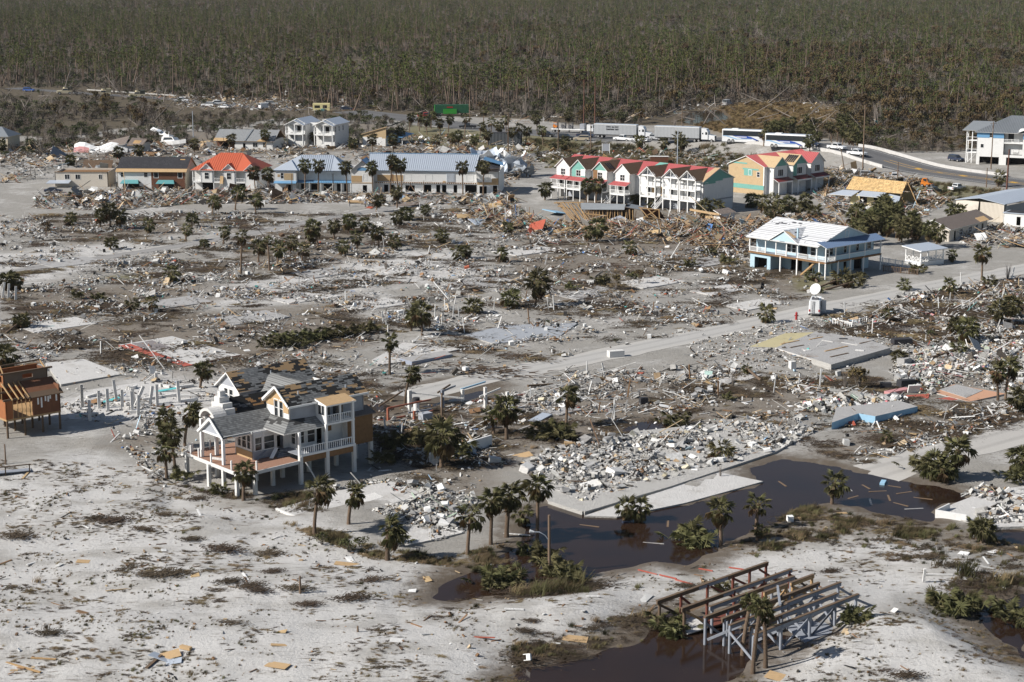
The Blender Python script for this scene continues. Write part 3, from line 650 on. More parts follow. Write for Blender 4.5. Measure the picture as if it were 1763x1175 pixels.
def hip(mb, x0, x1, y0, y1, ze, zr, rx0, rx1, ov=.4, t=.16, m=None, edge=None, mr=None):
 edge = edge or WHITE2; ym = (y0 + y1) / 2; a, b, c, d = x0 - ov, x1 + ov, y0 - ov, y1 + ov; ze = ze - ov * .5
 A, B = (rx0, ym, zr),(rx1, ym, zr)
 for q, mm in (([(a, c, ze),(b, c, ze), B, A], m),([(b, c, ze),(b, d, ze), B], mr or m),([(b, d, ze),(a, d, ze), A, B], m),([(a, d, ze),(a, c, ze), A], m)): mb.slab(q, t, mm, edge)
def seams(mb, p0, p1, q0, q1, sp, m, w=.05, h=.06):   # standing seams from the eave line p0-p1 up to the ridge line q0-q1
 n = max(2, int(math.dist(p0, p1) / sp)); p0, p1, q0, q1 = map(Vector, (p0, p1, q0, q1))
 for i in range(n + 1):
  t = i / n; mb.bar(p0.lerp(p1, t) + Vector((0,0,.03)), q0.lerp(q1, t) + Vector((0,0,.03)), w, h, m)
def frame(pa, pb=None, z=0.0, rz=None, gz=True):
 a = P(*pa, z)
 if rz is None: b = P(*pb, z); rz = math.degrees(math.atan2(b[1] - a[1], b[0] - a[0]))
 return (a[0], a[1], 0.0), R(rz), rz
PADS = []
def house(name, label, cat, pa, pb=None, z=0.0, rz=None, pad=None, group=None):
 o, r, d = frame(pa, pb, z, rz)
 return thing(name, label, cat, o, r, group), d
# pads are needed before the ground is built, so they are declared here as (origin pixel, rz, x0, x1, y0, y1)
# ------------------------------------------------------------------ the shingled beach house on white pilings
def beach_house():
 h, rz = house('beach_house', 'large storm torn beach house with grey shingles, wide brown deck and white pilings', 'house', (518.5,834), None, 0,41.3)
 SH = torn('torn_shingles', (.19,.195,.195),(.028,.028,.028),(.36,.24,.13), 41.3,.48,.555)
 SHD = torn('stripped_shingles', (.13,.13,.13),(.025,.025,.025),(.34,.19,.085), 41.3,.43,.585)
 SHL = torn('sound_shingles', (.21,.215,.215),(.05,.05,.05),(.34,.2,.09), 41.3,.60,.70)
 dz, fz = 2.95,3.6
 d = MB(); d.prism([(-8.6,12.8),(-8.8,1.0),(-6.6,-.35),(0,0),(0,4.2),(1.2,4.2),(1.2,12.8)], dz - .12, dz, DECK, 'z'); d.build('deck', None, h)
 e = MB()
 for p, q in (((-8.64,12.85),(-8.84,.95)),((-8.84,.95),(-6.6,-.42)),((-6.6,-.42),(0,-.06)),((-8.64,12.85),(-3,12.85))):
  e.bar((*p, dz - .12),(*q, dz - .12), .12,.42, WCONC)
 e.build('deck_edge_board', None, h)
 posts(h, 'piling', [(-8.6,12.3),(-8.9,6.7),(-8.7,3.7),(-8.75,.7),(-6.75,-.15),(-2.9,1.8),(-6,9.5),(-5,6),(-3,9),(-3.2,5),(-6.2,4)], .42,-.4, dz - .14, WCONC)
 posts(h, 'piling', [(0,0),(4.0,.05),(8.15,.1),(12.0,1.75),(4,4),(8.2,4),(12,5),(1,8),(6,8),(12,9),(2,16),(7,16),(12.5,16),(12.5,20.3),(2,20.3),(7,12),(0,4)], .45,-.4, fz - .1, WCONC)
 b = MB(); b.bar((.9,.3,2.7),(2.0,-.8,-.1), .28,.12, WCONC); b.build('fallen_board', None, h)
 f = MB(); f.box(0,12.2,1.7,9, fz - .1, fz, GREYT); f.box(0,8.3,0,1.7, fz - .1, fz, GREYT); f.box(1.5,13,9,20.6, fz - .1, fz, GREYT); f.build('floor', None, h)
 s = MB(); s.box(0,8.25,-.06,.02,2.7, fz - .12, OSB2); s.box(8.3,12.2,1.52,1.6,3.0,6.7, OSB2); s.box(12.12,12.22,1.6,9,3.0,6.7, OSB2); s.build('plywood_skirt', None, h)
 e = MB(); e.box(0,8.3,-.14,-.06, fz - .14, fz + .14, WHITE2); e.build('balcony_edge', None, h)
 # main storey walls
 w = MB()
 bx = [(.4,.75,1.25,1.7),(1.35,.95,1.25,1.7),(2.5,.75,1.25,1.7)]
 wall(w, 'L', -4.1,4.3,8.2, dz, 6.4, [(4.3 + a, ww, dz + z, hh) for a, ww, z, hh in bx], WHITE)
 o2 = [(-3.7,.95,4.0,1.6),(-2.4,1.5,4.0,1.6),(-.5,1.0,3.1,2.3)]
 wall(w, 'F', 4.3,-4.1,1.3, dz, 6.4, o2, WHITE)
 w.box(-4.12,-2.4,4.2,4.3, dz, 3.9, GREYW); w.box(-2.4,-.6,4.18,4.3, dz, 3.85, GREYW); w.box(-4.2,-4.1,4.3,7.9, dz, 3.9, OSB)
 wall(w, 'L', 1.3,2.6,4.3, dz, 6.5, [(2.9,.9,4.2,1.7)], WHITE)
 o3 = [(1.7,.7,4.3,1.8),(2.9,1.1,4.25,1.9),(4.3,.8, fz, 2.4)]
 wall(w, 'F', 2.6,1.3,8.3, fz - .3,6.7, o3, WHITE)
 w.box(5.4,6.5,2.52,2.6,5.2,6.6, OSB2); w.box(6.4,8.2,2.5,2.6,6.0,6.6, OSB2)
 wall(w, 'R', 12.2,1.7,9, fz, 6.7, [], WHITE); wall(w, 'F', 1.7,8.3,12.2, fz, 6.7, [], GREYW); w.box(8.2,8.3,1.6,2.6, fz, 6.7, WHITE)
 wall(w, 'L', 1.5,8.2,15.6, fz, 7.2, [(11,1.4, fz, 2.2)], WHITE); wall(w, 'B', 9,8.3,12.2, fz, 6.7, [], WHITE)
 w.build('wall', None, h)
 for (a, ww, z, hh) in bx: window(h, 'L', -4.1,4.3 + a, ww, dz + z, hh, 1,2)
 for (a, ww, z, hh) in o2[:2]: window(h, 'F', 4.3, a, ww, z, hh, 1,2)
 for a, ww in ((-3.7,.95),(-2.4,1.5)): window(h, 'F', 4.3, a, ww, 5.8,.35,1,1)
 window(h, 'L', 1.3,2.9,.9,4.2,1.7); window(h, 'F', 2.6,1.7,.7,4.3,1.8); window(h, 'F', 2.6,2.9,1.1,4.25,1.9,1,2)
 k = MB(); shade_panel(k, 'F', 4.3,-.5,1.0,3.1,2.3); shade_panel(k, 'F', 2.6,4.3,.8, fz, 2.4); k.box(1.6,12,5,5.1, fz, 6.6, DARK); k.box(1.7,12.5,12,12.1, fz, 7.1, DARK); k.build('interior_shade_panel', None, h)  # near-black panels stand in for the shade of the rooms
 # the tower with the plywood gable
 t = MB(); gw = [(3.65,.75,7.65,2.1),(4.75,.75,7.65,2.1)]
 wall(t, 'L', .1,2.3,7.3,6.9,9.6, gw, WHITE); wall(t, 'F', 2.3,.1,11.4,6.5,9.6, [], GREYW); wall(t, 'R', 11.4,2.3,7.3,6.4,9.6, [], WHITE); wall(t, 'B', 7.3,.1,11.4,6.5,9.6, [], WHITE)
 gable_end(t, 'L', .1,2.3,7.3,9.6,11.35, OSB); gable_end(t, 'R', 11.4,2.3,7.3,9.6,11.35, WHITE)
 t.box(.02,.1,2.4,3.55,8.4,9.6, OSB); t.box(.02,.1,5.6,7.2,8.9,9.6, OSB); t.box(.5,1.6,2.24,2.3,9.1,9.35, OSB2); t.box(2.2,3.2,2.25,2.3,9.3,9.5, OSB2)
 t.build('tower_wall', None, h)
 for (a, ww, z, hh) in gw: window(h, 'L', .1, a, ww, z, hh, 1,2)
 r = MB(); gable(r, .1,11.5,2.3,7.3,9.6,11.4, 'x', .4,.16, SH); r.build('tower_roof', None, h)
 r = MB(); r.bar((-.35,2.0,9.42),(-.35,4.8,11.45), .1,.26, WHITE2); r.bar((-.35,7.6,9.42),(-.35,4.8,11.45), .1,.26, WHITE2); r.bar((-.3,1.86,9.3),(11.9,1.86,9.3), .1,.24, WHITE2); r.build('roof_trim', None, h)
 # hip porch roof round the tower foot
 r = MB(); r.slab([(-2.1,5.3,6.55),(-2.1,.35,6.55),(.1,2.3,7.7),(.1,6.6,7.7)], .14, SHL, WHITE2); r.slab([(-2.1,.35,6.55),(4.3,.35,6.6),(4.3,2.3,7.5),(.1,2.3,7.7)], .14, SHL, WHITE2); r.build('porch_roof', None, h)
 posts(h, 'porch_post', [(-.02,.12)], .3, fz - .6,6.5, WHITE2); posts(h, 'porch_post', [(4.0,.12)], .3, fz, 6.9, WHITE2); posts(h, 'porch_post', [(8.1,.12)], .28, fz, 9.3, WHITE2)
 rail(h, [(.1,.06, fz),(2.1,.06, fz),(4.0,.06, fz)]); rail(h, [(4.1,.06, fz),(6.2,.06, fz),(8.1,.06, fz)])
 # upper balcony
 u = MB(); u.box(4.0,8.3,0,2.3,6.7,6.95, WHITE2); wall(u, 'L', 4.0,.1,2.3,6.9,9.3, [(.4,1.4,7.9,1.2)], LBLUE if False else WHITE); u.box(4.1,8.2,2.1,2.28,6.95,9.4, GREYW); u.build('upper_balcony', None, h)
 window(h, 'L', 4.0,.4,1.4,7.9,1.2,2,1)
 u = MB(); u.box(4.4,6.0,2.04,2.1,7.1,9.1, GLASS); u.box(6.5,8.0,2.04,2.1,7.1,9.1, GLASS); u.build('sliding_door', None, h)
 posts(h, 'porch_post', [(4.08,.12),(6.15,.1)], .2,6.95,9.25, WHITE2); rail(h, [(4.1,.06,6.95),(6.15,.06,6.95),(8.1,.06,6.95)])
 u = MB(); u.slab([(3.9,-.15,9.25),(8.5,-.15,9.25),(8.5,2.3,9.75),(3.9,2.3,9.75)], .2, OSB, WHITE2); u.build('balcony_roof', None, h)
 u = MB(); u.slab([(8.3,1.3,6.75),(12.6,1.3,6.75),(12.6,3.2,7.4),(8.3,3.2,7.4)], .14, GREYB); u.build('side_roof', None, h)
 # front porch gable over the deck
 r = MB(); gable(r, -8.05,.0,4.7,9.7,6.45,8.3, 'x', .3,.16, SHL, SHL); r.build('gable_roof', None, h)
 r = MB(); gable_end(r, 'L', -8.0,4.9,9.5,6.4,8.1, GREYW); r.bar((-8.32,4.35,6.2),(-8.32,7.2,8.34), .1,.24, WHITE2); r.bar((-8.32,10.05,6.2),(-8.32,7.2,8.34), .1,.24, WHITE2); r.bar((-8.0,4.7,6.35),(-8.0,9.7,6.35), .16,.22, WHITE2); r.bar((-8.0,4.7,6.35),(-2,4.7,6.35), .16,.22, WHITE2); r.build('gable_front', None, h)
 posts(h, 'porch_post', [(-8.0,4.7),(-8.0,9.6)], .34, dz, 6.3, WHITE2)
 # back wing and entry roof
 r = MB(); gable(r, 1.5,13,15.6,20.7,8.9,10.8, 'x', .4,.16, SH); gable(r, -3.2,3,9.2,14.2,7.1,9.2, 'x', .1,.16, SHD); r.build('wing_roof', None, h)
 r = MB(); gable(r, 4.2,10.2,7,16.5,8.2,10.1, 'y', .2,.16, SHL); r.slab([(13.4,15.2,8.6),(13.4,21.1,8.6),(12,18.15,10.8)], .16, SH); r.build('link_roof', None, h)
 r = MB(); wg = [(17.2,.8,7.0,1.5),(18.4,.8,7.0,1.5)]
 wall(r, 'L', 1.5,15.6,20.7, fz, 8.9, wg, WHITE); wall(r, 'F', 15.6,1.5,13, fz, 8.9, [], GREYW); wall(r, 'R', 13,9,20.7, fz, 8.8, [], WHITE); gable_end(r, 'L', 1.5,15.6,20.7,8.9,10.7, GREYW); wall(r, 'B', 20.7,1.5,13, fz, 8.9, [], WHITE); r.build('wing_wall', None, h)
 for q in wg: window(h, 'L', 1.5, *q)
 # stepped parapet and arch of the entry
 r = MB()
 for k2, (y0, y1, z) in enumerate(((9.0,9.7,7.6),(9.7,10.3,8.3),(10.3,11.0,8.9),(11.0,12.2,9.6),(12.2,12.9,8.8),(12.9,13.4,8.0))): r.box(-4.4 - k2 * .003,-3.0 + k2 * .003, y0, y1,6.6, z, WCONC)
 r.box(-4.1,-3.3,11.3,11.9,9.6,10.3, WCONC); r.build('stepped_parapet', None, h)
 r = MB(); pr = []
 for k2 in range(15): a = math.pi * k2 / 14; pr.append((-5.5,10.8 + 1.75 * math.cos(a), 6.9 + 1.55 * math.sin(a)))
 for p, q in zip(pr, pr[1:]): r.bar(p, q, 1.9,.35, WCONC)
 r.build('arch', None, h); posts(h, 'arch_column', [(-6.2,12.5),(-6.2,9.1)], .38, dz, 6.95, WHITE2)
 posts(h, 'rail_post', [(-8.4,11.6),(-7.6,12.5),(-8.5,9.6),(-8.6,6.6),(-8.5,2.2),(-6.3,.1),(-5.2,12.3),(-8.0,12.6)], .16, dz, dz + 1.15, WHITE2)
 r = MB(); r.bar((-7.7,7.9, dz + .15),(-7.0,6.3, dz + .15), .35,.22, WCONC); r.bar((-2.2,3.1, dz + .1),(-1.0,3.7, dz + 1.1), .5,.06, WHITE2); r.bar((-3.9,3.6, dz + .1),(-2.2,4.1, dz + .9), .12,.1, GREYT); r.build('loose_rail', None, h)
 r = MB()
 for k2 in range(3): r.box(-.6 - .3 * k2,.6,3.9 - .3 * k2 - .3,4.25, dz, dz + .5 - .17 * k2, GREYT)
 r.build('door_step', None, h)
 r = MB()
 for x, y, z in ((2.2,3.4,10.45),(9.2,3.1,10.2),(7.2,16.9,9.95)): r.tube([(x, y, z - .4),(x, y, z + .35)], .08,6, METG)
 r.build('vent_pipe', None, h)
beach_house()
# ------------------------------------------------------------------ the bare orange plywood house
def plywood_house():
 h, rz = house('plywood_house', 'roofless orange plywood house shell on dark timber stilts', 'house', (13,756), None, 0,41.3)
 o_ = mat('orange_plywood', (.30,.115,.045), .8,.2,1.2,.3, (.12,.05,.025)); om = mat('orange_plywood_dark', (.17,.075,.04), .85,.25,1.2,.3, (.07,.035,.02))
 f0 = 2.6; f = MB(); f.box(0,8,0,9, f0 - .25, f0, TIMB); f.build('floor', None, h)
 posts(h, 'stilt', [(x, y) for x in (.15,2.7,5.3,7.85) for y in (.15,3.2,6.3)], .32,-.3, f0 - .25, TIMBD, True)
 w = MB(); wall(w, 'F', 0,3.9,8, f0,5.2, [], om); wall(w, 'F', 0,0,1.0, f0,5.2, [], o_); wall(w, 'L', 0,0,9, f0,5.1, [(4.5,1.4,3.4,1.4)], o_); wall(w, 'R', 8,0,9, f0,6.3, [], om); wall(w, 'B', 9,0,8, f0,5.2, [], om); w.build('wall', None, h)
 for x in (1.0,1.7,2.3,2.9,3.5): 
  s = MB(); s.box(x, x + .1,.02,.14, f0,5.15, TIMB); s.build('stud', None, h)
 for y in (3.6,4.2,4.8,5.4,6.0): s = MB(); s.box(1.2,1.32, y, y + .1, f0,6.6, TIMB); s.build('stud', None, h)
 r = MB(); r.slab([(3.6,-.4,5.2),(8.3,-.4,5.2),(8.3,2.8,6.9),(3.6,2.8,6.9)], .14, om, TIMBD); r.slab([(3.0,-.44,5.18),(8.35,-.44,5.18),(8.35,.5,5.7),(3.0,.5,5.7)], .06, TIMBD, TIMBD); r.build('roof', None, h)
 for x in (.9,1.8,2.6,3.3): s = MB(); s.bar((x, -.3,5.25),(x, 2.8,6.95), .12,.2, TIMB); s.build('rafter', None, h)
 b = MB(); b.bar((-.3,.05,5.25),(8.2,.05,5.25), .2,.26, TIMBD); b.bar((-.4,1.6,6.0),(3.2,1.6,6.0), .18,.22, TIMBD); b.build('beam', None, h)
 u = MB(); wall(u, 'F', 2.8,1.2,7.7,6.3,8.1, [(4.0,1.5,7.2,.6)], mat('grey_brown_board', (.16,.12,.09), .85,.2,1,.2)); wall(u, 'R', 7.7,2.8,5.9,6.3,8.1, [], om); wall(u, 'B', 5.9,1.2,7.7,6.3,8.3, [], o_); wall(u, 'L', 1.2,2.8,5.9,6.3,8.1, [(3.3,1.4,6.9,.9)], o_)
 u.bar((.8,2.8,8.2),(8.4,2.8,8.2), .34,.22, TIMBD); u.bar((1.2,2.8,8.2),(1.6,4.4,9.0), .12,.2, TIMB); u.bar((7.4,2.8,8.2),(7.4,4.4,9.1), .12,.2, TIMB); u.bar((1.4,4.4,9.0),(7.4,4.4,9.1), .15,.2, TIMBD); u.build('upper_storey', None, h)
 t = MB()
 for x, z, l in ((4.6,4.9,.9),(5.1,4.9,1.4),(5.7,5.0,.7),(6.1,4.95,.8),(6.4,5.0,.5),(7.3,5.0,.9)): t.box(x, x + .22,-.03,0, z - l, z, WHITE2)
 t.build('torn_wrap', None, h)
plywood_house()
# ------------------------------------------------------------------ the pale blue stilt house with the white roof
def blue_house():
 h, rz = house('stilt_house', 'pale blue stilt house with white shingle roof and white wraparound balcony', 'house', (1420.5,482.3), None, 0,41.3)
 WS = torn('white_shingles', (.62,.63,.65),(.07,.07,.08),(.05,.05,.055), 41.3,.60,.70,1.3,.24)
 fz = 3.5; f = MB(); f.box(0,18,0,20.5, fz - .2, fz, GREYT); f.box(-.06,0,-.06,20.5, fz - .35, fz + .02, OSB2); f.box(0,18.06,-.06,0, fz - .35, fz + .02, OSB2); f.build('floor', None, h)
 w = MB(); o1 = [(4.5,1.2,3.9,1.9),(6.6,2.2,3.6,2.3),(9.6,1.0,4.1,1.6),(10.9,1.0,4.1,1.6),(1.0,1.0,4.2,1.5)]
 wall(w, 'L', 2.2,2.0,20.3, fz, 6.6, o1, LBLUE); o2 = [(3.6,1.0,4.4,1.5),(8.2,.8,4.4,1.5),(12.2,.8,4.4,1.5),(15.8,1.2,4.4,1.4)]
 wall(w, 'F', 2.0,2.2,18, fz, 6.6, o2, LBLUE); wall(w, 'R', 18,2,20.3, fz, 6.6, [], LBLUE); wall(w, 'B', 20.3,2.2,18, fz, 6.6, [], LBLUE); w.build('wall', None, h)
 for q in o1: 
  if q[1] < 2: window(h, 'L', 2.2, *q)
 for q in o2: window(h, 'F', 2.0, *q)
 g = MB(); shade_panel(g, 'L', 2.2,6.6,2.2,3.6,2.3)
 # ground floor rooms with open garage mouths
 wall(g, 'L', .3,14.6,20.2,0, fz - .2, [(15.6,3.4,0,2.4)], LBLUE); wall(g, 'F', 14.6,.3,6,0, fz - .2, [], LBLUE); wall(g, 'L', 4.2,2,14.6,0, fz - .2, [(9.5,3.0,0,2.5),(6.8,1.0,0,2.1)], LBLUE)
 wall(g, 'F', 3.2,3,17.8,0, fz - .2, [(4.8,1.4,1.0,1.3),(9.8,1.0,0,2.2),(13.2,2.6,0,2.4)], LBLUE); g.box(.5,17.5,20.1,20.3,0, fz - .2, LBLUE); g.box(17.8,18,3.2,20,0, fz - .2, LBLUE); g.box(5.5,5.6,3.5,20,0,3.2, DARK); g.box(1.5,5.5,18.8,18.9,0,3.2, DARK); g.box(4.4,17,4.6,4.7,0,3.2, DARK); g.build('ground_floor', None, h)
 posts(h, 'stilt', [(.05,11.8),(.05,7.4),(0.05,1.6),(.05,0.05),(4,.05),(8,.05),(12.2,.05),(17.9,.05)], .26,-.2, fz - .2, WHITE2)
 posts(h, 'porch_post', [(.1, y) for y in (20.2,15.9,13.1,10.3,7.4,2.4)] + [(.1,.1)] + [(x, .1) for x in (3.2,7.6,12.6,17.8)], .2, fz, 6.5, WHITE2)
 for a, b in ((20.2,18.2),(18,15.9),(13.0,10.4),(7.3,4.8),(4.8,2.5),(2.3,.2)): rail(h, [(.1, a, fz),(.1, b, fz)], 1.0,.25, None, False)
 p = MB()
 for a, b in ((3.4,7.5),(7.7,12.5),(12.7,17.7)): p.box(a, b, .06,.12, fz + .1, fz + 1.0, LBLUE); p.bar((a, .09, fz + 1.04),(b, .09, fz + 1.04), .14,.08, WHITE2)
 p.build('panel_rail', None, h); rail(h, [(.2,.1, fz),(3.1,.1, fz)], 1.0,.25, None, False)
 r = MB(); r.slab([(-.5,20.9,6.5),(-.5,1.7,6.5),(9.1,1.7,9.75),(9.1,20.9,9.75)], .16, WS, WHITE2); r.slab([(9.1,20.9,9.75),(9.1,1.7,9.75),(18.6,1.7,6.5),(18.6,20.9,6.5)], .16, WS, WHITE2); r.build('roof', None, h)
 r = MB(); r.slab([(-.4,-.5,6.45),(18.5,-.5,6.45),(18.5,2.0,7.4),(-.4,2.0,7.4)], .1, MET_SHADE, WHITE2); seams(r, (-.4,-.5,6.45),(18.5,-.5,6.45),(-.4,2,7.4),(18.5,2,7.4), .5, MET_SHADE, .08,.08); r.build('porch_roof', None, h)
 r = MB(); gable_end(r, 'F', 2.0,.2,18,6.6,9.6, LBLUE); r.build('gable_wall', None, h); window(h, 'F', 1.99,8.5,1.0,7.6,1.3,1,2)
 r = MB(); gable_end(r, 'L', -.3,6.9,14.3,6.5,8.7, LBLUE); r.build('front_gable', None, h)
 r = MB(); r.slab([(-.6,14.7,6.35),(-.6,10.6,8.8),(6.5,10.6,8.8),(.2,14.7,6.5)][::-1], .14, WS, WHITE2); r.slab([(-.6,6.5,6.35),(.2,6.5,6.5),(6.5,10.6,8.8),(-.6,10.6,8.8)][::1], .14, WS, WHITE2); r.build('gable_roof', None, h)
 r = MB()
 for k in range(5): r.bar((-.4 + k * .5,10.2,8.75 - .1 * k),(-.2 + k * .5,8.1 + .2 * k, 7.6), .1,.1, TIMB)
 r.build('bare_rafter', None, h)
 r = MB(); r.bar((1.2,8.4,6.6),(1.2,8.4,9.4), .3,.3, LBLUE); r.build('chimney_pipe', None, h)
 r = MB()
 for k in range(12): r.box(.5 + 0,1.5,3.0 + k * .3,3.3 + k * .3, fz - .3 - k * .28, fz - .22 - k * .28, TIMB)
 r.bar((.45,2.9, fz - .2),(.45,6.7,.1), .08,.3, TIMB); r.build('staircase', None, h)
 r = MB(); gable(r, 10,16,18.5,24,6.6,8.6, 'y', .4,.14, METG); r.box(10.4,15.6,20.4,23.8,3.3,6.5, LBLUE); r.build('rear_porch_roof', None, h)
blue_house()
# ------------------------------------------------------------------ the two rows of gabled town houses
def townrow():
 pk = [(969.6,272.8),(1001.8,274.8),(1044.1,277.9),(1080.9,282),(1116.2,287.3),(1154.9,291.4),(1184.1,294.4)]
 A, B = P(*pk[0], 10.8), P(*pk[-1], 10.8); v = B - A; rz = math.degrees(math.atan2(v[1], v[0])); v /= np.linalg.norm(v); o = A - v * 3.3
 xs = [float(np.dot(P(*p, 10.8) - o, v)) for p in pk]; L = xs[-1] + 3.2
 row = thing('town_house_row', 'long row of white gabled town houses with brown and red roofs on stilts', 'town houses', (o[0], o[1], 0), R(rz))
 D0, D1, fz, ze, zp = 2.4,15,3.2,8.6,10.8
 w = MB(); wall(w, 'F', D0,0, L, fz, 8.2, [], WHITE); w.box(0, L, D0 + .2, D1, fz - .3, fz, GREYT); wall(w, 'B', D1,0, L, 0,8.2, [], WHITE); wall(w, 'L', 0, D0, D1,0,8.2, [], WHITE)
 wall(w, 'F', D0 + 2,0, L, 0, fz - .3, [], GREYW)
 gable_end(w, 'L', 0, D0, D1,8.2,10.9, TEAL); w.build('wall', None, row)
 e = MB(); wall(e, 'R', L, D0, D1,0,8.2, [], WHITE); gable_end(e, 'R', L, D0, D1,8.2,10.9, TEAL); e.box(L, L + .03, D0 + .2, D0 + 5,7.3,8.2, TEAL); e.box(L, L + .03, D0 + 5, D0 + 8,7.8,8.2, TEAL); e.build('end_wall', None, row)
 for a, z in ((D0 + 1.0,6.1),(8.4,3.4),(11.6,3.5)): window(row, 'R', L, a, .8, z, 1.6)
 r = MB(); r.slab([(-.3, D0 - .3,8.1),(L + .3, D0 - .3,8.1),(L + .3,8.7,11.0),(-.3,8.7,11.0)], .14, METR, WHITE2); r.slab([(-.3,8.7,11.0),(L + .3,8.7,11.0),(L + .3, D1 + .3,8.1),(-.3, D1 + .3,8.1)], .14, METR, WHITE2)
 seams(r, (-.3, D0 - .3,8.1),(L + .3, D0 - .3,8.1),(-.3,8.7,11.0),(L + .3,8.7,11.0), .55, METR); r.build('main_roof', None, row)
 r = MB(); r.slab([(L - 2.6, D0 - .34,8.14),(L + .34, D0 - .34,8.14),(L + .34,8.7,11.06),(L - 1.2,8.7,11.06)], .05, OSBY); r.slab([(xs[1] + 2.6, D0 - .34,8.14),(xs[2] - 2, D0 - .34,8.14),(xs[2] - 1,8.6,11.04),(xs[1] + 5,8.6,11.04)], .05, BRSH); r.slab([(xs[4] - 4.4, D0 - .34,8.14),(xs[4] - 1, D0 - .34,8.14),(xs[4], 8.6,11.04),(xs[4] - 3,8.6,11.04)], .05, TEAL); r.build('bare_roof_patch', None, row)
 for i, x in enumerate(xs):
  hw = 2.5; porch = i < 4; fm = [WHITE, TEAL, TEAL, WHITE, WHITE, WHITE, WHITE][i]
  u = MB()
  if porch:
   wo = [(x - .75,1.5,6.5,1.5)]; wall(u, 'F', 0, x - hw, x + hw, 5.9, ze, wo, WHITE if i != 1 else fm); u.box(x - hw, x + hw, 0, D0, fz - .25, fz, WHITE2)
   gable_end(u, 'F', 0, x - hw, x + hw, ze, zp - .05, fm)
   wall(u, 'R', x + hw, 0, D0, fz, ze, [], WHITE); wall(u, 'L', x - hw, 0, D0, fz, ze, [], WHITE); wall(u, 'F', .5, x - hw, x + hw, fz, 5.9, [(x - 1.6,1.0, fz, 2.1),(x + .5,1.2, fz + .9,1.2)], WHITE); shade_panel(u, 'F', .5, x - 1.6,1.0, fz, 2.1,.5)
   if i == 2: u.box(x - 2.4, x - .9,-.03,0,6.3,8.6, OSB2)
   if i == 1: u.box(x + .8, x + 2.4,-.03,0,6.6,8.4, WHITE)
  else:
   wall(u, 'F', D0 - .3, x - hw, x + hw, fz, ze, [(x - .2,1.3,5.9,2.2),(x - 1.9,1.2,4.0,1.4),(x + .6,1.0, fz, 2.1)], WHITE); shade_panel(u, 'F', D0 - .3, x - .2,1.3,5.9,2.2,.5); shade_panel(u, 'F', D0 - .3, x + .6,1.0, fz, 2.1,.5)
   u.box(x - hw, x + hw, 0, D0, fz - .3, fz, WHITE2); u.box(x - hw, x + hw, 0, D0 - .3,5.6,5.9, WHITE2)
   for s in (-hw, 0, hw): u.box(x + s - .12, x + s + .12,0,.24, fz, ze - .01, WHITE2)
   u.bar((x - hw, .1, ze),(x + hw, .1, ze), .2,.35, WHITE2); u.bar((x - hw, .1, ze + .1),(x, .1, zp - .15), .16,.2, WHITE2); u.bar((x + hw, .1, ze + .1),(x, .1, zp - .15), .16,.2, WHITE2); u.bar((x, .1, ze),(x, .1, zp - .2), .1,.12, WHITE2)
   gable_end(u, 'F', .9, x - hw, x + hw, ze, zp - .1, GREYW)
   if i == 4: u.box(x - .2, x + 1.1, D0 - .34, D0 - .3,3.9,5.3, OSB); u.box(x + 2.5, x + 3.3, D0 - .04, D0,3.3,5.6, OSB)
  u.build('unit_front', None, row)
  if porch:
   window(row, 'F', 0, x - .75,1.5,6.5,1.5,2,2, i in (1,2)); window(row, 'F', .5, x + .5,1.2, fz + .9,1.2,1,1)
   p = MB(); p.slab([(x - hw - .5,-2.2,5.4),(x + hw + .5,-2.2,5.4),(x + hw + .3,0,6.2),(x - hw - .3,0,6.2)], .1, METR, WHITE2); seams(p, (x - hw - .5,-2.2,5.4),(x + hw + .5,-2.2,5.4),(x - hw - .3,0,6.2),(x + hw + .3,0,6.2), .5, METR); p.build('porch_roof', None, row)
   p = MB(); p.box(x - hw, x + hw, -2.1,0, fz - .3, fz, WHITE2)
   for s in (-hw + .1,0, hw - .1): p.box(x + s - .09, x + s + .09,-2.1,-1.92,0,5.4, WHITE2)
   p.build('porch', None, row); rail(row, [(x - hw, -2.0, fz),(x, -2.0, fz),(x + hw, -2.0, fz)], 1.0,.3, None, False)
  else:
   rail(row, [(x - hw, .1, fz),(x, .1, fz),(x + hw, .1, fz)], 1.0,.3, None, False); rail(row, [(x - hw, .1,5.9),(x, .1,5.9),(x + hw, .1,5.9)], 1.0,.3, None, False); window(row, 'F', D0 - .3, x - 1.9,1.2,4.0,1.4,1,1)
   posts(row, 'porch_post', [(x - hw, .22),(x, .22),(x + hw, .22)], .24,0, fz - .3, WHITE2)
  q = MB(); rm = BRSH; q.slab([(x - hw - .4,6.8,8.4),(x - hw - .4,-.35,8.4),(x, -.35, zp + .1),(x, 8.6, zp + .1)], .13, rm, WHITE2); q.slab([(x, 8.6, zp + .1),(x, -.35, zp + .1),(x + hw + .4,-.35,8.4),(x + hw + .4,6.8,8.4)], .13, rm, WHITE2)
  if i == 2:
   for k in range(3): q.bar((x + .6,1.2 + k * .8,10.45),(x + 2.2,1.3 + k * .8,9.1), .5,.06, BLKF)
  q.build('gable_roof', None, row)
  if i in (1,3,4): window(row, 'F', D0, x + hw + .5,.9,6.3,1.6)
 for x in (xs[2] + 3.6, xs[4] + 3.6):
  s = MB(); n = 11
  for k in range(n): s.box(x - .6, x + .6, D0 - .3 - k * .38, D0 + .08 - k * .38, fz - .1 - (k + 1) * fz / (n + 1), fz - .04 - (k + 1) * fz / (n + 1), WHITE2)
  for e_ in (-.65,.65):
   s.bar((x + e_, D0, fz - .15),(x + e_, D0 - n * .38 - .2,0), .08,.3, WHITE2); s.bar((x + e_, D0, fz + .8),(x + e_, D0 - n * .38 - .2,.9), .08,.1, WHITE2)
  s.build('staircase', None, row)
 return o, v
townrow()
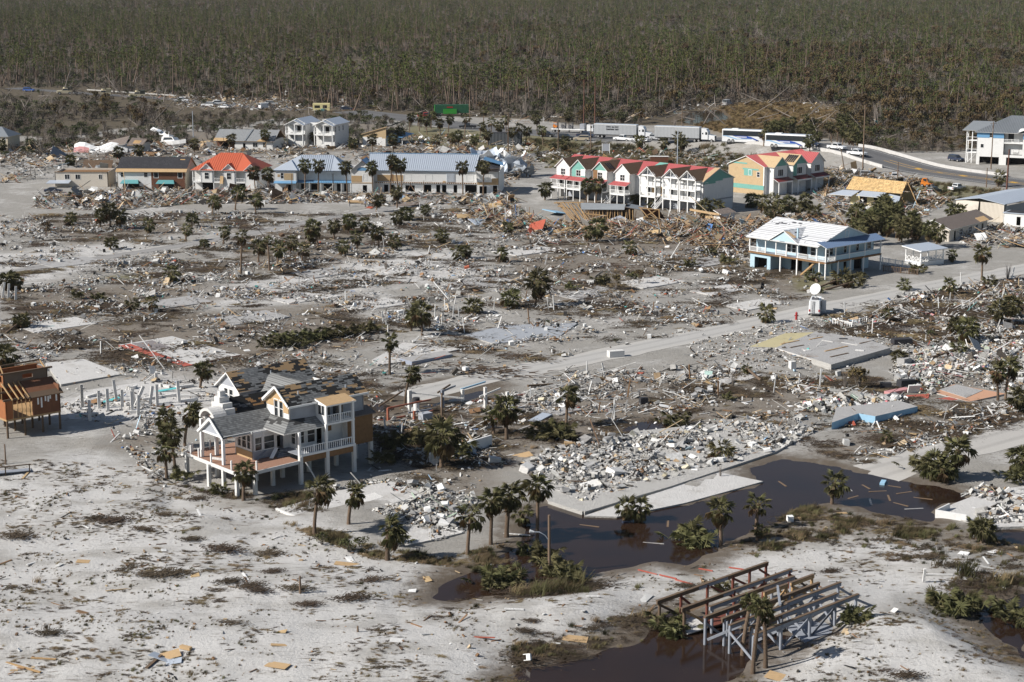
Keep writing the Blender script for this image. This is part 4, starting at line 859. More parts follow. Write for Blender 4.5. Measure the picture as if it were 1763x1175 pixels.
def townrow2():
 row, rz = house('town_house_block', 'short town house block with plywood side wall, teal gables and broken red roof', 'town houses', (1315,337), None, 0,44.5)
 L, D = 24.5,12.5; w = MB(); wall(w, 'L', 0,0, D, 0,7.9, [(1.6,.9,4.9,1.3),(4.4,1.0,5.2,1.4)], OSBY); wall(w, 'F', 0,0, L, 0,7.9, [], WHITE); wall(w, 'R', L, 0, D, 0,7.9, [], WHITE); wall(w, 'B', D, 0, L, 0,7.9, [], WHITE); gable_end(w, 'L', 0,0, D, 7.9,10.3, OSBY)
 w.box(-.04,0,2,7.5,6.6,7.0, TEAL); w.box(-.04,0,4.1,7,5.0,6.6, TEAL); w.box(-.04,0,6,12,9.0 - .9,8.5, TEAL); w.box(-.05,0,.1,12,1.4,2.6, TEAL); w.box(-.05,0,.0,.3,2.6,7.9, WHITE2); w.build('wall', None, row)
 window(row, 'L', -.03,4.4,1.0,5.2,1.4); window(row, 'L', 0,1.6,.9,4.9,1.3)
 r = MB(); r.slab([(-.4,-.3,7.8),(L + .3,-.3,7.8),(L + .3, D / 2,10.45),(-.4, D / 2,10.45)], .14, METR, WHITE2); r.slab([(-.4, D / 2,10.45),(L + .3, D / 2,10.45),(L + .3, D + .3,7.8),(-.4, D + .3,7.8)], .14, METR, WHITE2); seams(r, (-.4,-.3,7.8),(L + .3,-.3,7.8),(-.4, D / 2,10.45),(L + .3, D / 2,10.45), .5, METR); r.build('main_roof', None, row)
 for i, x in enumerate((4.4,13.0,21.2)):
  hw = 3.0; pj = -2.2; fm = [TEAL, TEAL, WHITE][i]; u = MB(); wo = [(x - 1.2,2.2,5.2,1.7)]
  wall(u, 'F', pj, x - hw, x + hw, 0,7.9, wo, WHITE); gable_end(u, 'F', pj, x - hw, x + hw, 7.9,10.2, fm); wall(u, 'L', x - hw, pj, 0,0,7.9, [], WHITE); wall(u, 'R', x + hw, pj, 0,0,7.9, [], WHITE)
  if i == 1: u.box(x - hw - .04, x - 1.4, pj - .04, pj, 4.5,7.9, TEAL)
  if i == 0: u.box(x + hw + .6, x + hw + 2.4,-.04,0,5.6,7.8, TEAL)
  u.build('unit_front', None, row); window(row, 'F', pj, x - 1.2,2.2,5.2,1.7,3,1, i == 1)
  q = MB(); rm = [OSBY, OSBY, METR][i]; mr = [METR, METR, METR][i]
  q.slab([(x - hw - .4,5,7.7),(x - hw - .4, pj - .4,7.7),(x, pj - .4,10.4),(x, 6.2,10.4)], .13, rm, WHITE2); q.slab([(x, 6.2,10.4),(x, pj - .4,10.4),(x + hw + .4, pj - .4,7.7),(x + hw + .4,5,7.7)], .13, mr, WHITE2)
  if i == 1:
   for k in range(5): q.bar((x - 2.6,-1.6 + k * .7,8.4),(x - .5,-1.8 + k * .7,10.2), .42,.1, BLKF)
  if i == 2: seams(q, (x - hw - .4, pj - .4,7.75),(x - hw - .4,5,7.75),(x, pj - .4,10.45),(x, 6.2,10.45), .5, METR)
  q.build('gable_roof', None, row)
  p = MB(); p.slab([(x - hw - .6, pj - 2.0,3.9),(x + hw + .6, pj - 2.0,3.9),(x + hw + .3, pj, 4.7),(x - hw - .3, pj, 4.7)], .1, MAROON, WHITE2)
  for s in (-hw, hw): p.box(x + s - .1, x + s + .1, pj - 1.9, pj - 1.7,0,3.85, WHITE2)
  p.box(x - hw, x + hw, pj - 1.95, pj - 1.8,3.5,3.8, WHITE2); p.build('porch_roof', None, row); window(row, 'F', pj, x - 1.2,2.0,1.4,1.5,2,1)
townrow2()
# ------------------------------------------------------------------ red roofed house and the white motel
def red_house():
 h, rz = house('red_roof_house', 'white two storey house with an orange red hip roof and three gabled bays', 'house', (332,328), None, 0,-9)
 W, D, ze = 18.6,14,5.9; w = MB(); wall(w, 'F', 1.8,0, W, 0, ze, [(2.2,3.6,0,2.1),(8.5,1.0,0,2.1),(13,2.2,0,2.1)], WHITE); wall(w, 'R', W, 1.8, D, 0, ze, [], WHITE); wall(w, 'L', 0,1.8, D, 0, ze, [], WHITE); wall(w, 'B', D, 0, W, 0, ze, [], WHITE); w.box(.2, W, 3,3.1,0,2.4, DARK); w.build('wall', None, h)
 r = MB(); hip(r, 0, W, 0, D, ze, 9.9,6.2,12.6,.4,.15, METO, WHITE2); r.build('roof', None, h)
 s = MB(); c = .4; ym = D / 2
 seams(s, (6.2, -c, ze - .15),(12.6, -c, ze - .15),(6.2, ym, 9.95),(12.6, ym, 9.95), .6, METO)
 for k in range(1,10): t = k / 10; s.bar((-c + (6.2 + c) * t, -c, ze - .15),(-c + (6.2 + c) * t, -c + (ym + c) * t, ze - .15 + (9.9 - ze + .2) * t), .05,.06, METO)
 s.build('roof_seam', None, h)
 for x in (2.5,8.9,15.2):
  u = MB(); wall(u, 'F', 0, x, x + 3.4,2.3 if x < 5 else 0, ze, [(x + 1.1,1.2,3.3,1.7)], WHITE); gable_end(u, 'F', 0, x, x + 3.4, ze, 7.4, WHITE); wall(u, 'R', x + 3.4,0,1.8,0 if x > 5 else 2.3, ze, [], WHITE); wall(u, 'L', x, 0,1.8,0 if x > 5 else 2.3, ze, [], WHITE); u.box(x, x + 3.4,.2,1.8,2.2,2.4, WHITE)
  for k in range(8):
   for xx in (x - .05, x + 3.15): u.box(xx, xx + .3,-.05,.2,2.6 + k * .42,2.82 + k * .42, GREYW)
  u.build('bay', None, h); window(h, 'F', 0, x + 1.1,1.2,3.3,1.7)
  a = MB(); a.tube([(x + 1.7 + .62 * math.cos(t), -.04,5.0 + .55 * math.sin(t)) for t in np.linspace(0, math.pi, 9)], .06,5, WHITE2); a.build('window_arch', None, h)
  q = MB(); q.slab([(x - .4,4.4,5.7),(x - .4,-.4,5.7),(x + 1.7,-.4,7.6),(x + 1.7,4.4,7.6)], .12, METO, WHITE2); q.slab([(x + 1.7,4.4,7.6),(x + 1.7,-.4,7.6),(x + 3.8,-.4,5.7),(x + 3.8,4.4,5.7)], .12, METO, WHITE2); q.build('bay_roof', None, h)
 for a, b in ((0,2.4),(6,8.8),(12.4,15.1)): 
  p = MB(); p.box(a, b, .1,1.8,2.2,2.5, WHITE2); p.box(a, a + .2,.1,.3,0, ze, WHITE2); p.build('balcony', None, h); rail(h, [(a, .15,2.5),(b, .15,2.5)], 1.0,.4, None, False)
 p = MB(); p.slab([(8.0,-.5,2.0),(9.0,-.7,2.0),(9.1,-.3,4.2),(8.1,-.2,4.2)], .08, OSB); p.build('loose_panel', None, h)
red_house()
def motel():
 h, rz = house('motel_wing', 'white motel wing with a pale blue hip roof and blue canopy', 'motel', (473,331), None, 0,-3)
 W, D, ze = 21.5,13,6.2; w = MB()
 wall(w, 'F', 2.2,6.3, W, 0, ze, [(7.0,1.2,0,2.1),(9.8,2.0,.4,1.7),(13.3,2.6,.3,1.8),(17,1.1,0,2.2),(19,1.0,0,2.2)], WHITE); wall(w, 'F', 0,0,6.2,0, ze, [(3.2,1.4,0,2.1),(1.8,.8,3.8,1.5)], WHITE); wall(w, 'R', 6.2,0,2.2,0, ze, [], WHITE); wall(w, 'L', 0,0, D, 0, ze, [], WHITE); wall(w, 'R', W, 2.2, D, 0, ze, [], WHITE); wall(w, 'B', D, 0, W, 0, ze, [], WHITE)
 w.box(.3, W - .3,3.5,3.6,0,5.8, DARK); w.box(.9,1.6,-.04,0,4.2,4.9, OSB); w.box(2.7,5.2,-.05,0,3.4,5.2, OSBY); w.build('wall', None, h)
 for a in (14.3,20.2): window(h, 'F', 2.2, a, 1.0,3.6,1.7)
 window(h, 'F', 2.2,8.6,1.8,3.6,1.5,2,1); window(h, 'F', 0,1.8,.8,3.8,1.5)
 r = MB(); hip(r, 0,19.5,1.0, D, ze, 9.6,6.5,15.5,.5,.15, METG, METB); r.build('roof', None, h)
 r = MB(); seams(r, (6.5,.5, ze - .2),(15.5,.5, ze - .2),(6.5,7,9.65),(15.5,7,9.65), .55, METG, .08,.1); r.build('roof_seam', None, h)
 r = MB(); r.slab([(-.4,-.4,6.1),(6.6,-.4,6.1),(4.3,3.4,8.4)], .12, METG, METB); r.slab([(6.6,-.4,6.1),(6.6,5.4,6.4),(4.3,5.4,8.4),(4.3,3.4,8.4)], .12, METB, METB); r.slab([(-.4,5.4,6.1),(-.4,-.4,6.1),(4.3,3.4,8.4),(4.3,5.4,8.4)], .12, METG, METB); r.build('bay_roof', None, h)
 r = MB(); r.slab([(6.2,.5,2.6),(W, .5,2.6),(W, 2.2,3.1),(6.2,2.2,3.1)], .08, METB); r.slab([(0,-1.4,2.6),(6.2,-1.4,2.6),(6.2,0,3.1),(0,0,3.1)], .08, METB); seams(r, (6.2,.5,2.6),(W, .5,2.6),(6.2,2.2,3.1),(W, 2.2,3.1), .5, METB)
 for x in (6.6,9.5,12.7,16,18.4,21): r.box(x, x + .14,.55,.7,0,2.55, WHITE2)
 r.build('canopy', None, h)
 # the long block
 h, rz = house('motel_block', 'long white two storey motel with a pale ribbed metal roof, right end torn open', 'motel', (605,332), None, 0,-5.5)
 W, D, ze = 41,14,6.2; w = MB(); gf = [(8.8,1.2,0,2.1),(10.6,1.2,0,2.1),(14.8,2.6,.2,1.8),(20.0,2.0,0,2.2),(23.4,1.1,0,2.2),(25.0,1.2,0,2.2),(28.2,1.0,0,2.2),(31.4,3.6,0,2.3)]
 wall(w, 'F', 1.8,6.2,35,0, ze, gf, WHITE); wall(w, 'F', 0,0,6.2,0, ze, [(3.2,1.2,0,2.1),(3.2,.0,3,1)][:1], WHITE); wall(w, 'R', 6.2,0,1.8,0, ze, [], WHITE); gable_end(w, 'F', 0,0,6.2, ze, 8.9, WHITE); wall(w, 'L', 0,0, D, 0, ze, [], WHITE)
 wall(w, 'F', 0,34.8, W, 0, ze, [(35.6,2.0,0,2.2),(39.3,1.2,0,2.4)], WHITE); wall(w, 'R', W, 0, D, 0, ze, [], WHITE); wall(w, 'L', 34.8,0,1.8,0, ze, [], WHITE); wall(w, 'B', D, 0, W, 0, ze, [], WHITE); w.box(.3, W - .3,3.4,3.5,0,5.9, DARK); w.box(.3,6,1.2,1.3,0,2.5, DARK); w.box(35, W - .3,1.6,1.7,0,2.8, DARK)
 w.box(0.1,3.0,-.05,0,3.0,4.7, OSB); w.box(0.1,6.2,-.06,0,2.6,2.85, OSB); w.box(7.0,14.2,1.74,1.8,3.1,4.8, OSB); w.box(11,11.5,1.72,1.8,3.0,5.0, OSB2); w.box(35,40.8,-.05,0,2.6,3.3, OSB); w.box(39,40.8,-.06,0,3.3,4.4, OSB); w.box(25.2,26,1.74,1.8,2.8,3.3, OSB); w.build('wall', None, h)
 for a in (20.4,31.8,14.5): window(h, 'F', 1.8, a, 1.8,3.4,1.6,2,2)
 window(h, 'F', 0,3.4,.9,3.5,1.6); window(h, 'F', 0,36.6,1.9,3.5,1.8,2,2)
 s = MB(); s.box(26.3,28.6,1.7,1.8,3.1,5.4, METG)
 for k in range(7): s.box(26.4 + k * .33,26.46 + k * .33,1.64,1.7,3.1,5.4, WHITE2)
 s.build('shutter', None, h)
 j = MB(); j.bar((6.2,1.6,2.75),(35,1.6,2.75), .1,.3, OSB2)
 for k in range(48): j.box(6.4 + k * .6,6.5 + k * .6,1.0,1.6,2.6,2.85, WHITE2)
 j.build('joist_ends', None, h)
 r = MB(); r.slab([(4.6,1.3, ze - .1),(34.2,1.3, ze - .1),(34.8,7.6,10.1),(4.0,7.6,10.1)], .15, METG, METB); r.slab([(4.0,7.6,10.1),(34.8,7.6,10.1),(34.2, D + .4, ze - .1),(4, D + .4, ze - .1)], .15, METG, METB); r.build('roof', None, h)
 r = MB(); seams(r, (4.6,1.3, ze - .08),(34.2,1.3, ze - .08),(4,7.6,10.12),(34.8,7.6,10.12), .55, METG, .09,.12); r.bar((4,7.6,10.2),(34.8,7.6,10.2), .3,.12, METB); r.build('roof_seam', None, h)
 r = MB(); r.slab([(-.4,7,6.0),(-.4,-.5,6.0),(3.1,-.5,9.1),(3.1,7.6,9.1)], .13, GREYB, WHITE2); r.slab([(3.1,7.6,9.1),(3.1,-.5,9.1),(6.6,-.5,6.0),(6.6,7,6.0)], .13, METB, BROWNW); r.build('bay_roof', None, h)
 a = MB(); a.tube([(3.1 + 1.7 * math.cos(t), -.05,6.0 + 1.2 * math.sin(t)) for t in np.linspace(.1, math.pi - .1,9)], .12,5, WHITE2); a.slab([(1.6,-.03,6.1),(4.6,-.03,6.1),(4.2,-.03,6.8),(3.1,-.03,7.15),(2.0,-.03,6.8)], .03, METB); a.tube([(3.1 + .3 * math.cos(t), -.05,8.0 + .3 * math.sin(t)) for t in np.linspace(0,6.28,10)], .06,4, WHITE2, False); a.build('arch_trim', None, h)
 k = MB(); k.slab([(35,2,6.4),(W, 2,6.3),(W - .5,9,7.2),(35.2,8,8.6)], .1, BLKF); k.bar((34.6,1.2,6.3),(40.8,3,6.7), .5,.1, TIMBD); k.slab([(36,6,8.9),(41.5,7,7.2),(41,11,7.6),(36,10,9.3)], .1, METB); k.bar((36,-.3,6.4),(41,-.2,6.4), .3,.2, TIMBD); k.build('torn_roof', None, h)
motel()
# ------------------------------------------------------------------ the farther houses
def far_houses():
 h, rz = house('roadside_motel', 'two tone motel with black felt roof, teal awnings and brown and white front', 'motel', (203,325), None, 0,-3)
 W, D, ze = 19.3,13,5.0; w = MB(); wall(w, 'F', 0,0,9.6,0, ze, [(1.0,1.0,3.3,1.2),(7.6,1.0,3.3,1.2)], WHITE); wall(w, 'F', 0,9.6, W, 0, ze, [(10.4,1.2,3.1,1.5),(17.2,1.2,3.1,1.5)], BROWNW); wall(w, 'R', W, 0, D, 0, ze, [], TAN); wall(w, 'L', 0,0, D, 0, ze, [], TAN); wall(w, 'B', D, 0, W, 0, ze, [], TAN); gable_end(w, 'R', W, 0, D, ze, 8.2, TAN); w.build('wall', None, h)
 for a in (1.0,7.6): window(h, 'F', 0, a, 1.0,3.3,1.2)
 for a in (10.4,17.2): window(h, 'F', 0, a, 1.2,3.1,1.5,1,1)
 fm = torn('felt_roof', (.045,.045,.05),(.04,.04,.045),(.46,.29,.13), -3,.5,.645,1.4,.2)
 r = MB(); r.slab([(-.4,-.6,4.8),(W + .4,-.6,4.8),(W + .4,.9,5.55),(-.4,.9,5.55)], .12, OSB, TIMB); r.slab([(-.4,.9,5.6),(W + .4,.9,5.6),(W + .4, D / 2,8.3),(-.4, D / 2,8.3)], .14, fm, TIMB); r.slab([(-.4, D / 2,8.3),(W + .4, D / 2,8.3),(W + .4, D + .4,4.9),(-.4, D + .4,4.9)], .14, fm, TIMB); r.build('roof', None, h)
 for a in (1.5,11.6):
  p = MB(); p.slab([(a - .3,-2.2,1.7),(a + 5.0,-2.2,1.7),(a + 4.3,0,2.5),(a, 0,2.5)], .08, METT); p.slab([(a + 5.0,-2.2,1.7),(a + 5.3,0,1.7),(a + 4.3,0,2.5)], .08, BLKF); p.box(a, a + 4.6,-.05,0,.1,1.6, DARK); p.build('awning', None, h)
 h, rz = house('flat_motel', 'low beige motel block with missing roof and a plain grey side', 'motel', (95.5,322), None, 0,0)
 W, D, ze = 15,10,4.2; w = MB(); wall(w, 'F', 0,0, W, 0, ze, [(2.8,1.3,2.2,1.3),(5.8,1.3,2.2,1.3),(12.4,.9,2.2,1.2)], BEIGE); wall(w, 'R', W, 0, D, 0, ze, [], mat('stained_grey', (.36,.33,.30), .9,.25,.8,.5)); wall(w, 'L', 0,0, D, 0, ze, [], BEIGE); wall(w, 'B', D, 0, W, 0, ze, [], BEIGE); w.box(.2, W - .2,.2, D - .2,3.6,3.7, OSB2); w.bar((-.1,0,4.25),(W, 0,4.25), .4,.12, OSB2); w.build('wall', None, h)
 for a, q in ((2.8,1.3),(5.8,1.3),(12.4,.9)): window(h, 'F', 0, a, q, 2.2,1.3,2,1)
 p = MB(); p.slab([(-2,-2.6,1.3),(4.4,-2.6,1.3),(4.6,0,1.9),(-1.6,0,1.9)], .08, METG); p.build('awning', None, h)
 h, rz = house('twin_house', 'white three storey twin house with grey metal roofs and stacked porches', 'house', (492,253), None, 0,-18)
 W, D, ze = 17.6,14,8.0; w = MB(); so = [(2.2,.8,5.4,1.7),(5.2,.8,5.4,1.7),(8.6,.8,5.4,1.7)]
 for x0, x1 in ((0,6.6),(10.6, W)):
  wall(w, 'F', 1.8, x0, x1,0, ze, [(x0 + 1,1.2,4.9,2.2),(x0 + 3.6,1.4,4.9,2.2),(x0 + 1,1.0,.6,2.0)], WHITE); wall(w, 'R', x1,1.8, D, 0, ze, so if x1 == W else [], WHITE); wall(w, 'L', x0,1.8, D, 0, ze, [], WHITE); wall(w, 'B', D, x0, x1,0, ze, [], WHITE)
 wall(w, 'F', 6,6.6,10.6,0, ze, [], WHITE); w.box(.3,6.4,2.6,2.7,0,7.8, DARK); w.box(10.9, W - .3,2.6,2.7,0,7.8, DARK); w.build('wall', None, h)
 for q in so: window(h, 'R', W, *q)
 for x0, x1 in ((0,6.6),(10.6, W)):
  p = MB(); p.box(x0, x1,0,1.8,4.2,4.5, WHITE2)
  for s in (x0 + .1, (x0 + x1) / 2, x1 - .3): p.box(s, s + .22,0,.22,0,7.6, WHITE2)
  p.build('porch', None, h); rail(h, [(x0,.1,4.5),(x1,.1,4.5)], 1.0,.35, None, False)
  r = MB(); gable(r, x0, x1,-.1,5,7.7,9.2, 'y', .4,.14, METG); gable_end(r, 'F', .1, x0, x1,7.7,9.1, WHITE); r.build('porch_roof', None, h)
  r = MB(); gable(r, x0, x1,2.5, D, ze, 9.6, 'y', .4,.14, METG); gable_end(r, 'B', D, x0, x1, ze, 9.5, WHITE); r.build('roof', None, h)
 h, rz = house('ranch_house', 'long low white house with a grey shingle roof and missing eave boards', 'house', (372,257), None, 0,-9)
 W, D, ze = 20,13,3.2; w = MB(); wall(w, 'F', 0,6.6, W, 0, ze, [(9.5,.9,0,2.1),(13,1.6,.9,1.4),(16.5,1.2,.9,1.4)], WHITE); wall(w, 'F', 1,0,6.6,0, ze, [(1.5,2.6,0,2.2)], BROWNW); wall(w, 'R', W, 0, D, 0, ze, [], WHITE); wall(w, 'L', 0,1, D, 0, ze, [], WHITE); wall(w, 'B', D, 0, W, 0, ze, [], WHITE); w.box(1,19,2.4,2.5,0,3, DARK); w.build('wall', None, h); window(h, 'F', 0,13,1.6,.9,1.4,2,1); window(h, 'F', 0,16.5,1.2,.9,1.4)
 r = MB(); gable(r, 0, W, 0, D, ze, 6.2, 'x', .7,.14, GRSH, None, TIMB); r.slab([(-.74,-.74,2.9),(4.5,-.74,2.9),(3.9,1.1,3.75),(-.74,1.1,3.75)], .05, OSB); r.slab([(14.5,-.74,2.9),(18,-.74,2.9),(18,.6,3.5),(15.2,.6,3.5)], .05, OSB); r.bar((10.4,-.7,3.05),(11.2,6.5,6.4), .5,.08, METD); r.build('roof', None, h)
 h, rz = house('slant_roof_building', 'roadside building with a single slanting roof over a plywood and white end wall', 'building', (625,251), None, 0,-14)
 W, D = 8.4,17; w = MB(); w.slab([(0,0,0),(W, 0,0),(W, 0,6.6),(0,0,4.0)], .2, OSBY); w.box(-.05, W - 1.4,-.08,0,.2,3.0, WHITE); w.box(W - 1.4, W - .2,-.07,0,0,2.6, WHITE); wall(w, 'R', W, 0, D, 0,3.4, [(3,5,.4,2)], LBLUE); wall(w, 'L', 0,0, D, 0,3.9, [], TAN); wall(w, 'B', D, 0, W, 0,3.9, [], TAN); w.build('wall', None, h)
 r = MB(); r.slab([(-.6,-.4,4.0),(W + .4,-.4,6.75),(W + .4, D, 6.9),(-.6, D, 4.0)], .2, TIMBD, OSBY); r.slab([(W + .2,.6,3.4),(W + 5.5,1.2,3.0),(W + 5.5, D - 2,3.2),(W + .2, D - 2,3.7)], .15, METB); r.slab([(W + .4,-.3,6.7),(W + 2.4,3,7.6),(W + 2.4,12,7.8),(W + .4,12,6.8)], .1, BLKF); r.build('roof', None, h); posts(h, 'porch_post', [(W + 5.2,2),(W + 5.2,8),(W + 5.2,13)], .2,0,3.0, WHITE2)
 h, rz = house('stilt_block', 'white three storey block with blue top band, open garages and grey metal hip roof', 'apartment block', (1680,283), None, 0,-24)
 W, D, ze = 34,15,10.6; w = MB()
 for x0, x1, bl in ((0,8.2,1),(14.0,18.4,1),(23,29,1)):
  wall(w, 'F', 0, x0, x1,3.3, ze, [(x0 + 1.2,.9,5.3,1.1),(x0 + 3.8,1.0,8.6,1.3)] if x0 == 0 else [], WHITE); w.box(x0, x1,-.06,0,8.5 if x0 == 0 else 8.3, ze - .1, METB) if x0 else (w.box(x0, x0 + 3.8,-.06,0,8.4, ze - .1, METB), w.box(x0 + 4.8, x1,-.06,0,8.4, ze - .1, METB))
 for x0, x1 in ((8.2,14.0),(18.4,23),(29, W)):
  wall(w, 'F', 1.8, x0, x1,3.3, ze, [(x0 + 1.0,3.6,7.4,2.4),(x0 + 2.8,1.5,4.1,2.1)], WHITE); w.box(x0, x1,.1,1.8,6.8,7.1, WHITE2)
 wall(w, 'L', 0,0, D, 3.3, ze, [], WHITE); w.box(-.06,0,0,3,8.4, ze - .1, METB); wall(w, 'R', W, 0, D, 0, ze, [], WHITE); wall(w, 'B', D, 0, W, 0, ze, [], WHITE); wall(w, 'F', 0,0, W, 0,3.3, [(1.0,6,0,2.5),(9.2,6,0,2.5),(17.8,6,0,2.5),(26,6,0,2.5)], WHITE); wall(w, 'L', 0,.2, D, 0,3.3, [(1,3,0,2.4)], WHITE); w.box(.2, W, 5,5.1,0,3.3, DARK); w.box(8,14,2.6,2.7,3.4,10.4, DARK); w.build('wall', None, h)
 window(h, 'F', 0,1.2,.9,5.3,1.1,1,1); window(h, 'F', 0,3.8,1.0,8.6,1.3)
 for x0 in (8.2,18.4,29): rail(h, [(x0 + .1,.2,7.1),(x0 + 2.4,.2,7.1),(x0 + 4.5,.2,7.1)], 1.0,.3, None, False); window(h, 'F', 1.8, x0 + 1.0,3.6,7.4,2.4,2,1); window(h, 'F', 1.8, x0 + 2.8,1.5,4.1,2.1,2,1)
 r = MB(); hip(r, 0, W, 0, D, ze, 15.0,9, W - 9,.8,.18, METD); hip(r, -4.6,4,3,11, ze, 13.0,-2.6,4,.5,.16, METD); r.build('roof', None, h)
 r = MB(); seams(r, (9,-.8, ze - .3),(25,-.8, ze - .3),(9, D / 2,15.05),(25, D / 2,15.05), .5, METD, .07,.1)
 for k in range(1,20): t = k / 20; r.bar((-.8 + 9.8 * t, -.8, ze - .3),(-.8 + 9.8 * t, -.8 + 8.3 * t, ze - .3 + 4.85 * t), .07,.1, METD)
 r.slab([(12.4,-1.2,10.4),(15.2,-1.2,11.6),(15.2,2,11.8),(12.4,2,11.6)], .1, METD, WHITE2); r.slab([(15.2,2,11.8),(15.2,-1.2,11.6),(18,-1.2,10.4),(18,2,11.6)], .1, METD, WHITE2); r.build('roof_seam', None, h)
 s = MB()
 for z in (3.4,7.2): s.box(-3.8,-.1,3,6, z - .2, z, WHITE2)
 for x, y in ((-3.7,3.1),(-2,3.1),(-3.7,5.9)): s.box(x - .12, x + .12, y - .12, y + .12,0,10.6, WHITE2)
 for z in (3.4,7.2): s.bar((-3.8,3.05, z + 1),(-.1,3.05, z + 1), .1,.1, WHITE2); s.bar((-3.8,3.0, z + .5),(-3.8,6, z + .5), .06,.9, WHITE2)
 for k in range(14): s.box(-3.4 + k * .22,-3.15 + k * .22,3.3,4.4,.2 + k * .24,.28 + k * .24, WHITE2)
 s.build('stair_tower', None, h)
 h, rz = house('yellow_cottage', 'wrecked cream yellow cottage with bare plywood roof and white porch roof', 'house', (1452,352), None, 0,-38)
 W, D, ze = 16,10,3.2; w = MB(); wall(w, 'F', 0,2,14,0, ze, [(4.6,2.2,0,2.5),(8.6,2.2,0,2.5),(12,1.2,0,2.5)], CREAM); wall(w, 'L', 2,0, D, 0, ze, [], CREAM); wall(w, 'B', D, 2,15,0, ze, [], CREAM); w.box(2.3,13.5,2.2,2.3,0,3, DARK); w.build('wall', None, h)
 om = torn('plywood_roof', (.56,.38,.18),(.50,.33,.15),(.06,.05,.045), -38,.6,.70,1.2,.3)
 r = MB(); r.slab([(0,1.2,3.9),(W, 1.2,3.9),(W - .6,5,6.6),(0,5,6.9)], .14, om, TIMB); r.slab([(0,5,6.9),(W - .6,5,6.6),(W, D + .4,3.6),(0, D + .4,3.6)], .14, om, TIMB); r.build('roof', None, h)
 r = MB(); r.slab([(-3.6,-1.6,2.6),(3.4,-2.2,2.7),(4,1.4,3.8),(-1.2,1.6,3.6)], .12, METG, WHITE2); r.slab([(4.6,-2.0,2.9),(11.8,-2.0,2.9),(11.6,1.3,3.9),(4.8,1.3,3.9)], .12, METG, WHITE2); r.slab([(12.4,-1.6,2.3),(16,-.6,1.7),(15.6,1.2,3.2),(12.4,1.2,3.6)], .1, METG, WHITE2); r.build('porch_roof', None, h)
 r = MB()
 for k in range(9): y = 1.4 + k; r.bar((W - .5, y, .1),(W - .3, y, 3.6 + (3 - abs(y - 5) * .7)), .09,.12, TIMB)
 r.bar((W - .4,5,6.6),(W + 3.5,3.4,1.0), .1,.2, TIMB); r.bar((W - .4,7,5.4),(W + 3.0,6,.4), .1,.2, TIMBD); r.build('wall_stud', None, h)
 h, rz = house('beige_ranch_house', 'long beige house with a brown roof, broken at its far right end', 'house', (1634,417), None, 0,51)
 W, D, ze = 22,8,3.1; w = MB(); fo = [(2.4,1.0,0,2.2),(5.2,1.6,1.0,1.3),(10,1.7,1.0,1.3),(13.6,1.2,.8,1.6),(17,1.0,0,2.3)]; wall(w, 'F', 0,0,20,0, ze, fo, BEIGE); wall(w, 'L', 0,0, D, 0, ze, [(2.6,.9,1.2,1.2)], BEIGE); gable_end(w, 'L', 0,0, D, ze, 4.7, BEIGE); wall(w, 'B', D, 0, W, 0, ze, [], BEIGE); wall(w, 'R', W, 2, D, 0, ze, [], BEIGE); w.box(.3, W - .3,1.4,1.5,0,3, DARK); w.build('wall', None, h)
 for q in fo[1:4]: window(h, 'F', 0, *q, 2,2)
 window(h, 'L', 0,2.6,.9,1.2,1.2)
 r = MB(); gable(r, 0, W, 0, D, ze, 4.8, 'x', .5,.14, GREYB, None, WHITE2); r.build('roof', None, h); r = MB()
 for k in range(7): r.bar((15.5 + k * .7,-.5,2.95),(15.5 + k * .7,1.0,3.75), .14,.16, OSB)
 r.build('bare_rafter', None, h)
 h, rz = house('metal_warehouse', 'tan ribbed metal warehouse with a buckled corner and pale flat roof', 'warehouse', (1727,384), None, 0,47)
 W, D, ze = 26,13,4.6; w = MB(); wall(w, 'L', 0,0,6.4,0, ze, [], BEIGE); w.slab([(-.5,13,1.2),(-.3,7.0,.6),(.0,6.8, ze),(-.0,13, ze)], .12, BEIGE); wall(w, 'F', 0,1, W, 0, ze - .6, [], METD); wall(w, 'B', D, 0, W, 0, ze, [], TAN)
 for k in range(18): y = .3 + k * .35; w.box(-.05,0, y, y + .06,0, ze, TAN)
 w.build('wall', None, h); r = MB(); r.slab([(-.3,-.3, ze),(W, -.3, ze),(W, D / 2, ze + 1.2),(-.3, D / 2, ze + 1.0)], .12, METG); r.slab([(-.3, D / 2, ze + 1.0),(W, D / 2, ze + 1.2),(W, D + .3, ze),(-.3, D + .3, ze)], .12, METG); r.build('roof', None, h)
 h, rz = house('white_outbuilding', 'low white flat roofed building with one dark doorway', 'building', (1727,388), None, 0,-33)
 w = MB(); wall(w, 'F', 0,0,14,0,3, [(3.2,1.0,.2,2.1)], WHITE); wall(w, 'L', 0,0,5,0,3, [], WHITE); wall(w, 'B', 5,0,14,0,3, [], WHITE); w.box(.3,13.8,1.6,1.7,0,2.7, DARK); w.build('wall', None, h); r = MB(); r.box(-.2,14.2,-.2,5.2,3.0,3.15, METG); r.box(.3,14,.3,5,3.15,3.2, BLKF); r.build('roof', None, h)
 h, rz = house('brown_roof_house', 'collapsed low house with a sagging brown purple roof among bare trees', 'house', (180,262), None, 0,-12)
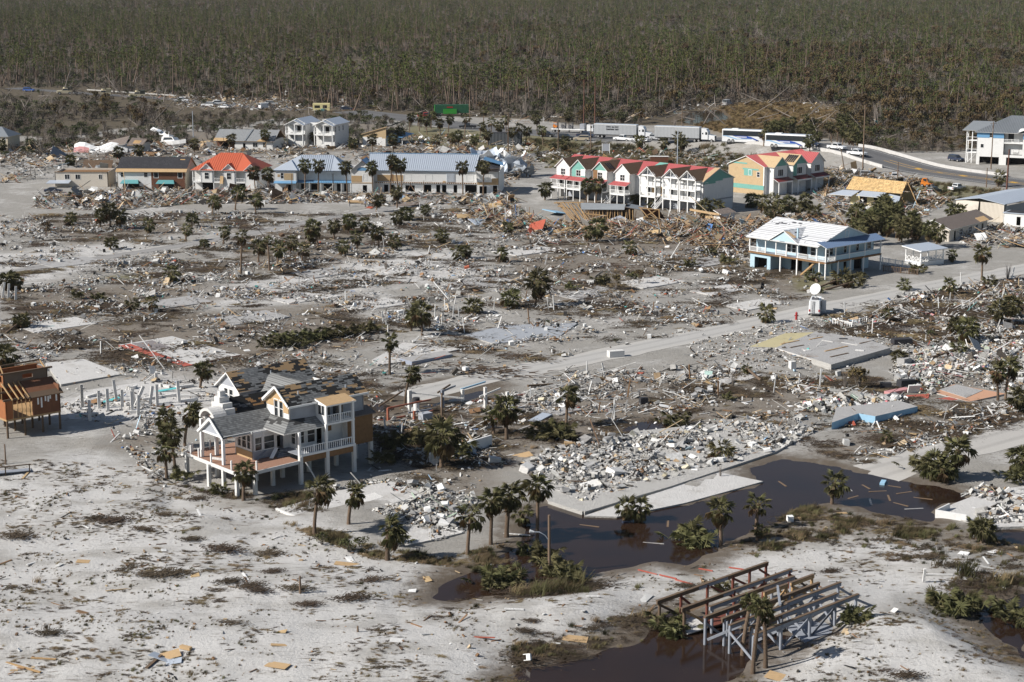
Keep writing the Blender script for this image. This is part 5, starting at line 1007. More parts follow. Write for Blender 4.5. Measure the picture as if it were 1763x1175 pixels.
 w = MB(); wall(w, 'F', 0,2,13,0,2.4, [(5,1.5,0,2)], GREYW); wall(w, 'R', 13,0,8,0,3, [], BEIGE); w.box(2.5,12.5,1.5,1.6,0,2.2, DARK); w.build('wall', None, h); r = MB(); r.slab([(-1,-1,1.6),(8,-1,2.9),(7.5,4,5.2),(0,4,3.4)], .15, GREYB, WHITE2); r.slab([(8.4,-.8,2.5),(14,-.8,2.6),(13.6,4.4,4.2),(8.2,4.2,4.6)], .15, GREYB, TIMB); r.slab([(0,4,3.4),(13.6,4.2,4.4),(13.6,9,2.6),(0,9,2.6)], .15, GREYB); r.build('roof', None, h)
 h, rz = house('tan_house', 'tan two storey house with a dark hip roof cut by the left picture edge', 'house', (15,262), None, 0,-10)
 h.location.x -= 12.3; h.location.y += 2; w = MB(); fo = [(9,.9,3.6,1.2),(11,.7,3.6,1.2)]; wall(w, 'F', 0,0,12.5,0,5.4, fo, TAN); wall(w, 'R', 12.5,0,9,0,5.4, [], TAN); wall(w, 'L', 0,0,9,0,5.4, [], TAN); wall(w, 'B', 9,0,12.5,0,5.4, [], TAN); w.build('wall', None, h)
 for q in fo: window(h, 'F', 0, *q)
 r = MB(); hip(r, 0,12.5,0,9,5.4,8,4,8.5,.5,.15, METD); r.build('roof', None, h)
 h, rz = house('broken_cottage', 'small broken white and plywood cottage corner amid lumber heaps', 'house', (1241,392), None, 0,38)
 w = MB(); wall(w, 'F', 0,0,4.6,0,3.2, [(.8,.6,1.4,1.0),(2.4,1.4,.2,2.2)], WHITE); wall(w, 'L', 0,0,5.4,0,3.0, [(1.2,1.2,1.2,1.2)], OSB); w.box(-.06,0,.3,2.4,1.8,3.0, WHITE); w.box(.2,4.4,1,1.1,0,3, DARK); w.bar((-.3,.2,3.1),(-1.2,9.5,3.4), .3,.5, OSB); w.slab([(-.3,-.2,3.2),(4.8,-.2,3.4),(4.8,2.4,4.2),(-.3,2.4,4.0)], .14, GREYB, WHITE2); w.build('wall', None, h)
far_houses()
# ------------------------------------------------------------------ bare foundations left on the lots
PINK = mat('pink_paint', (.52,.26,.26), .8,.15,.8,.3); SALMON = mat('salmon_concrete', (.50,.29,.19), .85,.12,.8,.3); REDP = mat('red_painted_concrete', (.40,.10,.07), .8,.25,.8,.4, (.35,.3,.27))
SKYB = mat('sky_blue_paint', (.30,.50,.66), .75,.08,.6,.2); PALEC = mat('pale_concrete', (.52,.51,.495), .85,.16,.45,.8, (.36,.34,.31), .2); MIDC = mat('grey_concrete', (.36,.355,.35), .85,.18,.45,.8, (.20,.18,.16), .2); YELC = mat('yellow_concrete', (.45,.40,.24), .85,.12,.6,.3); TURQ = mat('turquoise_paint', (.10,.42,.44), .7,.12,1,.2)
def pad(pts, z, label, m, side=None, t=None, name='foundation_slab', cat='foundation', group='bare house foundations'):
 q = PP(pts, z); c = q.mean(0); a = sum(q[i][0] * q[(i + 1) % len(q)][1] - q[(i + 1) % len(q)][0] * q[i][1] for i in range(len(q)))
 if a < 0: q = q[::-1]
 b = MB(); b.slab([(p[0] - c[0], p[1] - c[1], z) for p in q], (t or z + .5), m, side or CONC)
 o = b.build(name); o.location = (c[0], c[1], 0); return tag(o, label, cat, group)
pad([(204,594),(296,579),(414,611),(317,630)], .22, 'white house slab with red painted edges behind the beach house', PALEC, REDP)
pad([(206,595.5),(224,592),(332,628.5),(317,631)], .235, 'red painted border strip lying along the white slab', REDP, REDP, .03, 'paved_border', 'paving', None)
pad([(228,592),(262,586),(300,600),(252,604)], .235, 'dark stained floor patch on the white slab with red edges', mat('stained_floor', (.22,.2,.2), .8,.2,1,.3), None, .02, 'floor_patch', 'floor patch', None)
pad([(78,625),(143,618),(211,644),(105,662)], .3, 'plain white slab behind the orange plywood house', PALEC)
pad([(108,700),(150,672),(262,655),(338,690),(320,716),(190,724),(120,722)], .06, 'pale slab carrying the standing and fallen white columns', PALEC)
pad([(1290,597),(1352,574),(1410,572),(1345,599)], .28, 'yellow painted ramp slab beside the large right hand slab', YELC)
pad([(1335,599),(1405,571),(1505,585),(1402,620)], .3, 'large grey patched slab with broken edges near the satellite van', MIDC, PALEC)
pad([(1397,617),(1431,628),(1533,599),(1502,587)], .95, 'thick raised concrete corner of the large right slab', MIDC, CONC)
pad([(1432,728),(1478,712),(1507,717),(1580,700),(1548,690),(1440,702)], 1.0, 'slab with bright sky blue side walls and rubble on top', MIDC, SKYB)
pad([(1614,884),(1640,868),(1700,845),(1775,836),(1800,870),(1775,906),(1700,908),(1662,897)], .2, 'pale slab with low white walls standing in floodwater', PALEC)
pad([(945,863),(1004,881),(1150,839),(1335,778),(1400,744),(1300,722),(1100,742),(900,792)], .28, 'wide cracked slab buried under the grey concrete rubble heap', CONC)
pad([(1006,888),(1140,846),(1232,812),(1314,829),(1180,866),(1062,890)], .07, 'pale concrete apron sloping into the dark floodwater', PALEC)
pad([(476,877),(529,899),(583,886),(624,881),(730,851),(674,829),(582,845)], .16, 'pale foundation with low curbs in front of the beach house', PALEC)
pad([(650,921),(702,939),(798,917),(788,884),(746,883),(691,902)], .16, 'pale foundation slab behind the row of three palms', PALEC)
pad([(640,620),(694,590),(772,596),(792,601),(700,622),(650,628)], .2, 'pale slab beside the skinny palm behind the beach house', PALEC)
pad([(688,617),(709,623),(779,610),(765,604)], .55, 'raised pool deck with its side coloured blue grey for shade', MIDC, mat('shade_blue_side', (.27,.30,.37), .8,.1,.8,.3))  # side is plain concrete; its shade is put into the colour
pad([(800,577),(868,560),(995,556),(962,580),(850,592)], .14, 'bluish grey slab beside the pale street', mat('blue_grey_floor', (.33,.35,.38), .7,.12,.8,.4))
pad([(1608,676),(1642,662),(1732,678),(1668,692)], .12, 'salmon coloured patio slab under two tall palms', SALMON)
pad([(1617,670.5),(1647,662),(1692,672.5),(1663,685)], .17, 'plain grey floor on the salmon patio slab', MIDC, None, .05, 'floor_patch', 'floor patch', None)
pad([(1602,688),(1640,683),(1656,692),(1618,697)], .04, 'faded red paved patch beside the salmon patio slab', REDP, REDP)
pad([(1545,682),(1600,678),(1598,690),(1560,694)], .05, 'faded red floor behind the sky blue slab', REDP, REDP)
pad([(1209,657),(1262,642),(1312,645),(1269,661)], .12, 'pale slab with one dark edge near the fallen tree', PALEC)
pad([(926,711),(975,698),(1003,705),(962,714)], .15, 'small grey slab on brown soil beyond the palm', MIDC)
pad([(600,862),(645,848),(660,856),(620,868)], .18, 'white board floor piece on the front foundation', WCONC, None, .05, 'floor_patch', 'floor patch', None)
for k, (cx_, cy_, w_, d_, m_, l_) in enumerate([(700,462,14,9,PALEC,'pale lot slab left of the windblown palm clump'),(830,486,12,9,MIDC,'grey lot slab near the shaggy palm'),(1010,505,13,8,MIDC,'grey lot slab by the toppled brown bush'),(1120,487,12,8,PALEC,'pale lot slab below the lumber heap'),(905,432,13,9,PALEC,'pale lot slab left of the drooping palm'),(520,512,12,9,PALEC,'pale lot slab in the open left lots'),(300,522,12,8,MIDC,'grey lot slab left of centre'),(640,525,12,8,PALEC,'pale lot slab above the palmetto hedge'),(1215,452,10,8,MIDC,'grey lot slab left of the stilt house'),(95,560,12,8,PALEC,'pale lot slab near the left edge palm'),(1570,545,14,9,PALEC,'pale lot slab right of the satellite van'),(1700,565,12,8,PALEC,'pale lot slab on the right beyond the rubble'),(430,548,12,8,MIDC,'grey lot slab above the white slab'),(1660,520,12,8,PALEC,'pale lot slab beside the far street'),(120,452,12,9,MIDC,'grey lot slab along the far left street'),(560,470,12,8,MIDC,'grey lot slab by the two thin palms'),(1300,525,11,6,PALEC,'pale drive slab beside the street'),(1240,500,11,6,PALEC,'pale drive slab below the stilt house lot')]):
 b = MB(); b.box(-w_ / 2, w_ / 2, -d_ / 2, d_ / 2,-.4,.13, m_); o = b.build('foundation_slab'); g = P(cx_, cy_); o.location = (g[0], g[1], 0); o.rotation_euler = (0,0, R(41)); tag(o, l_, 'foundation', 'bare house foundations')
# low white walls on the flooded slab
def lowwall(a, b, z0, z1, t, m, label, name='low_wall', cat='wall', cap=None):
 A, B = P(*a, 0), P(*b, 0); q = MB(); L = math.dist(A, B); q.box(0, L, -t / 2, t / 2, z0, z1, m)
 if cap: q.box(-.03, L + .03, -t / 2 - .03, t / 2 + .03, z1, z1 + .08, cap)
 o = q.build(name); o.location = (A[0], A[1], 0); o.rotation_euler = (0,0, math.atan2(B[1] - A[1], B[0] - A[0])); return tag(o, label, cat)
lowwall((1611,890),(1664,899), -.4,.85,.18, WHITE, 'long low white wall at the water edge of the flooded slab')
lowwall((1611,890),(1634,879), -.4,.85,.18, WHITE, 'short low white wall closing the flooded slab on its left')
lowwall((945,866),(1004,885), -.4,.3,.35, CONC, 'broken concrete kerb wall at the left edge of the rubble slab')
lowwall((1005,885),(1062,868), -.4,.3,.35, CONC, 'concrete kerb wall facing the floodwater below the rubble')
lowwall((476,879),(531,902), -.2,.3,.25, WCONC, 'white low kerb at the left end of the front foundation')
lowwall((740,800),(846,768), -.2,1.5,.25, WHITE, 'white garden wall behind the big shaggy palm')
lowwall((1455,570),(1530,556), -.2,.5,.3, mat('stone_wall', (.3,.28,.25), .9,.35,3,.3), 'low stone planter wall right of the satellite van')
# ------------------------------------------------------------------ standing and fallen white columns
cols = [(171,704,2.6,0,0,'standing white column nearest the orange plywood house'),(186,709,3.3,0,0,'tall standing white column at the near corner of the column slab'),(211,707,3.0,0,0,'standing white column third from the left'),(228,712,3.2,0,0,'standing white column with a dark chipped base'),(238,718,3.1,3,0,'slightly leaning white column at the shadow edge'),(155,725,2.9,0,0,'standing white column in the shadow of the plywood house'),(201,692,3.3,-6,0,'standing white column with a blue cap'),(232,701,3.2,25,0,'strongly leaning white column propped on its neighbour'),(232,699,2.6,-6,0,'white column holding up the leaning one'),(258,697,2.7,10,0,'leaning white column at the middle of the slab'),(271,701,3.3,0,0,'lone upright white column at the slab front edge'),(309,694,3.3,-3,0,'white column standing farthest right'),(269,656,1.2,0,0,'short white stub on the green mound'),(4,515,3.2,10,0,'leaning white column under the left edge palms'),(14,516,3,6,0,'second white column under the left edge palms'),(27,518,2.7,4,0,'right white column under the left edge palms'),(142,702,3.4,0,1,'grey bare concrete post beside the columns')]
for x, y, hh, tl, gr, l in cols:
 b = MB(); b.box(-.2,.2,-.2,.2,-.2, hh, CONC if gr else WCONC); 
 if not gr: b.box(-.2,.2,-.2,.2, hh, hh + .04, CONC)
 o = b.build('column'); g = G(x, y); o.location = g; o.rotation_euler = (0, R(tl), R(20)); tag(o, l, 'column', 'white columns left standing on a slab')
for k, (x, y, ln, a, l) in enumerate([(236,728-16,2.6,12,'white column fallen flat at the foot of the leaning one'),(262,688,2.8,25,'fallen white column behind the leaning columns'),(292,684,3,20,'fallen white column beside the turquoise board'),(320,685,2.8,8,'fallen white column right of the last standing one'),(326,692,2.6,15,'fallen white column nearest the beach house arch'),(330,675,2.7,5,'fallen white column with a dark hollow end'),(318,668,3,38,'white column resting tilted on the ground'),(150,717,3.2,8,'fallen white column in the shade by the plywood house'),(208,698,2.2,-25,'short fallen white column by the rubble'),(284,667,2.0,-30,'white column stub fallen by the green mound'),(229,670,1.6,60,'broken white column lump'),(158,684,1.8,50,'white column lump left of the standing row')]):
 b = MB(); b.box(-ln / 2, ln / 2,-.22,.22,0,.42, WCONC); o = b.build('fallen_column'); o.location = G(x, y, .02); o.rotation_euler = (0, R(-4 if k % 3 else 2), R(a)); tag(o, l, 'column', 'white columns lying on the slab')
for x, y, a, l in ((285,689-17,8,'turquoise board lying between the white columns'),(188,690,35,'turquoise board leaning in the column rubble')):
 b = MB(); b.box(-1.6,1.6,-.3,.3,0,.06, TURQ); o = b.build('board'); o.location = G(x, y, .25); o.rotation_euler = (R(12), R(-8), R(a)); tag(o, l, 'board')
# ------------------------------------------------------------------ bare timber pier frame over black water
def pier():
 g = P(1301.3,1142.2); t = thing('pier_frame', 'bare timber pier frame without decking, grey and red posts over black water', 'pier', (g[0], g[1], 0), R(43))
 def post(x, y, z, m, w=.3): b = MB(); b.tube([(0,0,-1.2),(0,0, z)], w / 2,8, m); o = b.build('post', None, t); o.location = (x, y, 0)
 def beam(p, q, m, w=.16, h=.36):
  b = MB(); b.bar(p, q, w, h, m); b.bar((p[0], p[1] + .03, p[2] + h / 2 + .03),(q[0], q[1] + .03, q[2] + h / 2 + .03), w + .16,.06, TIMBD); b.build('beam', None, t)
 def brace(p, q, m): b = MB(); b.bar(p, q, .09,.24, m); b.build('brace', None, t)
 rows = [(.35,0,15.9, GREYT, (0,4,8.3,12.2,15.5)),(3.4,.2,8.6, GREYT, (.3,4,7.9)),(3.6,8.8,17.4, GREYT, (9.2,13.3,17)),(1.9,1.2,14.6, GREYT, (1.6,5.6,10.4,14.2)),(5.0,1.0,15.8, TIMBD, (1.4,6,11,15.4)),(7.9,2.6,15.5, GREYT, (3,7.4,12,15)),(6.4,.2,7.8, GREYT, (.3,3.5,7)),(6.9,9.5,13.2, TIMB, (9.8,13.0)),(6.85,13.6,17.3, TIMB, (13.9,17.0)),(9.4,.3,17, GREYT, (.7,4,8.0,12.5,16.6)),(12.4,.1,16.9, WHITE if False else GREYT, (.5,3.6,7.5,11.4,14,16.6))]
 for j, (y, a, b_, m, xs) in enumerate(rows):
  cuts = [a] + ([a + (b_ - a) * .36, a + (b_ - a) * .62] if b_ - a > 12 else []) + [b_]
  for p, q, k in zip(cuts, cuts[1:], range(9)): beam((p, y, 2.45),(q, y, 2.45),(TIMBD if (j + k) % 3 == 0 and j > 2 or (j in (9,10) and k == 0) else m))
  for i, x in enumerate(xs): post(x, y, 2.5, (REDT if (j >= 9 and i >= 1) else TIMBD if j >= 9 else TIMB if m is TIMB else GREYT))
 for p, q, m in (((0,.35,2.0),(2.4,.35,-.3), GREYT),((4,.35,.1),(8.3,.35,2.2), GREYT),((8.3,.35,.2),(12.2,.35,2.2), GREYT),((12.2,.35,2.2),(8.3,.35,.2), GREYT),((12.4,.2,2.3),(16.5,-.6,.4), GREYT),((15.5,.35,2.2),(18.6,-1.2,.5), GREYT),((0,.4,.2),(.2,3.4,2.0), GREYT),((4,.4,.4),(3.9,3.4,2.2), GREYT),((.3,6.4,2.0),(3.3,6.4,-.2), GREYT),((3.5,6.4,-.2),(4.6,6.4,2.2), GREYT),((.3,3.4,.4),(4,3.4,2.1), GREYT),((8.2,.4,.4),(8.0,3.6,2.2), GREYT),((12.2,.4,.3),(13.3,3.6,2.2), GREYT),((13.3,3.6,2.3),(17.8,2.6,.6), GREYT),((9.2,3.6,.3),(13.3,3.6,2.2), GREYT),((4,9.4,.3),(.8,9.4,2.2), TIMB),((8,9.4,.3),(12.5,9.4,2.2), REDT),((11.4,12.4,2.2),(14.6,11,.3), REDT),((3.6,12.4,.3),(.6,12.4,2.1), TIMBD),((3.6,12.4,2.2),(5.6,12.4,.6), REDT),((7.9,3.4,2.3),(11.5,6.6,2.0), GREYT),((4,9.4,2.2),(3.6,12.4,.4), TIMBD),((12.5,9.4,2.2),(15.4,7.2,.3), TIMBD),((16.6,9.4,2.2),(18.8,8.2,.2), TIMBD),((17,3.6,2.2),(19.4,2.4,.4), GREYT),((9.8,6.9,.2),(13,6.9,2.2), TIMB),((13.9,6.85,2.2),(17,6.85,.4), TIMB),((5.2,0.4,2.2),(4.2,3.2,.2), GREYT),((2,3.4,2.2),(.4,6.2,.4), GREYT),((15.5,12.4,2.2),(18.0,11.4,.3), REDT),((11.4,12.4,.3),(8,12.4,2.2), REDT)): brace(p, q, m)
 f = MB(); f.prism([(6.8,-.3),(12.9,-.7),(14,3.5),(8.6,3.3)], .12,.3, GREYT, 'z'); f.build('floor_deck', None, t)
 f = MB(); f.slab([(3.2,8.6,.25),(8.0,7.4,.35),(9.6,9.0,.5),(4.6,10.4,.4)], .15, REDT, TIMBD); f.slab([(.8,9.0,.1),(3.2,8.6,.2),(4.4,11.4,.3),(1.0,11,.15)], .1, PALEC); f.build('fallen_deck', None, t)
 b = MB(); b.bar((7.6,3.4,2.75),(11.6,6.9,2.75), .2,.3, GREYT); b.build('beam', None, t)
pier()
# ------------------------------------------------------------------ orange painted ruin behind the beach house
def ruin():
 g = P(668,726); t = thing('house_ruin', 'wrecked house frame with orange painted beams and white posts behind the beach house', 'ruin', (g[0], g[1], 0), R(36)); om = mat('orange_paint', (.34,.12,.075), .75,.2,1.2,.3)
 def bm(p, q, m, w=.16, h=.22, n='beam'): b = MB(); b.bar(p, q, w, h, m); b.build(n, None, t)
 bm((0,0,1.9),(7.2,0,2.1), om); bm((0,0,0),(0,0,1.9), om, .25,.25, 'post'); bm((0,0,.3),(2.6,-.5,.5), om); bm((2.4,-1.5,1.2),(6,-2,1.3), GREYT); bm((3.2,-1.8,0),(3.2,-1.8,1.4), om, .3,.3, 'post'); bm((5,-1.6,.7),(6.6,-1.4,.9), om); bm((.4,3,1.5),(6,5.6,2.4), TIMBD); bm((5.8,3.4,0),(5.8,3.4,3.0), WCONC, .5,.5, 'post'); bm((6,3.4,2.6),(12.5,-.5,1.6), WCONC); bm((10.6,2.2,0),(10.6,2.2,2.6), GREYT, .4,.4, 'post'); bm((11,3,2.1),(14.5,4.6,2.2), GREYT); bm((9.8,2.2,2.3),(13.6,4.6,2.5), TIMBD)
 for x, y, z in ((14.5,-3,2.4),(17.5,-4.2,2.6),(15,3.5,1.8),(18,2.0,2.0),(16.8,-6.4,2.6)): bm((x, y, 0),(x, y, z), WCONC, .4,.4, 'post')
 bm((13.5,-3,2.2),(18.4,-1.2,2.4), WCONC); bm((14,-5.5,1.7),(18,-5.8,1.8), GREYT); bm((14.5,-2.8,1.9),(17.6,-4.4,1.2), TIMB); bm((15,4,1.7),(20,4.8,2.0), SKYB); bm((16,-6.8,.0),(16,-6.8,1.9), WCONC, .45,.45, 'post')
 b = MB(); b.box(3.6,5.2,-3.4,-2.2,0,1.2, GREYW); b.build('low_wall', None, t)
 g = G(662,801); 
 c = thing('water_heater', 'round white tank with a black top beside the ruin', 'tank', G(717,712), 0); b = MB(); b.tube([(0,0,0),(0,0,1.7)], .42,12, WHITE2); b.build('tank', None, c); b = MB(); b.tube([(0,0,1.7),(0,0,2.3)], .5,12, BLKF); b.build('cap', None, c)
ruin()
def wood_heap():
 g = P(962,378); t = thing('collapsed_house', 'collapsed timber house frame with splayed studs and a sagging black roof edge', 'ruin', (g[0], g[1], 0), R(-14)); rg = random.Random(5)
 def bm(p, q, m, w=.14, h=.2, n='stud'): b = MB(); b.bar(p, q, w, h, m); b.build(n, None, t)
 for k in range(9): bm((3.2 + k * .55 + rg.uniform(-.2,.2), rg.uniform(-.5,.5), 0),(k * .75 - 1.2 + rg.uniform(-.4,.4), rg.uniform(.5,1.5), 4.0 + rg.uniform(-.5,.4)), TIMB)
 for k in range(22): x = 6 + k * .62; bm((x + rg.uniform(-.2,.2), .6,0),(x + rg.uniform(-.3,.3), .8,3.3 + rg.uniform(-.6,.1)), TIMB if k % 3 else TIMBD)
 for p, q in (((-1.5,1,3.9),(6,1.2,4.3)),((-.5,.8,3.2),(5,.9,2.2)),((6,.7,1.6),(12,.6,1.2)),((20,0,3.6),(25,.2,3.2)),((20.4,0,3.5),(23.6,-.4,0)),((22.2,0,3.4),(25.8,-.3,.1)),((25,.2,3.3),(25.2,0,1.0)),((19.6,-.2,.2),(24.6,.4,3.2))): bm(p, q, TIMB, .2,.24, 'beam')
 b = MB(); b.slab([(5.6,.3,2.6),(16.4,.2,2.9),(16.6,.9,4.2),(5.4,1.0,4.2)], .15, METD, BLKF); b.slab([(5.4,1.0,4.2),(16.6,.9,4.2),(18,5,3.6),(4.6,5,3.8)], .15, BRSH, TIMBD); b.slab([(16.4,.4,3.6),(20.6,.3,3.0),(20.6,4,3.4),(16.6,4,4)], .12, METD, TIMBD); b.build('roof', None, t)
 b = MB(); b.slab([(20.6,.3,3.2),(25,.3,3.2),(26,4.2,.4),(21,4.2,.5)], .1, BROWNW); b.box(6,18,4.6,4.8,0,3.4, TIMBD); b.build('wall', None, t)
wood_heap()
# ------------------------------------------------------------------ gazebo, fences, bridge wall, crumpled metal
def gazebo():
 g = P(1585,459); t = thing('pavilion', 'small open white pavilion with lattice rail and flat grey roof', 'pavilion', (g[0], g[1], 0), R(32)); W, D = 6.6,4.6
 for x in (0.1,2.2,4.4,6.5):
  for y in (.1,4.5):
   b = MB(); b.box(-.1,.1,-.1,.1,0,3.4, WHITE2); o = b.build('post', None, t); o.location = (x, y, 0)
 b = MB(); b.slab([(-.6,-.6,3.3),(W + .6,-.6,3.4),(W + .6, D + .6,3.9),(-.6, D + .6,3.8)], .2, METG, WHITE2); b.build('roof', None, t)
 b = MB(); b.box(0, W, -.1,0,0,.9, WHITE); b.box(-.1,0,0, D, 0,.9, WHITE); b.box(0, W, 0, D, .5,.9, WCONC); b.build('base_wall', None, t)
 b = MB()
 for k in range(7):
  x = .1 + k * .93; b.bar((x, 0,.95),(x + 1.0,0,1.9), .1,.1, WHITE2); b.bar((x + 1.0,0,.95),(x, 0,1.9), .1,.1, WHITE2)
 b.bar((0,0,1.95),(W, 0,1.95), .1,.1, WHITE2); b.bar((0, D, 1.95),(W, D, 1.95), .1,.1, WHITE2)
 for k in range(4): b.bar((0,.2 + k * 1.1,.95),(0,1.2 + k * 1.1,1.9), .1,.1, WHITE2); b.bar((0,1.2 + k * 1.1,.95),(0,.2 + k * 1.1,1.9), .1,.1, WHITE2)
 b.build('lattice_rail', None, t)
gazebo()
def fence(a, b, n, m, label, h=1.0, gap=.35, name='fence'):
 A, B = G(*a), G(*b); L = (B - A).length; t = thing(name, label, 'fence', A, math.atan2(B.y - A.y, B.x - A.x)); k = int(L / gap)
 for i in range(n + 1): q = MB(); q.box(-.08,.08,-.08,.08,-.1, h + .15, m); o = q.build('post', None, t); o.location = (L * i / n, 0,0)
 r = MB(); r.bar((0,0, h),(L, 0, h), .08,.1, m); r.bar((0,0,.2),(L, 0,.2), .08,.08, m); r.build('rail', None, t); pm = MB(); pm.box(-.05,.05,-.02,.02,.1, h + .02, m); me = pm.mesh('picket')
 for i in range(1, k): o = link('picket', me, t); o.location = (L * i / k, .06,0)
fence((1519,455),(1577,464), 5, WHITE2, 'white picket fence left of the pavilion', 1.3)
fence((1521,468),(1580,474), 4, TIMBD, 'dark wooden fence in front of the white picket fence', 1.2)
fence((1330,556),(1372,548), 3, WHITE2, 'broken white fence piece by the fire hydrant', .9) if False else None
fence((1434,560),(1466,567), 2, WHITE2, 'white wire fence frame near the satellite van', 1.1,.5)
fence((1468,562),(1492,556), 2, WHITE2, 'low white fence frame beside the stone planter', 1.0,.6)
def bridge():
 def strip(line, z0, z1, th, m, name, label, cat='barrier'):
  L = np.asarray(line); b = MB()
  t = thing(name, label, cat, (L[0][0], L[0][1], 0))
  for p, q in zip(L, L[1:]):
   s = MB(); A = Vector((p[0] - L[0][0], p[1] - L[0][1], 0)); B = Vector((q[0] - L[0][0], q[1] - L[0][1], 0)); za, zb = H1(*p), H1(*q)
   s.bar(A + Vector((0,0, za + (z0 + z1) / 2)), B + Vector((0,0, zb + (z0 + z1) / 2)), th, z1 - z0, m); s.build('panel', None, t)
 d = np.r_[0, np.cumsum(np.hypot(*np.diff(HWY, axis=0).T))]
 def offs(t0, t1, off, n):
  s = np.linspace(t0, t1, n) * d[-1]; c = np.c_[np.interp(s, d, HWY[:, 0]), np.interp(s, d, HWY[:, 1])]; tg = np.gradient(c, axis=0); tg /= np.linalg.norm(tg, axis=1)[:, None]; return c + np.c_[-tg[:, 1], tg[:, 0]] * off
 def tpar(px, py): g = P(px, py, 2); return float(ldist(np.array([g[0]]), np.array([g[1]]), HWY)[1][0])
 def sfrac(px, py):
  g = P(px, py, 2); best = min(range(400), key=lambda i: (np.interp(i / 399 * d[-1], d, HWY[:, 0]) - g[0]) ** 2 + (np.interp(i / 399 * d[-1], d, HWY[:, 1]) - g[1]) ** 2); return best / 399
 strip(offs(sfrac(1400,266), sfrac(1660,300), 9.4,14), -.3,.95,.35, PALEC, 'concrete_barrier', 'long white concrete barrier on the far side of the highway')
 strip(offs(sfrac(1210,258), sfrac(1490,283), -9.6,16), -1.6,.95,.4, PALEC, 'concrete_parapet', 'white concrete parapet on the near side of the raised highway')
 strip(offs(sfrac(1210,258), sfrac(1360,272), -9.9,9), -3.6,-1.2,.5, mat('tan_block_wall', (.42,.34,.26), .85,.15,.8,.2), 'retaining_wall', 'tan block retaining wall under the white highway parapet', 'wall')
 g = offs(sfrac(1265,262), sfrac(1300,266), -10.25,3)
 t = thing('culvert', 'dark panel painted as the shaded underpass opening in the tan retaining wall', 'underpass', (g[0][0], g[0][1], 0)); b = MB(); b.bar((0,0,1.2),(g[-1][0] - g[0][0], g[-1][1] - g[0][1], 1.2), .3,1.9, BROWNW); b.build('opening', None, t)  # solid brown panel; the shade of the underpass is put into its colour
bridge()
def crumple():
 g = P(868,305); t = thing('crumpled_roof', 'crumpled sheets of white and silver metal roofing heaped behind the motel', 'wreckage', (g[0], g[1], 0), R(-10)); rg = np.random.default_rng(8)
 def sheet(cx, cy, cz, w, l, tilt, yaw, curl, m):
  n = 9; vs = []; Rm = Matrix.Rotation(yaw, 3, 'Z') @ Matrix.Rotation(tilt, 3, 'X')
  for i in range(n):
   for j in range(5):
    a = (i / (n - 1) - .5) * curl; x = math.sin(a) * l / max(curl, .1); z = (1 - math.cos(a)) * l / max(curl, .1); y = (j / 4 - .5) * w
    p = Rm @ Vector((x + rg.normal() * .12, y + rg.normal() * .1, z + rg.normal() * .22)); vs.append((p.x + cx, p.y + cy, max(.1, p.z + cz)))
  b = MB(); b.add(vs, [(i * 5 + j, (i + 1) * 5 + j, (i + 1) * 5 + j + 1, i * 5 + j + 1) for i in range(n - 1) for j in range(4)], m); o = b.build('metal_sheet', None, t); md = o.modifiers.new('thick', 'SOLIDIFY'); md.thickness = .06
 for q in ((-6,0,6.2,5,9,.5,.4,1.4, METG),(-3.5,1,5.5,4,10,-.4,1.2,1.8, WHITE2),(0,0,4.0,4,9,.7,2.2,2.2, METG),(3,1,5.0,4,9,-.5,.6,2.4, WHITE2),(4.5,-1,3.2,3.6,8,.8,1.6,2.0, METG),(1,-2,2.2,3,8,.3,0,1.2, METD),(-2,-2,3,4,7,1.0,.2,1.5, METG),(6,0,2,3,7,.9,2.6,1.9, METD)): sheet(*q)
 for k in range(14):
  a, b = rg.uniform(-6,7,2), rg.uniform(-2,3,2); m = MB(); m.tube([(a[0], b[0], rg.uniform(.2,3)),((a[0] + a[1]) / 2, (b[0] + b[1]) / 2, rg.uniform(2,7)),(a[1], b[1], rg.uniform(.2,4))], .08,4, WHITE2); m.build('bent_strut', None, t)
 for k in range(8): m = MB(); x = rg.uniform(-4,8); m.tube([(x, 1,0),(x + rg.normal() * .3,1, rg.uniform(3,5.5))], .16,5, TIMBD); m.build('stump_post', None, t)
crumple()
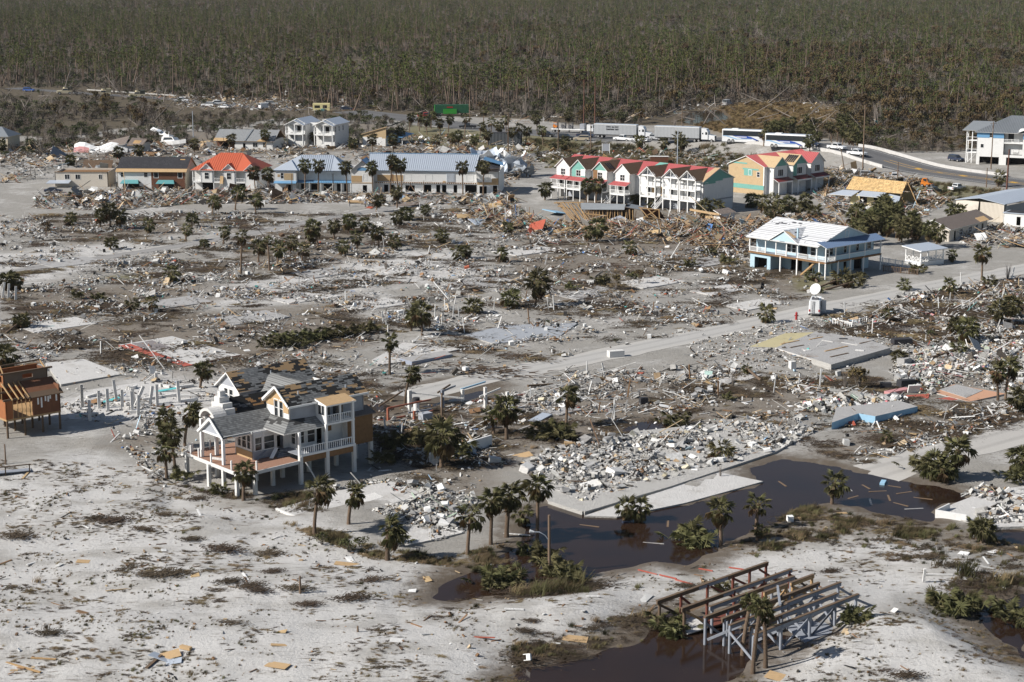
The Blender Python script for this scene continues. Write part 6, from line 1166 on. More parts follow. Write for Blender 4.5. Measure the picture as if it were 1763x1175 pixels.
def boat():
 t = thing('motor_yacht', 'white motor yacht stranded on its side among the debris', 'boat', G(296,254), R(-20)); b = MB()
 secs = [(-5.5,1.7,0,1.5),(-2,1.9,-.1,1.6),(1.5,1.8,0,1.8),(4,1.1,.3,2.1),(6,.08,1.2,2.5)]; vs = []
 for x, w, z0, z1 in secs: vs += [(x, 0, z0),(x, w * .8, z0 + .5),(x, w, z1),(x, -w, z1),(x, -w * .8, z0 + .5)]
 b.add(vs, [(i * 5 + j, i * 5 + (j + 1) % 5, i * 5 + 5 + (j + 1) % 5, i * 5 + 5 + j) for i in range(4) for j in range(5)] + [(4,3,2,1,0)], WHITE2); b.build('hull', None, t)
 c = MB(); c.prism([(-3.6,1.6),(2.4,1.7),(1.2,3.2),(-3.2,3.3)], -1.5,1.5, WHITE2); c.build('cabin', None, t); c = MB(); c.prism([(-2.6,2.1),(1.7,2.2),(.95,3.0),(-2.4,3.0)], -1.53,1.53, GLASS); c.build('cabin_window', None, t)
 c = MB(); c.box(-2.8,-.4,-1.2,1.2,3.3,4.0, WHITE2); c.tube([(-2.8,-1.2,3.3),(-2.2,-1.1,5.2),(-2.2,1.1,5.2),(-2.8,1.2,3.3)], .07,5, WHITE2); c.build('flybridge', None, t); t.rotation_euler = (R(-9), R(-3), R(-28)); t.location.z += .3
 s = thing('small_boat', 'upturned small white boat behind the stranded yacht', 'boat', G(276,236), R(-30)); c = MB(); c.add([(-4,0,.2),(-4,.9,.9),(-4,-.9,.9),(1,0,.1),(1,1,.9),(1,-1,.9),(4,0,1.1)], [(0,1,4,3),(0,3,5,2),(3,4,6),(3,6,5),(1,2,5,4),(4,5,6),(0,2,1)], WHITE2); c.build('hull', None, s); c = MB(); c.box(-1,.6,-.6,.6,.9,1.6, METG); c.build('console', None, s); s.rotation_euler = (R(30), R(18), R(-30)); s.location.z += 1.0
 s = thing('upturned_hull', 'large white upturned boat hull with a red stripe', 'boat', G(175,262), R(0)); c = MB(); n = 10
 for i in range(n + 1):
  x = -9 + 18 * i / n; w = 2.6 * math.sin(math.pi * min(1, (i + 1.2) / (n + 1.6))) ** .6; hz = 2.6 + .8 * math.sin(i * 1.1)
  c.v += [(x, -w - .4,.1),(x, -w * .7, hz * .6),(x, 0, hz),(x, w * .7, hz * .6),(x, w, .1)]
 for i in range(n):
  for j in range(4): c.f.append((i * 5 + j, i * 5 + 5 + j, i * 5 + 6 + j, i * 5 + 1 + j)); c.mi.append(c._m(WHITE2 if not (j == 0 and i < 3) else PINK)); c.sm.append(False)
 c.build('hull', None, s); s.rotation_euler = (0,0, R(-3))
boat()
def misc_tilted(): 
 for (x, y, w, d, tx, ty, rz, z, m, name, label, cat) in [
  (285,262,8,4,0,20,10,1.2,BLKF,'roof_piece','dark roof piece lying behind the black felt motel','roof piece'),(1255,0,1,1,0,0,0,0,BLKF,'x','x','x'),
  (168,285,9,6,25,0,5,1.6,BRSH,'roof_piece','brown torn roof lump on the beige motel left part','roof piece'),(224,287,8,6,-20,8,0,1.6,BRSH,'roof_piece','brown roof lump beside the felt roof','roof piece'),(105,268,7,5,30,35,20,1.8,METD,'roof_piece','grey roof sheet standing tilted at the far left','roof piece'),
  (842,383,9,6,6,4,20,.7,METG,'metal_roof_sheet','flat striped metal roof sheet lying on the lumber heap','roof sheet'),(1062,384,7,5,14,-10,40,.8,GREYW,'roof_piece','grey roof lump in front of the collapsed frame','roof piece'),(958,365,8,4,8,10,60,1.0,SKYB,'roof_piece','pale blue roof sheet left of the collapsed frame','roof piece'),
  (1350,372,9,5,6,0,15,1.6,WCONC,'roof_piece','white flat roof piece behind the stilt house','roof piece'),(1400,378,8,5,15,10,10,1.4,BRSH,'roof_piece','brown roof piece behind the stilt house roof','roof piece'),(1178,385,5,3,10,30,50,1.4,OSB,'roof_piece','tan board ramp leaning near the broken cottage','board'),
  (1205,352,3,4,60,0,30,1.4,CREAM,'door_panel','cream panel leaning below the blue grey end wall','panel'),(1182,356,3,2,20,10,0,.8,SKYB,'sofa','pale blue armchair thrown on the heap','armchair'),(250,265,9,4,10,0,-5,1.2,OSB2,'roof_piece','brown roof slab beside the upturned hull','roof piece'),
  (625,348,8,3,4,4,10,.4,OSB,'roof_piece','flat brown sheets before the long motel','board'),(700,352,7,4,6,-4,0,.5,GREYB,'roof_piece','grey brown sheet before the long motel','board'),(1275,285,8,1.4,0,0,0,1.0,OSB2,'x2','x','x')]:
  if cat == 'x': continue
  b = MB(); b.box(-w / 2, w / 2, -d / 2, d / 2,-.08,.08, m); o = b.build(name); o.location = G(x, y, z * .55); o.rotation_euler = (R(tx), R(ty), R(rz)); tag(o, label, cat)
 t = thing('black_container', 'black shipping container in the lot behind the motel', 'container', G(869,250), R(-2)); b = MB(); b.box(-6,6,-1.25,1.25,.1,4.4, BLKF); b.build('body', None, t); b = MB()
 for k in range(24): b.box(-5.8 + k * .49,-5.6 + k * .49,-1.31,-1.25,.3,4.2, METD)
 b.build('corrugation', None, t)
 t = thing('wood_bin', 'open brown timber bin behind the red roofs', 'bin', G(1135,284), R(-3)); b = MB(); b.box(-2.8,2.8,-1,1,0,2.6, BROWNW); b.box(-2.9,2.9,-1.1,1.1,2.6,2.7, WCONC); b.build('body', None, t)
 t = thing('road_sign', 'blank grey blue sign board on two posts by the lot', 'sign', G(1043,270), R(-10)); b = MB(); b.box(-1.1,1.1,-.05,.05,1.8,4.2, GREYW); b.build('board', None, t)
 for x in (-1.2,1.2): b = MB(); b.box(x - .1, x + .1,-.1,.1,0,4.3, WHITE2); b.build('post', None, t)
 t = thing('guardrail', 'pale guardrail along the far left road', 'guardrail', G(150,158), 0); A = G(150,158)
 pts = [G(150,158) - A, G(230,163) - A, G(300,168) - A]; b = MB()
 for p, q in zip(pts, pts[1:]): b.bar(p + Vector((0,0,.9)), q + Vector((0,0,.9)), .2,.55, CONC)
 b.build('rail', None, t)
 for i, (a, b_, l) in enumerate((((310,170),(410,168), 'white fallen roof strip by the forest road'),)):
  A, B = G(*a), G(*b_); m = MB(); m.bar((0,0,.5), B - A + Vector((0,0,.5)), 4,.3, WCONC); o = m.build('roof_strip'); o.location = A; tag(o, l, 'roof piece')
misc_tilted()
# ------------------------------------------------------------------ palms and bushes
M_PALM = leafmat('palm_leaves', (.058,.062,.026),(.20,.192,.09), .3,.03)
M_PALMD = leafmat('dead_palm_leaves', (.10,.07,.035),(.21,.155,.085), .25,.02)
M_STALK = mat('palm_stalk', (.16,.15,.06), .8,.2,2,0)
M_TRUNK = mat('palm_trunk', (.19,.135,.095), .95,.3,3,.3, (.08,.06,.045), .6,0,.25)
def frond(i, droop, dead=False, big=1.0):
 rg = np.random.default_rng(50 + i); b = MB(); L = .8 * big; m = M_PALMD if dead else M_PALM
 e = Vector((L, 0,.06 - droop * .2)); b.bar((0,0,0), e, .05,.03, M_STALK)
 n = 12
 for k in range(n):
  a = (k / (n - 1) - .5) * 3.7 + rg.normal() * .06; l = (1.05 - .25 * abs(a) / 1.8) * big * rg.uniform(.85,1.1)
  d = Vector((math.cos(a), math.sin(a), .05)); s = Vector((-math.sin(a), math.cos(a), 0)) * .075 * big
  m1 = e + d * l * .55 + Vector((0,0,-.05 - droop * .18)); tip = e + d * l * (1 - .25 * droop) + Vector((0,0,-.22 - droop * .62 * rg.uniform(.7,1.2)))
  b.add([e, m1 - s, tip, m1 + s], [(0,1,2),(0,2,3)], m)
 return b
FR = [frond(0,.35).mesh('frond'), frond(1,.7).mesh('frond'), frond(2,1.1).mesh('frond'), frond(3,1.2, True).mesh('frond')]
FRB = [frond(0,.35), frond(1,.7), frond(2,1.1), frond(3,1.2, True)]
def crown_layout(seed, n, kind):
 rg = np.random.default_rng(seed); out = []
 for k in range(n):
  f = (k + .5) / n; el = R(78) - f ** .9 * R({'full': 135, 'wind': 125, 'droop': 150, 'thin': 120, 'up': 85}[kind]) + rg.normal() * .12; az = k * 2.39996 + rg.normal() * .2
  if kind in ('wind', 'droop'):
   w = .35 if kind == 'wind' else .2; az = math.atan2(math.sin(az) * (1 - w), math.cos(az) * (1 - w) + w * 1.6)
  v = 0 if f < .4 else 1 if f < .75 else 2
  if kind in ('droop', 'thin') and f > .8: v = 3
  if kind in ('full', 'wind') and (f > .86 or (f > .5 and rg.random() < .18)): v = 3
  out.append((az, el, rg.uniform(-.4,.4), v, rg.uniform(.85,1.2)))
 return out
def fmat(az, el, ro, s, big): return Matrix.Rotation(az, 4, 'Z') @ Matrix.Rotation(-el, 4, 'Y') @ Matrix.Rotation(ro, 4, 'X') @ Matrix.Scale(s * big, 4) @ Matrix.Translation((.12,0,0))
def merged_crown(seed, n, kind, big=1.0):
 m = MB()
 for az, el, ro, v, s in crown_layout(seed, n, kind):
  M = fmat(az, el, ro, s, big); b = FRB[v]; o = len(m.v); m.v += [tuple(M @ Vector(q)) for q in b.v]
  for f, k in zip(b.f, b.mi): m.f.append(tuple(o + i for i in f)); m.mi.append(m._m(b.ms[k])); m.sm.append(False)
 return m.mesh('crown')
CROWNS = {k: [merged_crown(10 * i + j, {'full': 29, 'wind': 23, 'droop': 22, 'thin': 14, 'up': 22}[k], k) for j in range(3)] for i, k in enumerate(('full', 'wind', 'droop', 'thin', 'up'))}
bud = MB()
for k in range(10): a = k * .63; bud.bar((math.cos(a) * .16, math.sin(a) * .16,-.55),(math.cos(a + .3) * .34, math.sin(a + .3) * .34,.12), .07,.05, M_PALMD)
bud.tube([(0,0,-.6),(0,0,.1)], [.2,.16], 7, M_TRUNK); BUD = bud.mesh('crown')
def palm(bx, by, tx, ty, kind, label, near=False, big=1.0, r=.2, group=None, cat='palm tree', hmin=.4):
 g = G(bx, by); s = math.cos(PITCH) * (by + 70) / CAMH; hgt = max(hmin, (by - ty) / (s * .978)); dx = (tx - bx) / s
 t = thing('palm_tree', label, cat, g, 0, group); b = MB(); lean = Vector((dx, dx * .15, hgt))
 pts = [Vector((dx * (k / 6) ** 1.6, dx * .15 * k / 6, hgt * k / 6)) for k in range(7)]; pts[0].z -= .2
 b.tube(pts, [r * (1.35 if k == 0 else 1.05 - .03 * k) for k in range(7)], 8, M_TRUNK)
 for k in range(1, int(hgt / .4)): 
  f = k * .4 / hgt; c = Vector((dx * f ** 1.6, dx * .15 * f, hgt * f)); b.tube([c - Vector((0,0,.05)), c + Vector((0,0,.05))], [r * 1.12, r * 1.0], 6, M_TRUNK, False) if near else None
 b.build('trunk', None, t); sd = int(bx * 7 + by)
 if near:
  c = link('crown', BUD, t); c.location = pts[-1]
  for az, el, ro, v, sc in crown_layout(sd, {'full': 29, 'wind': 24, 'droop': 22, 'thin': 14, 'up': 24}[kind], kind):
   f = link('frond', FR[v], c); f.matrix_basis = fmat(az, el, ro, sc, big)
 else:
  c = link('crown', CROWNS[kind][sd % 3], t); c.location = pts[-1]; c.rotation_euler = (0,0, (sd % 7) * .2 if kind in ('wind', 'droop') else sd); c.scale = (big,) * 3
 return t
GF = 'storm battered cabbage palms'
for q in [(541,922,550,842,'wind','tall leaning palm in front of the beach house pilings',1.15),(600,903,608,851,'wind','short dark palm right of the leaning one by the front foundation',1.0),(667,965,669,912,'wind','lone palm above the two round grey shrubs',1.2),(805,955,811,886,'thin','leftmost ragged palm of the palm group by the flood',1.1),(845,938,848,862,'full','second palm of the group by the flood',1.05),(872,925,878,852,'full','dense middle palm of the group by the flood',1.2),(925,940,926,836,'full','tallest palm standing beside the wooden street lamp pole',1.15),(895,905,899,886,'thin','small half hidden palm behind the group by the flood',.9),(1096,903,1078,872,'droop','left head of the twin palm standing in floodwater',.95),(1098,903,1102,874,'droop','right head of the twin palm standing in floodwater',1.0),(1241,940,1238,878,'full','palm with a round crown on the brown verge by the flood',1.05),(1302,912,1304,868,'thin','slim palm with a shredded head right of the round one',.95),(1303,932,1306,912,'droop','headless stub of palm with hanging dry skirt',.6),(1432,868,1436,832,'droop','stout palm on the small peninsula between two floods',1.1),
   (1278,1132,1290,1036,'up','left palm of the three rising before the pier frame',.68),(1296,1160,1306,1043,'up','middle palm of the three rising before the pier frame',.68),(1318,1150,1312,1052,'up','right palm of the three rising before the pier frame',.68),(1640,825,1648,775,'full','tall palm with hanging fronds above the right flood',1.35),(1610,822,1606,800,'full','bushy low palm at the right flood bank',1.3),(1625,828,1622,808,'full','second bushy low palm at the right flood bank',1.2),(1718,690,1712,640,'wind','left one of two tall palms on the salmon slab',1.1),(1731,687,1735,632,'wind','right one of two tall palms on the salmon slab',1.15),(697,698,707,645,'wind','leaning palm beside the grey puddle behind the beach house',1.0),(671,645,672,588,'droop','skinny palm with a long dead skirt behind the beach house',1.0),(760,805,762,752,'full','huge shaggy palm right of the beach house',1.75),(872,757,872,702,'full','dark drooping palm between the ruin and the slab',1.35),(850,748,846,716,'thin','thin palm leaning left of the dark drooping palm',1.0),(975,735,977,680,'wind','tall palm with an orange trunk above the palmetto clump',1.1),(345,668,352,636,'full','small palm behind the white columns',1.0),
   (287,825,286,775,'thin','ragged palm in front of the beach house left corner',1.0),(302,815,296,748,'full','dense palm left of the beach house arch',1.15),(318,770,328,712,'wind','leaning tall palm beside the arch column',1.15),(290,770,288,720,'full','left palm behind the group at the arch',1.0),(419,862,423,812,'full','palm growing against the deck front corner',1.05),(8,640,8,612,'full','dark palm cut by the left picture edge',1.5),(1590,1040,1589,1035,'up','x',1)][:-1]:
 palm(*q[:5], q[5], True, q[6] * .9,.19 if q[6] < 1.2 else .24, GF)
GM = 'palms scattered over the cleared lots'
mid = [(727,578,725,538,'full',1.35,'shaggy palm clump among white posts'),(708,570,712,545,'full',1.0,'low palm left of the shaggy clump'),(922,528,925,488,'full',1.6,'large shaggy palm with a scrap of green net'),(880,530,878,515,'full',1.3,'low dark palm left of the large shaggy one'),(812,540,816,528,'full',1.2,'low dark palm by the white posts'),(415,475,419,408,'thin',1.0,'tall thin bare palm in the left lots'),(464,466,462,415,'thin',.7,'thin nearly headless palm trunk in the left lots'),(478,460,481,428,'droop',1.1,'drooping palm right of the tall thin one'),(548,430,540,392,'full',1.3,'big palm above the debris row'),(534,420,536,405,'full',1.0,'smaller palm beside the big one'),(600,402,602,380,'full',1.2,'dark palm in the debris row'),(652,425,650,400,'full',1.1,'palm left of the grey road bend'),(296,488,296,470,'droop',1.15,'low drooping palm in the open lots'),(172,395,176,370,'full',1.2,'left palm of the far left clump'),(190,395,190,362,'full',1.3,'tallest palm of the far left clump'),(208,395,207,372,'full',1.2,'right palm of the far left clump'),(366,370,369,348,'wind',1.2,'windswept palm before the red roofed house'),(405,362,411,332,'wind',1.35,'tall windswept palm before the red roofed house'),(440,368,441,345,'wind',1.2,'broad windswept palm before the motel wing'),(1028,416,1028,390,'droop',1.5,'wide drooping palm below the lumber heap'),(1010,416,1012,400,'droop',1.0,'small drooping palm at the lumber heap'),(1690,485,1689,436,'full',1.2,'palm with an orange trunk at the far street'),(1640,452,1638,438,'droop',.8,'small bent palm at the far street'),(1322,556,1318,540,'droop',1.1,'bowed palm by the red hydrant'),(1392,440,1394,430,'up',.7,'young palm in front of the stilt house'),(790,448,788,436,'droop',1.0,'toppled palm top in the middle lots'),(802,445,803,432,'full',.9,'short palm right of the toppled one'),(648,365,652,345,'full',1.0,'palm before the long motel debris'),(684,358,683,332,'full',1.1,'palm with a thin trunk before the long motel'),(733,372,733,362,'full',.9,'squat palm on the grey road'),(700,380,700,368,'full',1.3,'round bushy palm on the debris edge'),(685,388,685,374,'full',1.1,'second bushy palm on the debris edge'),(870,405,874,392,'wind',.9,'short palm at the lumber heap left end'),(320,415,322,396,'droop',.9,'small palm by the far left street'),(190,430,192,420,'up',1.0,'low spiky palm by the far left street'),(352,428,352,420,'up',.8,'spiky low palm before the thin trunks'),(120,385,122,374,'droop',1.0,'tilted palm at the far left'),(262,538,262,520,'thin',.9,'bare leaning palm in the left lots'),(10,500,12,482,'full',1.2,'palm above the left edge columns'),(24,500,28,484,'full',1.0,'second palm above the left edge columns'),(32,565,38,552,'full',1.0,'leaning palm at the left edge'),
  (1550,625,1548,615,'full',.9,'small palm by the broken slab'),(1718,560,1716,535,'full',1.2,'palm on the right lots'),(1742,550,1743,525,'full',1.2,'palm at the right edge lots'),(1668,590,1665,566,'full',1.4,'leaning shaggy palm above the pink rubble'),(1644,580,1642,560,'full',.9,'low palm above the pink rubble'),(1535,555,1530,540,'thin',.9,'palm stump tuft by the planter'),(1632,510,1634,492,'droop',1.0,'bowed palm below the far street'),(1560,500,1556,492,'droop',.9,'bowed palm at the street bend'),(1524,762,1527,752,'droop',.6,'tiny bent palm on the brown verge'),(1758,710,1757,685,'full',1.2,'yellow green palm at the right edge'),(1762,812,1758,790,'full',1.2,'palm at the right edge above the flooded slab'),(1690,935,1690,912,'up',1.0,'spiky palm before the flooded slab')]
mid += [(x, y, x + d, y - h, k, 1.05, 'palm %s in the debris row of the far left lots' % l) for x, y, d, h, k, l in ((385,420,1,20,'wind','with windblown fronds'),(500,440,2,24,'droop','with a drooping head'),(575,412,1,22,'full','with a round head'),(615,428,-1,20,'thin','with a thin head'),(520,452,3,22,'thin','leaning and thin'),(625,402,2,18,'droop','short and drooping'),(445,452,1,26,'wind','before the thin trunks'),(590,440,0,16,'droop','squat and brown'),(330,392,2,14,'up','small and spiky'),(255,402,1,14,'droop','small and bent'),(760,420,2,14,'full','at the lot end'),(678,432,1,15,'droop','near the pale slab'),(1085,440,0,14,'thin','far right of the row'),(860,452,2,14,'wind','right of the bare lot'))]
for q in mid: palm(*q[:5], q[6], False, q[5], .2, GM)
bk = [(692,322,690,284,'in front of the long motel, left of a pair'),(686,322,680,284,'in front of the long motel, right of a pair'),(642,320,641,290,'at the gabled end of the long motel'),(672,322,676,280,'near the plywood patch of the long motel'),(797,322,796,288,'in front of the long motel middle'),(832,322,833,288,'before the torn end of the long motel'),(525,325,527,286,'before the hip roofed motel wing'),(548,325,550,286,'second before the hip roofed motel wing'),(598,322,596,288,'at the joint of both motels'),(440,322,438,298,'beside the red roofed house'),(467,318,462,300,'between red roof and motel wing'),(207,285,205,262,'left of the felt roof'),(122,288,122,275,'far left before the stilts'),(240,278,240,258,'behind the felt roof'),(335,268,335,248,'behind the red roof'),(395,262,398,240,'before the grey ranch'),(458,258,457,232,'between ranch and twin house'),(505,250,506,232,'first before the twin house'),(520,250,519,230,'second before the twin house'),(540,252,541,235,'before the second porch tower'),(572,250,572,228,'right of the twin house'),(585,250,586,232,'at the twin house side'),(608,268,608,246,'before the slant roof building'),(641,268,641,240,'left of the slant roof corner'),(677,262,677,240,'first right of the slant roof building'),(690,250,690,228,'second right of the slant roof building'),(3,268,3,250,'at the far left edge')]
for bx, by, tx, ty, w in bk:
 if by > 310: by = 337
 palm(bx, by, tx, ty, 'full', 'palm standing ' + w, False, 1.2,.18, 'palms around the motels')
rg = np.random.default_rng(77); lot = [(705,228),(722,226),(735,232),(750,262),(758,240),(775,264),(790,258),(800,235),(815,262),(826,240),(840,256),(846,232),(862,246),(872,232),(884,252),(896,240),(772,228),(742,222),(905,250),(832,222),(925,232),(935,250),(980,228)]
spots = ['before the green lorry','near the dark pickup','beside the black container','in the lot behind the motel','by the white wreck in the lot','at the lot kerb','near the far end of the lot']
for k, (x, y) in enumerate(lot): palm(x, y, x + rg.uniform(-3,4), y - rg.uniform(20,30), ['full', 'wind', 'full', 'thin'][k % 4], '%s palm %s' % (['dense', 'windswept', 'small round', 'thin'][k % 4], spots[k % 7]), False, 1.15,.17, 'palms in the lot behind the motel')
grove = [(rg.uniform(1308,1490), rg.uniform(228,262)) for _ in range(34)]
for k, (x, y) in enumerate(grove): palm(x, y, x + rg.uniform(-4,4), y - rg.uniform(14,28), ['full', 'wind', 'full', 'droop'][k % 4], '%s palm in the grove %s' % (['dense', 'windswept', 'round', 'shaggy'][k % 4], ['behind the first coach', 'behind the second coach', 'behind the white barrier', 'beyond the white barrier end'][int(np.clip((x - 1308) / 46,0,3))]), False, 1.2,.17, 'palm grove behind the coaches')
for k, (x, y, h) in enumerate([(1292,358,14),(1310,368,22),(1325,385,20),(1340,380,24),(1356,372,22),(1372,378,20),(1385,370,24),(1330,365,18),(1400,382,18),(1165,262,24),(1172,266,20),(1140,262,16),(1010,350,30),(975,342,26),(938,345,20),(1026,352,34),(1210,384,26),(1235,370,12),(1095,352,14),(1120,358,12),(1100,262,20),(970,268,22),(1380,300,22),(1718,322,16),(1598,425,30),(1612,428,26),(1640,392,28),(1650,382,18)]):
 palm(x, y, x + 2, y - h, ['full', 'droop'][k % 2], '%s palm %s' % (['dense', 'shaggy'][k % 2], ['before the plywood side wall', 'between the two town house rows', 'in front of the teal gables', 'beside the maroon porch roofs', 'among debris right of the town houses', 'before the last maroon porch', 'near the lumber by the yellow cottage', 'under the plywood wall', 'left of the yellow cottage', 'by the white parked pickups', 'beside the blank sign', 'behind the red roofs', 'before the first red porch', 'left of the town house row', 'at the lumber heap left end', 'between the second and third unit', 'at the blue grey end wall', 'right of the end wall palm', 'before the fourth unit', 'before the white staircases', 'in the grass by the sign', 'by the side lane', 'at the highway parapet', 'beside the highway', 'before the beige gable wall', 'at the beige house corner', 'by the white pickup', 'behind the beige house'][k]), False, 1.3,.18, 'palms around the town houses')
for k in range(26):
 x = rg.uniform(1468,1580); y = 428 - (x - 1468) * .1 - rg.uniform(0,40); palm(x, y, x + rg.uniform(-2,3), y - rg.uniform(18,36), ['full', 'droop', 'wind'][k % 3], '%s palm in the dark palm thicket behind the stilt house' % ['dense', 'shaggy', 'windswept'][k % 3], False, 1.35,.18, 'palm thicket behind the stilt house')
# fallen palms
for (bx, by, tx, ty, l, bg) in [(1405,497,1448,478,'toppled palm with long fronds in front of the stilt house',1.6),(1420,500,1470,487,'second toppled palm lying beside it',1.4),(1408,487,1398,478,'broken palm leaning on the lawn',1.0),(1310,656,1285,632,'uprooted tree trunk lying near the pale slab',.5),(1215,800,1240,780,'palm broken over the rubble heap edge',1.2),(110,350,128,335,'leaning dead palm in front of the beige motel',1.1),(1600,618,1648,604,'fallen shaggy palm trunk by the broken slab',1.0),(200,545,228,522,'toppled palm in the left lots',1.0),(1678,500,1702,488,'palm bent to the ground near the far street',1.1),(10,575,36,550,'leaning palm trunk at the left edge',1.0),(105,392,122,382,'fallen palm beside the far left clump',1.0)]:
 A = G(bx, by); B = G(tx, by - (by - ty) * .45); hB = 1.0; t = thing('fallen_palm', l, 'palm tree', A, 0, 'toppled palms'); d = B - A; b = MB(); b.tube([(0,0,.05), d * .5 + Vector((0,0,.55)), d + Vector((0,0, hB))], [.24,.19,.16], 7, M_TRUNK); b.build('trunk', None, t); c = link('crown', CROWNS['droop'][1], t); c.location = d + Vector((0,0, hB)); c.rotation_euler = (0, R(60), math.atan2(d.y, d.x)); c.scale = (bg,) * 3
# bushes
PLM = []
for i, (n, sp, h) in enumerate(((26,1.5,.9),(34,2.2,1.1),(18,1.0,.7))):
 rg2 = np.random.default_rng(i); m = MB()
 for k in range(n):
  M = Matrix.Translation((rg2.normal() * sp * .5, rg2.normal() * sp * .5, rg2.uniform(.1, h))) @ fmat(rg2.uniform(0,6.28), R(rg2.uniform(10,70)), rg2.uniform(-.4,.4), rg2.uniform(.9,1.3), 1.0); b = FRB[0 if k % 3 else 1]; o = len(m.v); m.v += [tuple(M @ Vector(q)) for q in b.v]
  for f, kk in zip(b.f, b.mi): m.f.append(tuple(o + i_ for i_ in f)); m.mi.append(m._m(b.ms[kk])); m.sm.append(False)
 PLM.append(m.mesh('palmetto_bush'))
for k, (x, y, v, s, l) in enumerate([(862,1008,1,1.25,'rounded palmetto bush at the left tongue of the flood'),(845,1018,0,1.0,'smaller palmetto left of the rounded one'),(880,1010,0,1.0,'palmetto right of the rounded one at the water'),(950,990,1,1.2,'palmetto thicket around the street lamp pole'),(975,1000,0,1.1,'palmetto right of the lamp pole'),(935,965,0,1.0,'palmetto behind the lamp pole'),(912,958,0,.9,'low green palmetto at the water edge'),(1190,942,1,1.35,'tall palmetto standing at the flood edge'),(1185,930,0,1.3,'taller top of the flood edge palmetto'),(1150,1085,1,1.1,'palmetto beneath the left end of the pier frame'),(1165,1098,0,1.1,'palmetto in the black water by the pier posts'),(1475,1070,0,1.0,'dark palmetto under the right end of the pier frame'),(1462,1078,0,.9,'palmetto by the grey pier floor'),(1250,1020,0,.8,'palmetto behind the pier frame'),(1640,1055,1,1.3,'green bush by the right dark pool'),(1660,1050,0,1.1,'bush at the right dark pool bank'),(1615,1048,0,1.0,'bush left of the right dark pool'),(1735,1062,0,1.1,'bush inside the right dark pool'),(1755,1075,0,1.2,'bush at the right edge pool'),(470,598,1,1.2,'left end of the dark green hedge'),(490,592,1,1.3,'second bush of the dark green hedge'),(512,598,1,1.2,'bushy middle of the dark green hedge'),(535,588,1,1.3,'tall bush of the dark green hedge'),(555,585,1,1.2,'bush right of the tall one in the hedge'),(575,580,1,1.2,'bush in the right half of the hedge'),(598,578,1,1.1,'thin part of the hedge'),(620,575,0,1.2,'right end of the dark green hedge'),(640,572,0,1.0,'loose bush beyond the hedge end'),(930,755,1,1.2,'palmetto clump below the orange trunk palm'),(950,750,1,1.3,'right palmetto clump below the orange trunk palm'),(968,758,0,1.2,'dark palmetto at the palm foot'),(1165,735,1,1.2,'dark bush standing in the thin puddle'),(1578,470,1,1.1,'green bush at the dark fence end'),(1590,812,1,1.2,'low green bush at the right flood bank'),(1622,820,1,1.2,'dark bush under the bushy palms'),(1690,920,0,1.0,'bush in front of the flooded slab'),(1750,830,0,1.1,'bush on the right slab edge'),(740,770,1,1.4,'dark palmetto beneath the huge shaggy palm'),(790,785,1,1.3,'dark palmetto right of the huge shaggy palm'),(715,765,1,1.2,'dark palmetto behind the beach house'),(675,770,1,1.2,'dark bush in the beach house shadow'),(655,800,0,1.2,'bush in deep shade behind the pilings'),(310,830,0,1.0,'low palmetto at the deck left end'),(380,850,0,.8,'dry palmetto under the deck'),(685,938,2,1.0,'small spiky palm bush beside the lone palm'),(1250,690,0,.7,'low bush on brown soil'),(1410,505,2,.9,'low bush on the lawn'),(1040,490,0,1.2,'bush at the toppled trees'),(1090,480,0,1.1,'second bush at the toppled trees'),(980,500,0,.9,'third bush at the toppled trees'),(135,515,2,1.1,'low bush in the left lots'),(170,520,2,1.2,'green bush in the left lots'),(1220,440,0,1.2,'bush left of the stilt house'),(1250,455,0,1.1,'bush before the stilt house garage'),(1190,460,0,1.0,'bush in debris left of the stilt house'),(1480,480,2,1.0,'leafy heap by the toppled palms')]):
 o = link('palmetto_bush', PLM[v]); o.location = G(x, y); o.rotation_euler = (0,0, k * 1.7); o.scale = (s * .7,) * 3; tag(o, l, 'bush', 'palmetto bushes')
shm = [merged('shrub', t, c).data for t, c in SHV]
for k, (x, y, v, s, l) in enumerate([(555,938,4,1.1,'round grey green shrub behind the white board'),(602,950,4,1.2,'larger round grey green shrub left of the lone palm'),(620,942,4,1.0,'grey green shrub touching the larger one'),(1478,668,2,2.0,'big rusty brown bush on the brown soil'),(1455,668,6,1.1,'bare brown twig bush left of the rusty one'),(1262,665,6,.9,'uprooted bare brush on the pale slab edge'),(1060,500,5,1.2,'rust brown toppled tree crown'),(1100,490,5,1.1,'brown toppled crown near the lot slabs'),(965,490,5,1.0,'slender brown dead tree'),(1135,470,2,1.0,'brown bush in the lots'),(820,470,6,1.1,'bare branch pile in the middle lots'),(665,465,6,1.0,'low branch pile on the pale lot'),(80,410,5,1.4,'brown uprooted tree heap on the left'),(105,400,6,1.4,'grey uprooted tree heap on the left'),(130,345,6,1.6,'dead tree before the beige motel'),(1180,440,6,1.0,'dead branches left of the stilt house'),(1320,480,2,.7,'brown bush before the garage'),(1735,480,6,1.3,'bare white twig bush at the right edge'),(1010,480,2,.9,'brown bush near the large shaggy palm'),(470,455,6,1.0,'bare brush by the thin trunks'),(945,560,4,.7,'low bush at the street edge'),(1060,590,4,.6,'small bush by the street'),(1600,580,4,1.0,'green bush by the white rubble'),(1240,820,6,.6,'dry brush by the rubble palm')]):
 o = link('shrub', shm[v]); o.location = G(x, y); o.rotation_euler = (0,0, k * 1.3); o.scale = (s * .62, s * .62, s * .55); tag(o, l, 'shrub', 'shrubs and brush')
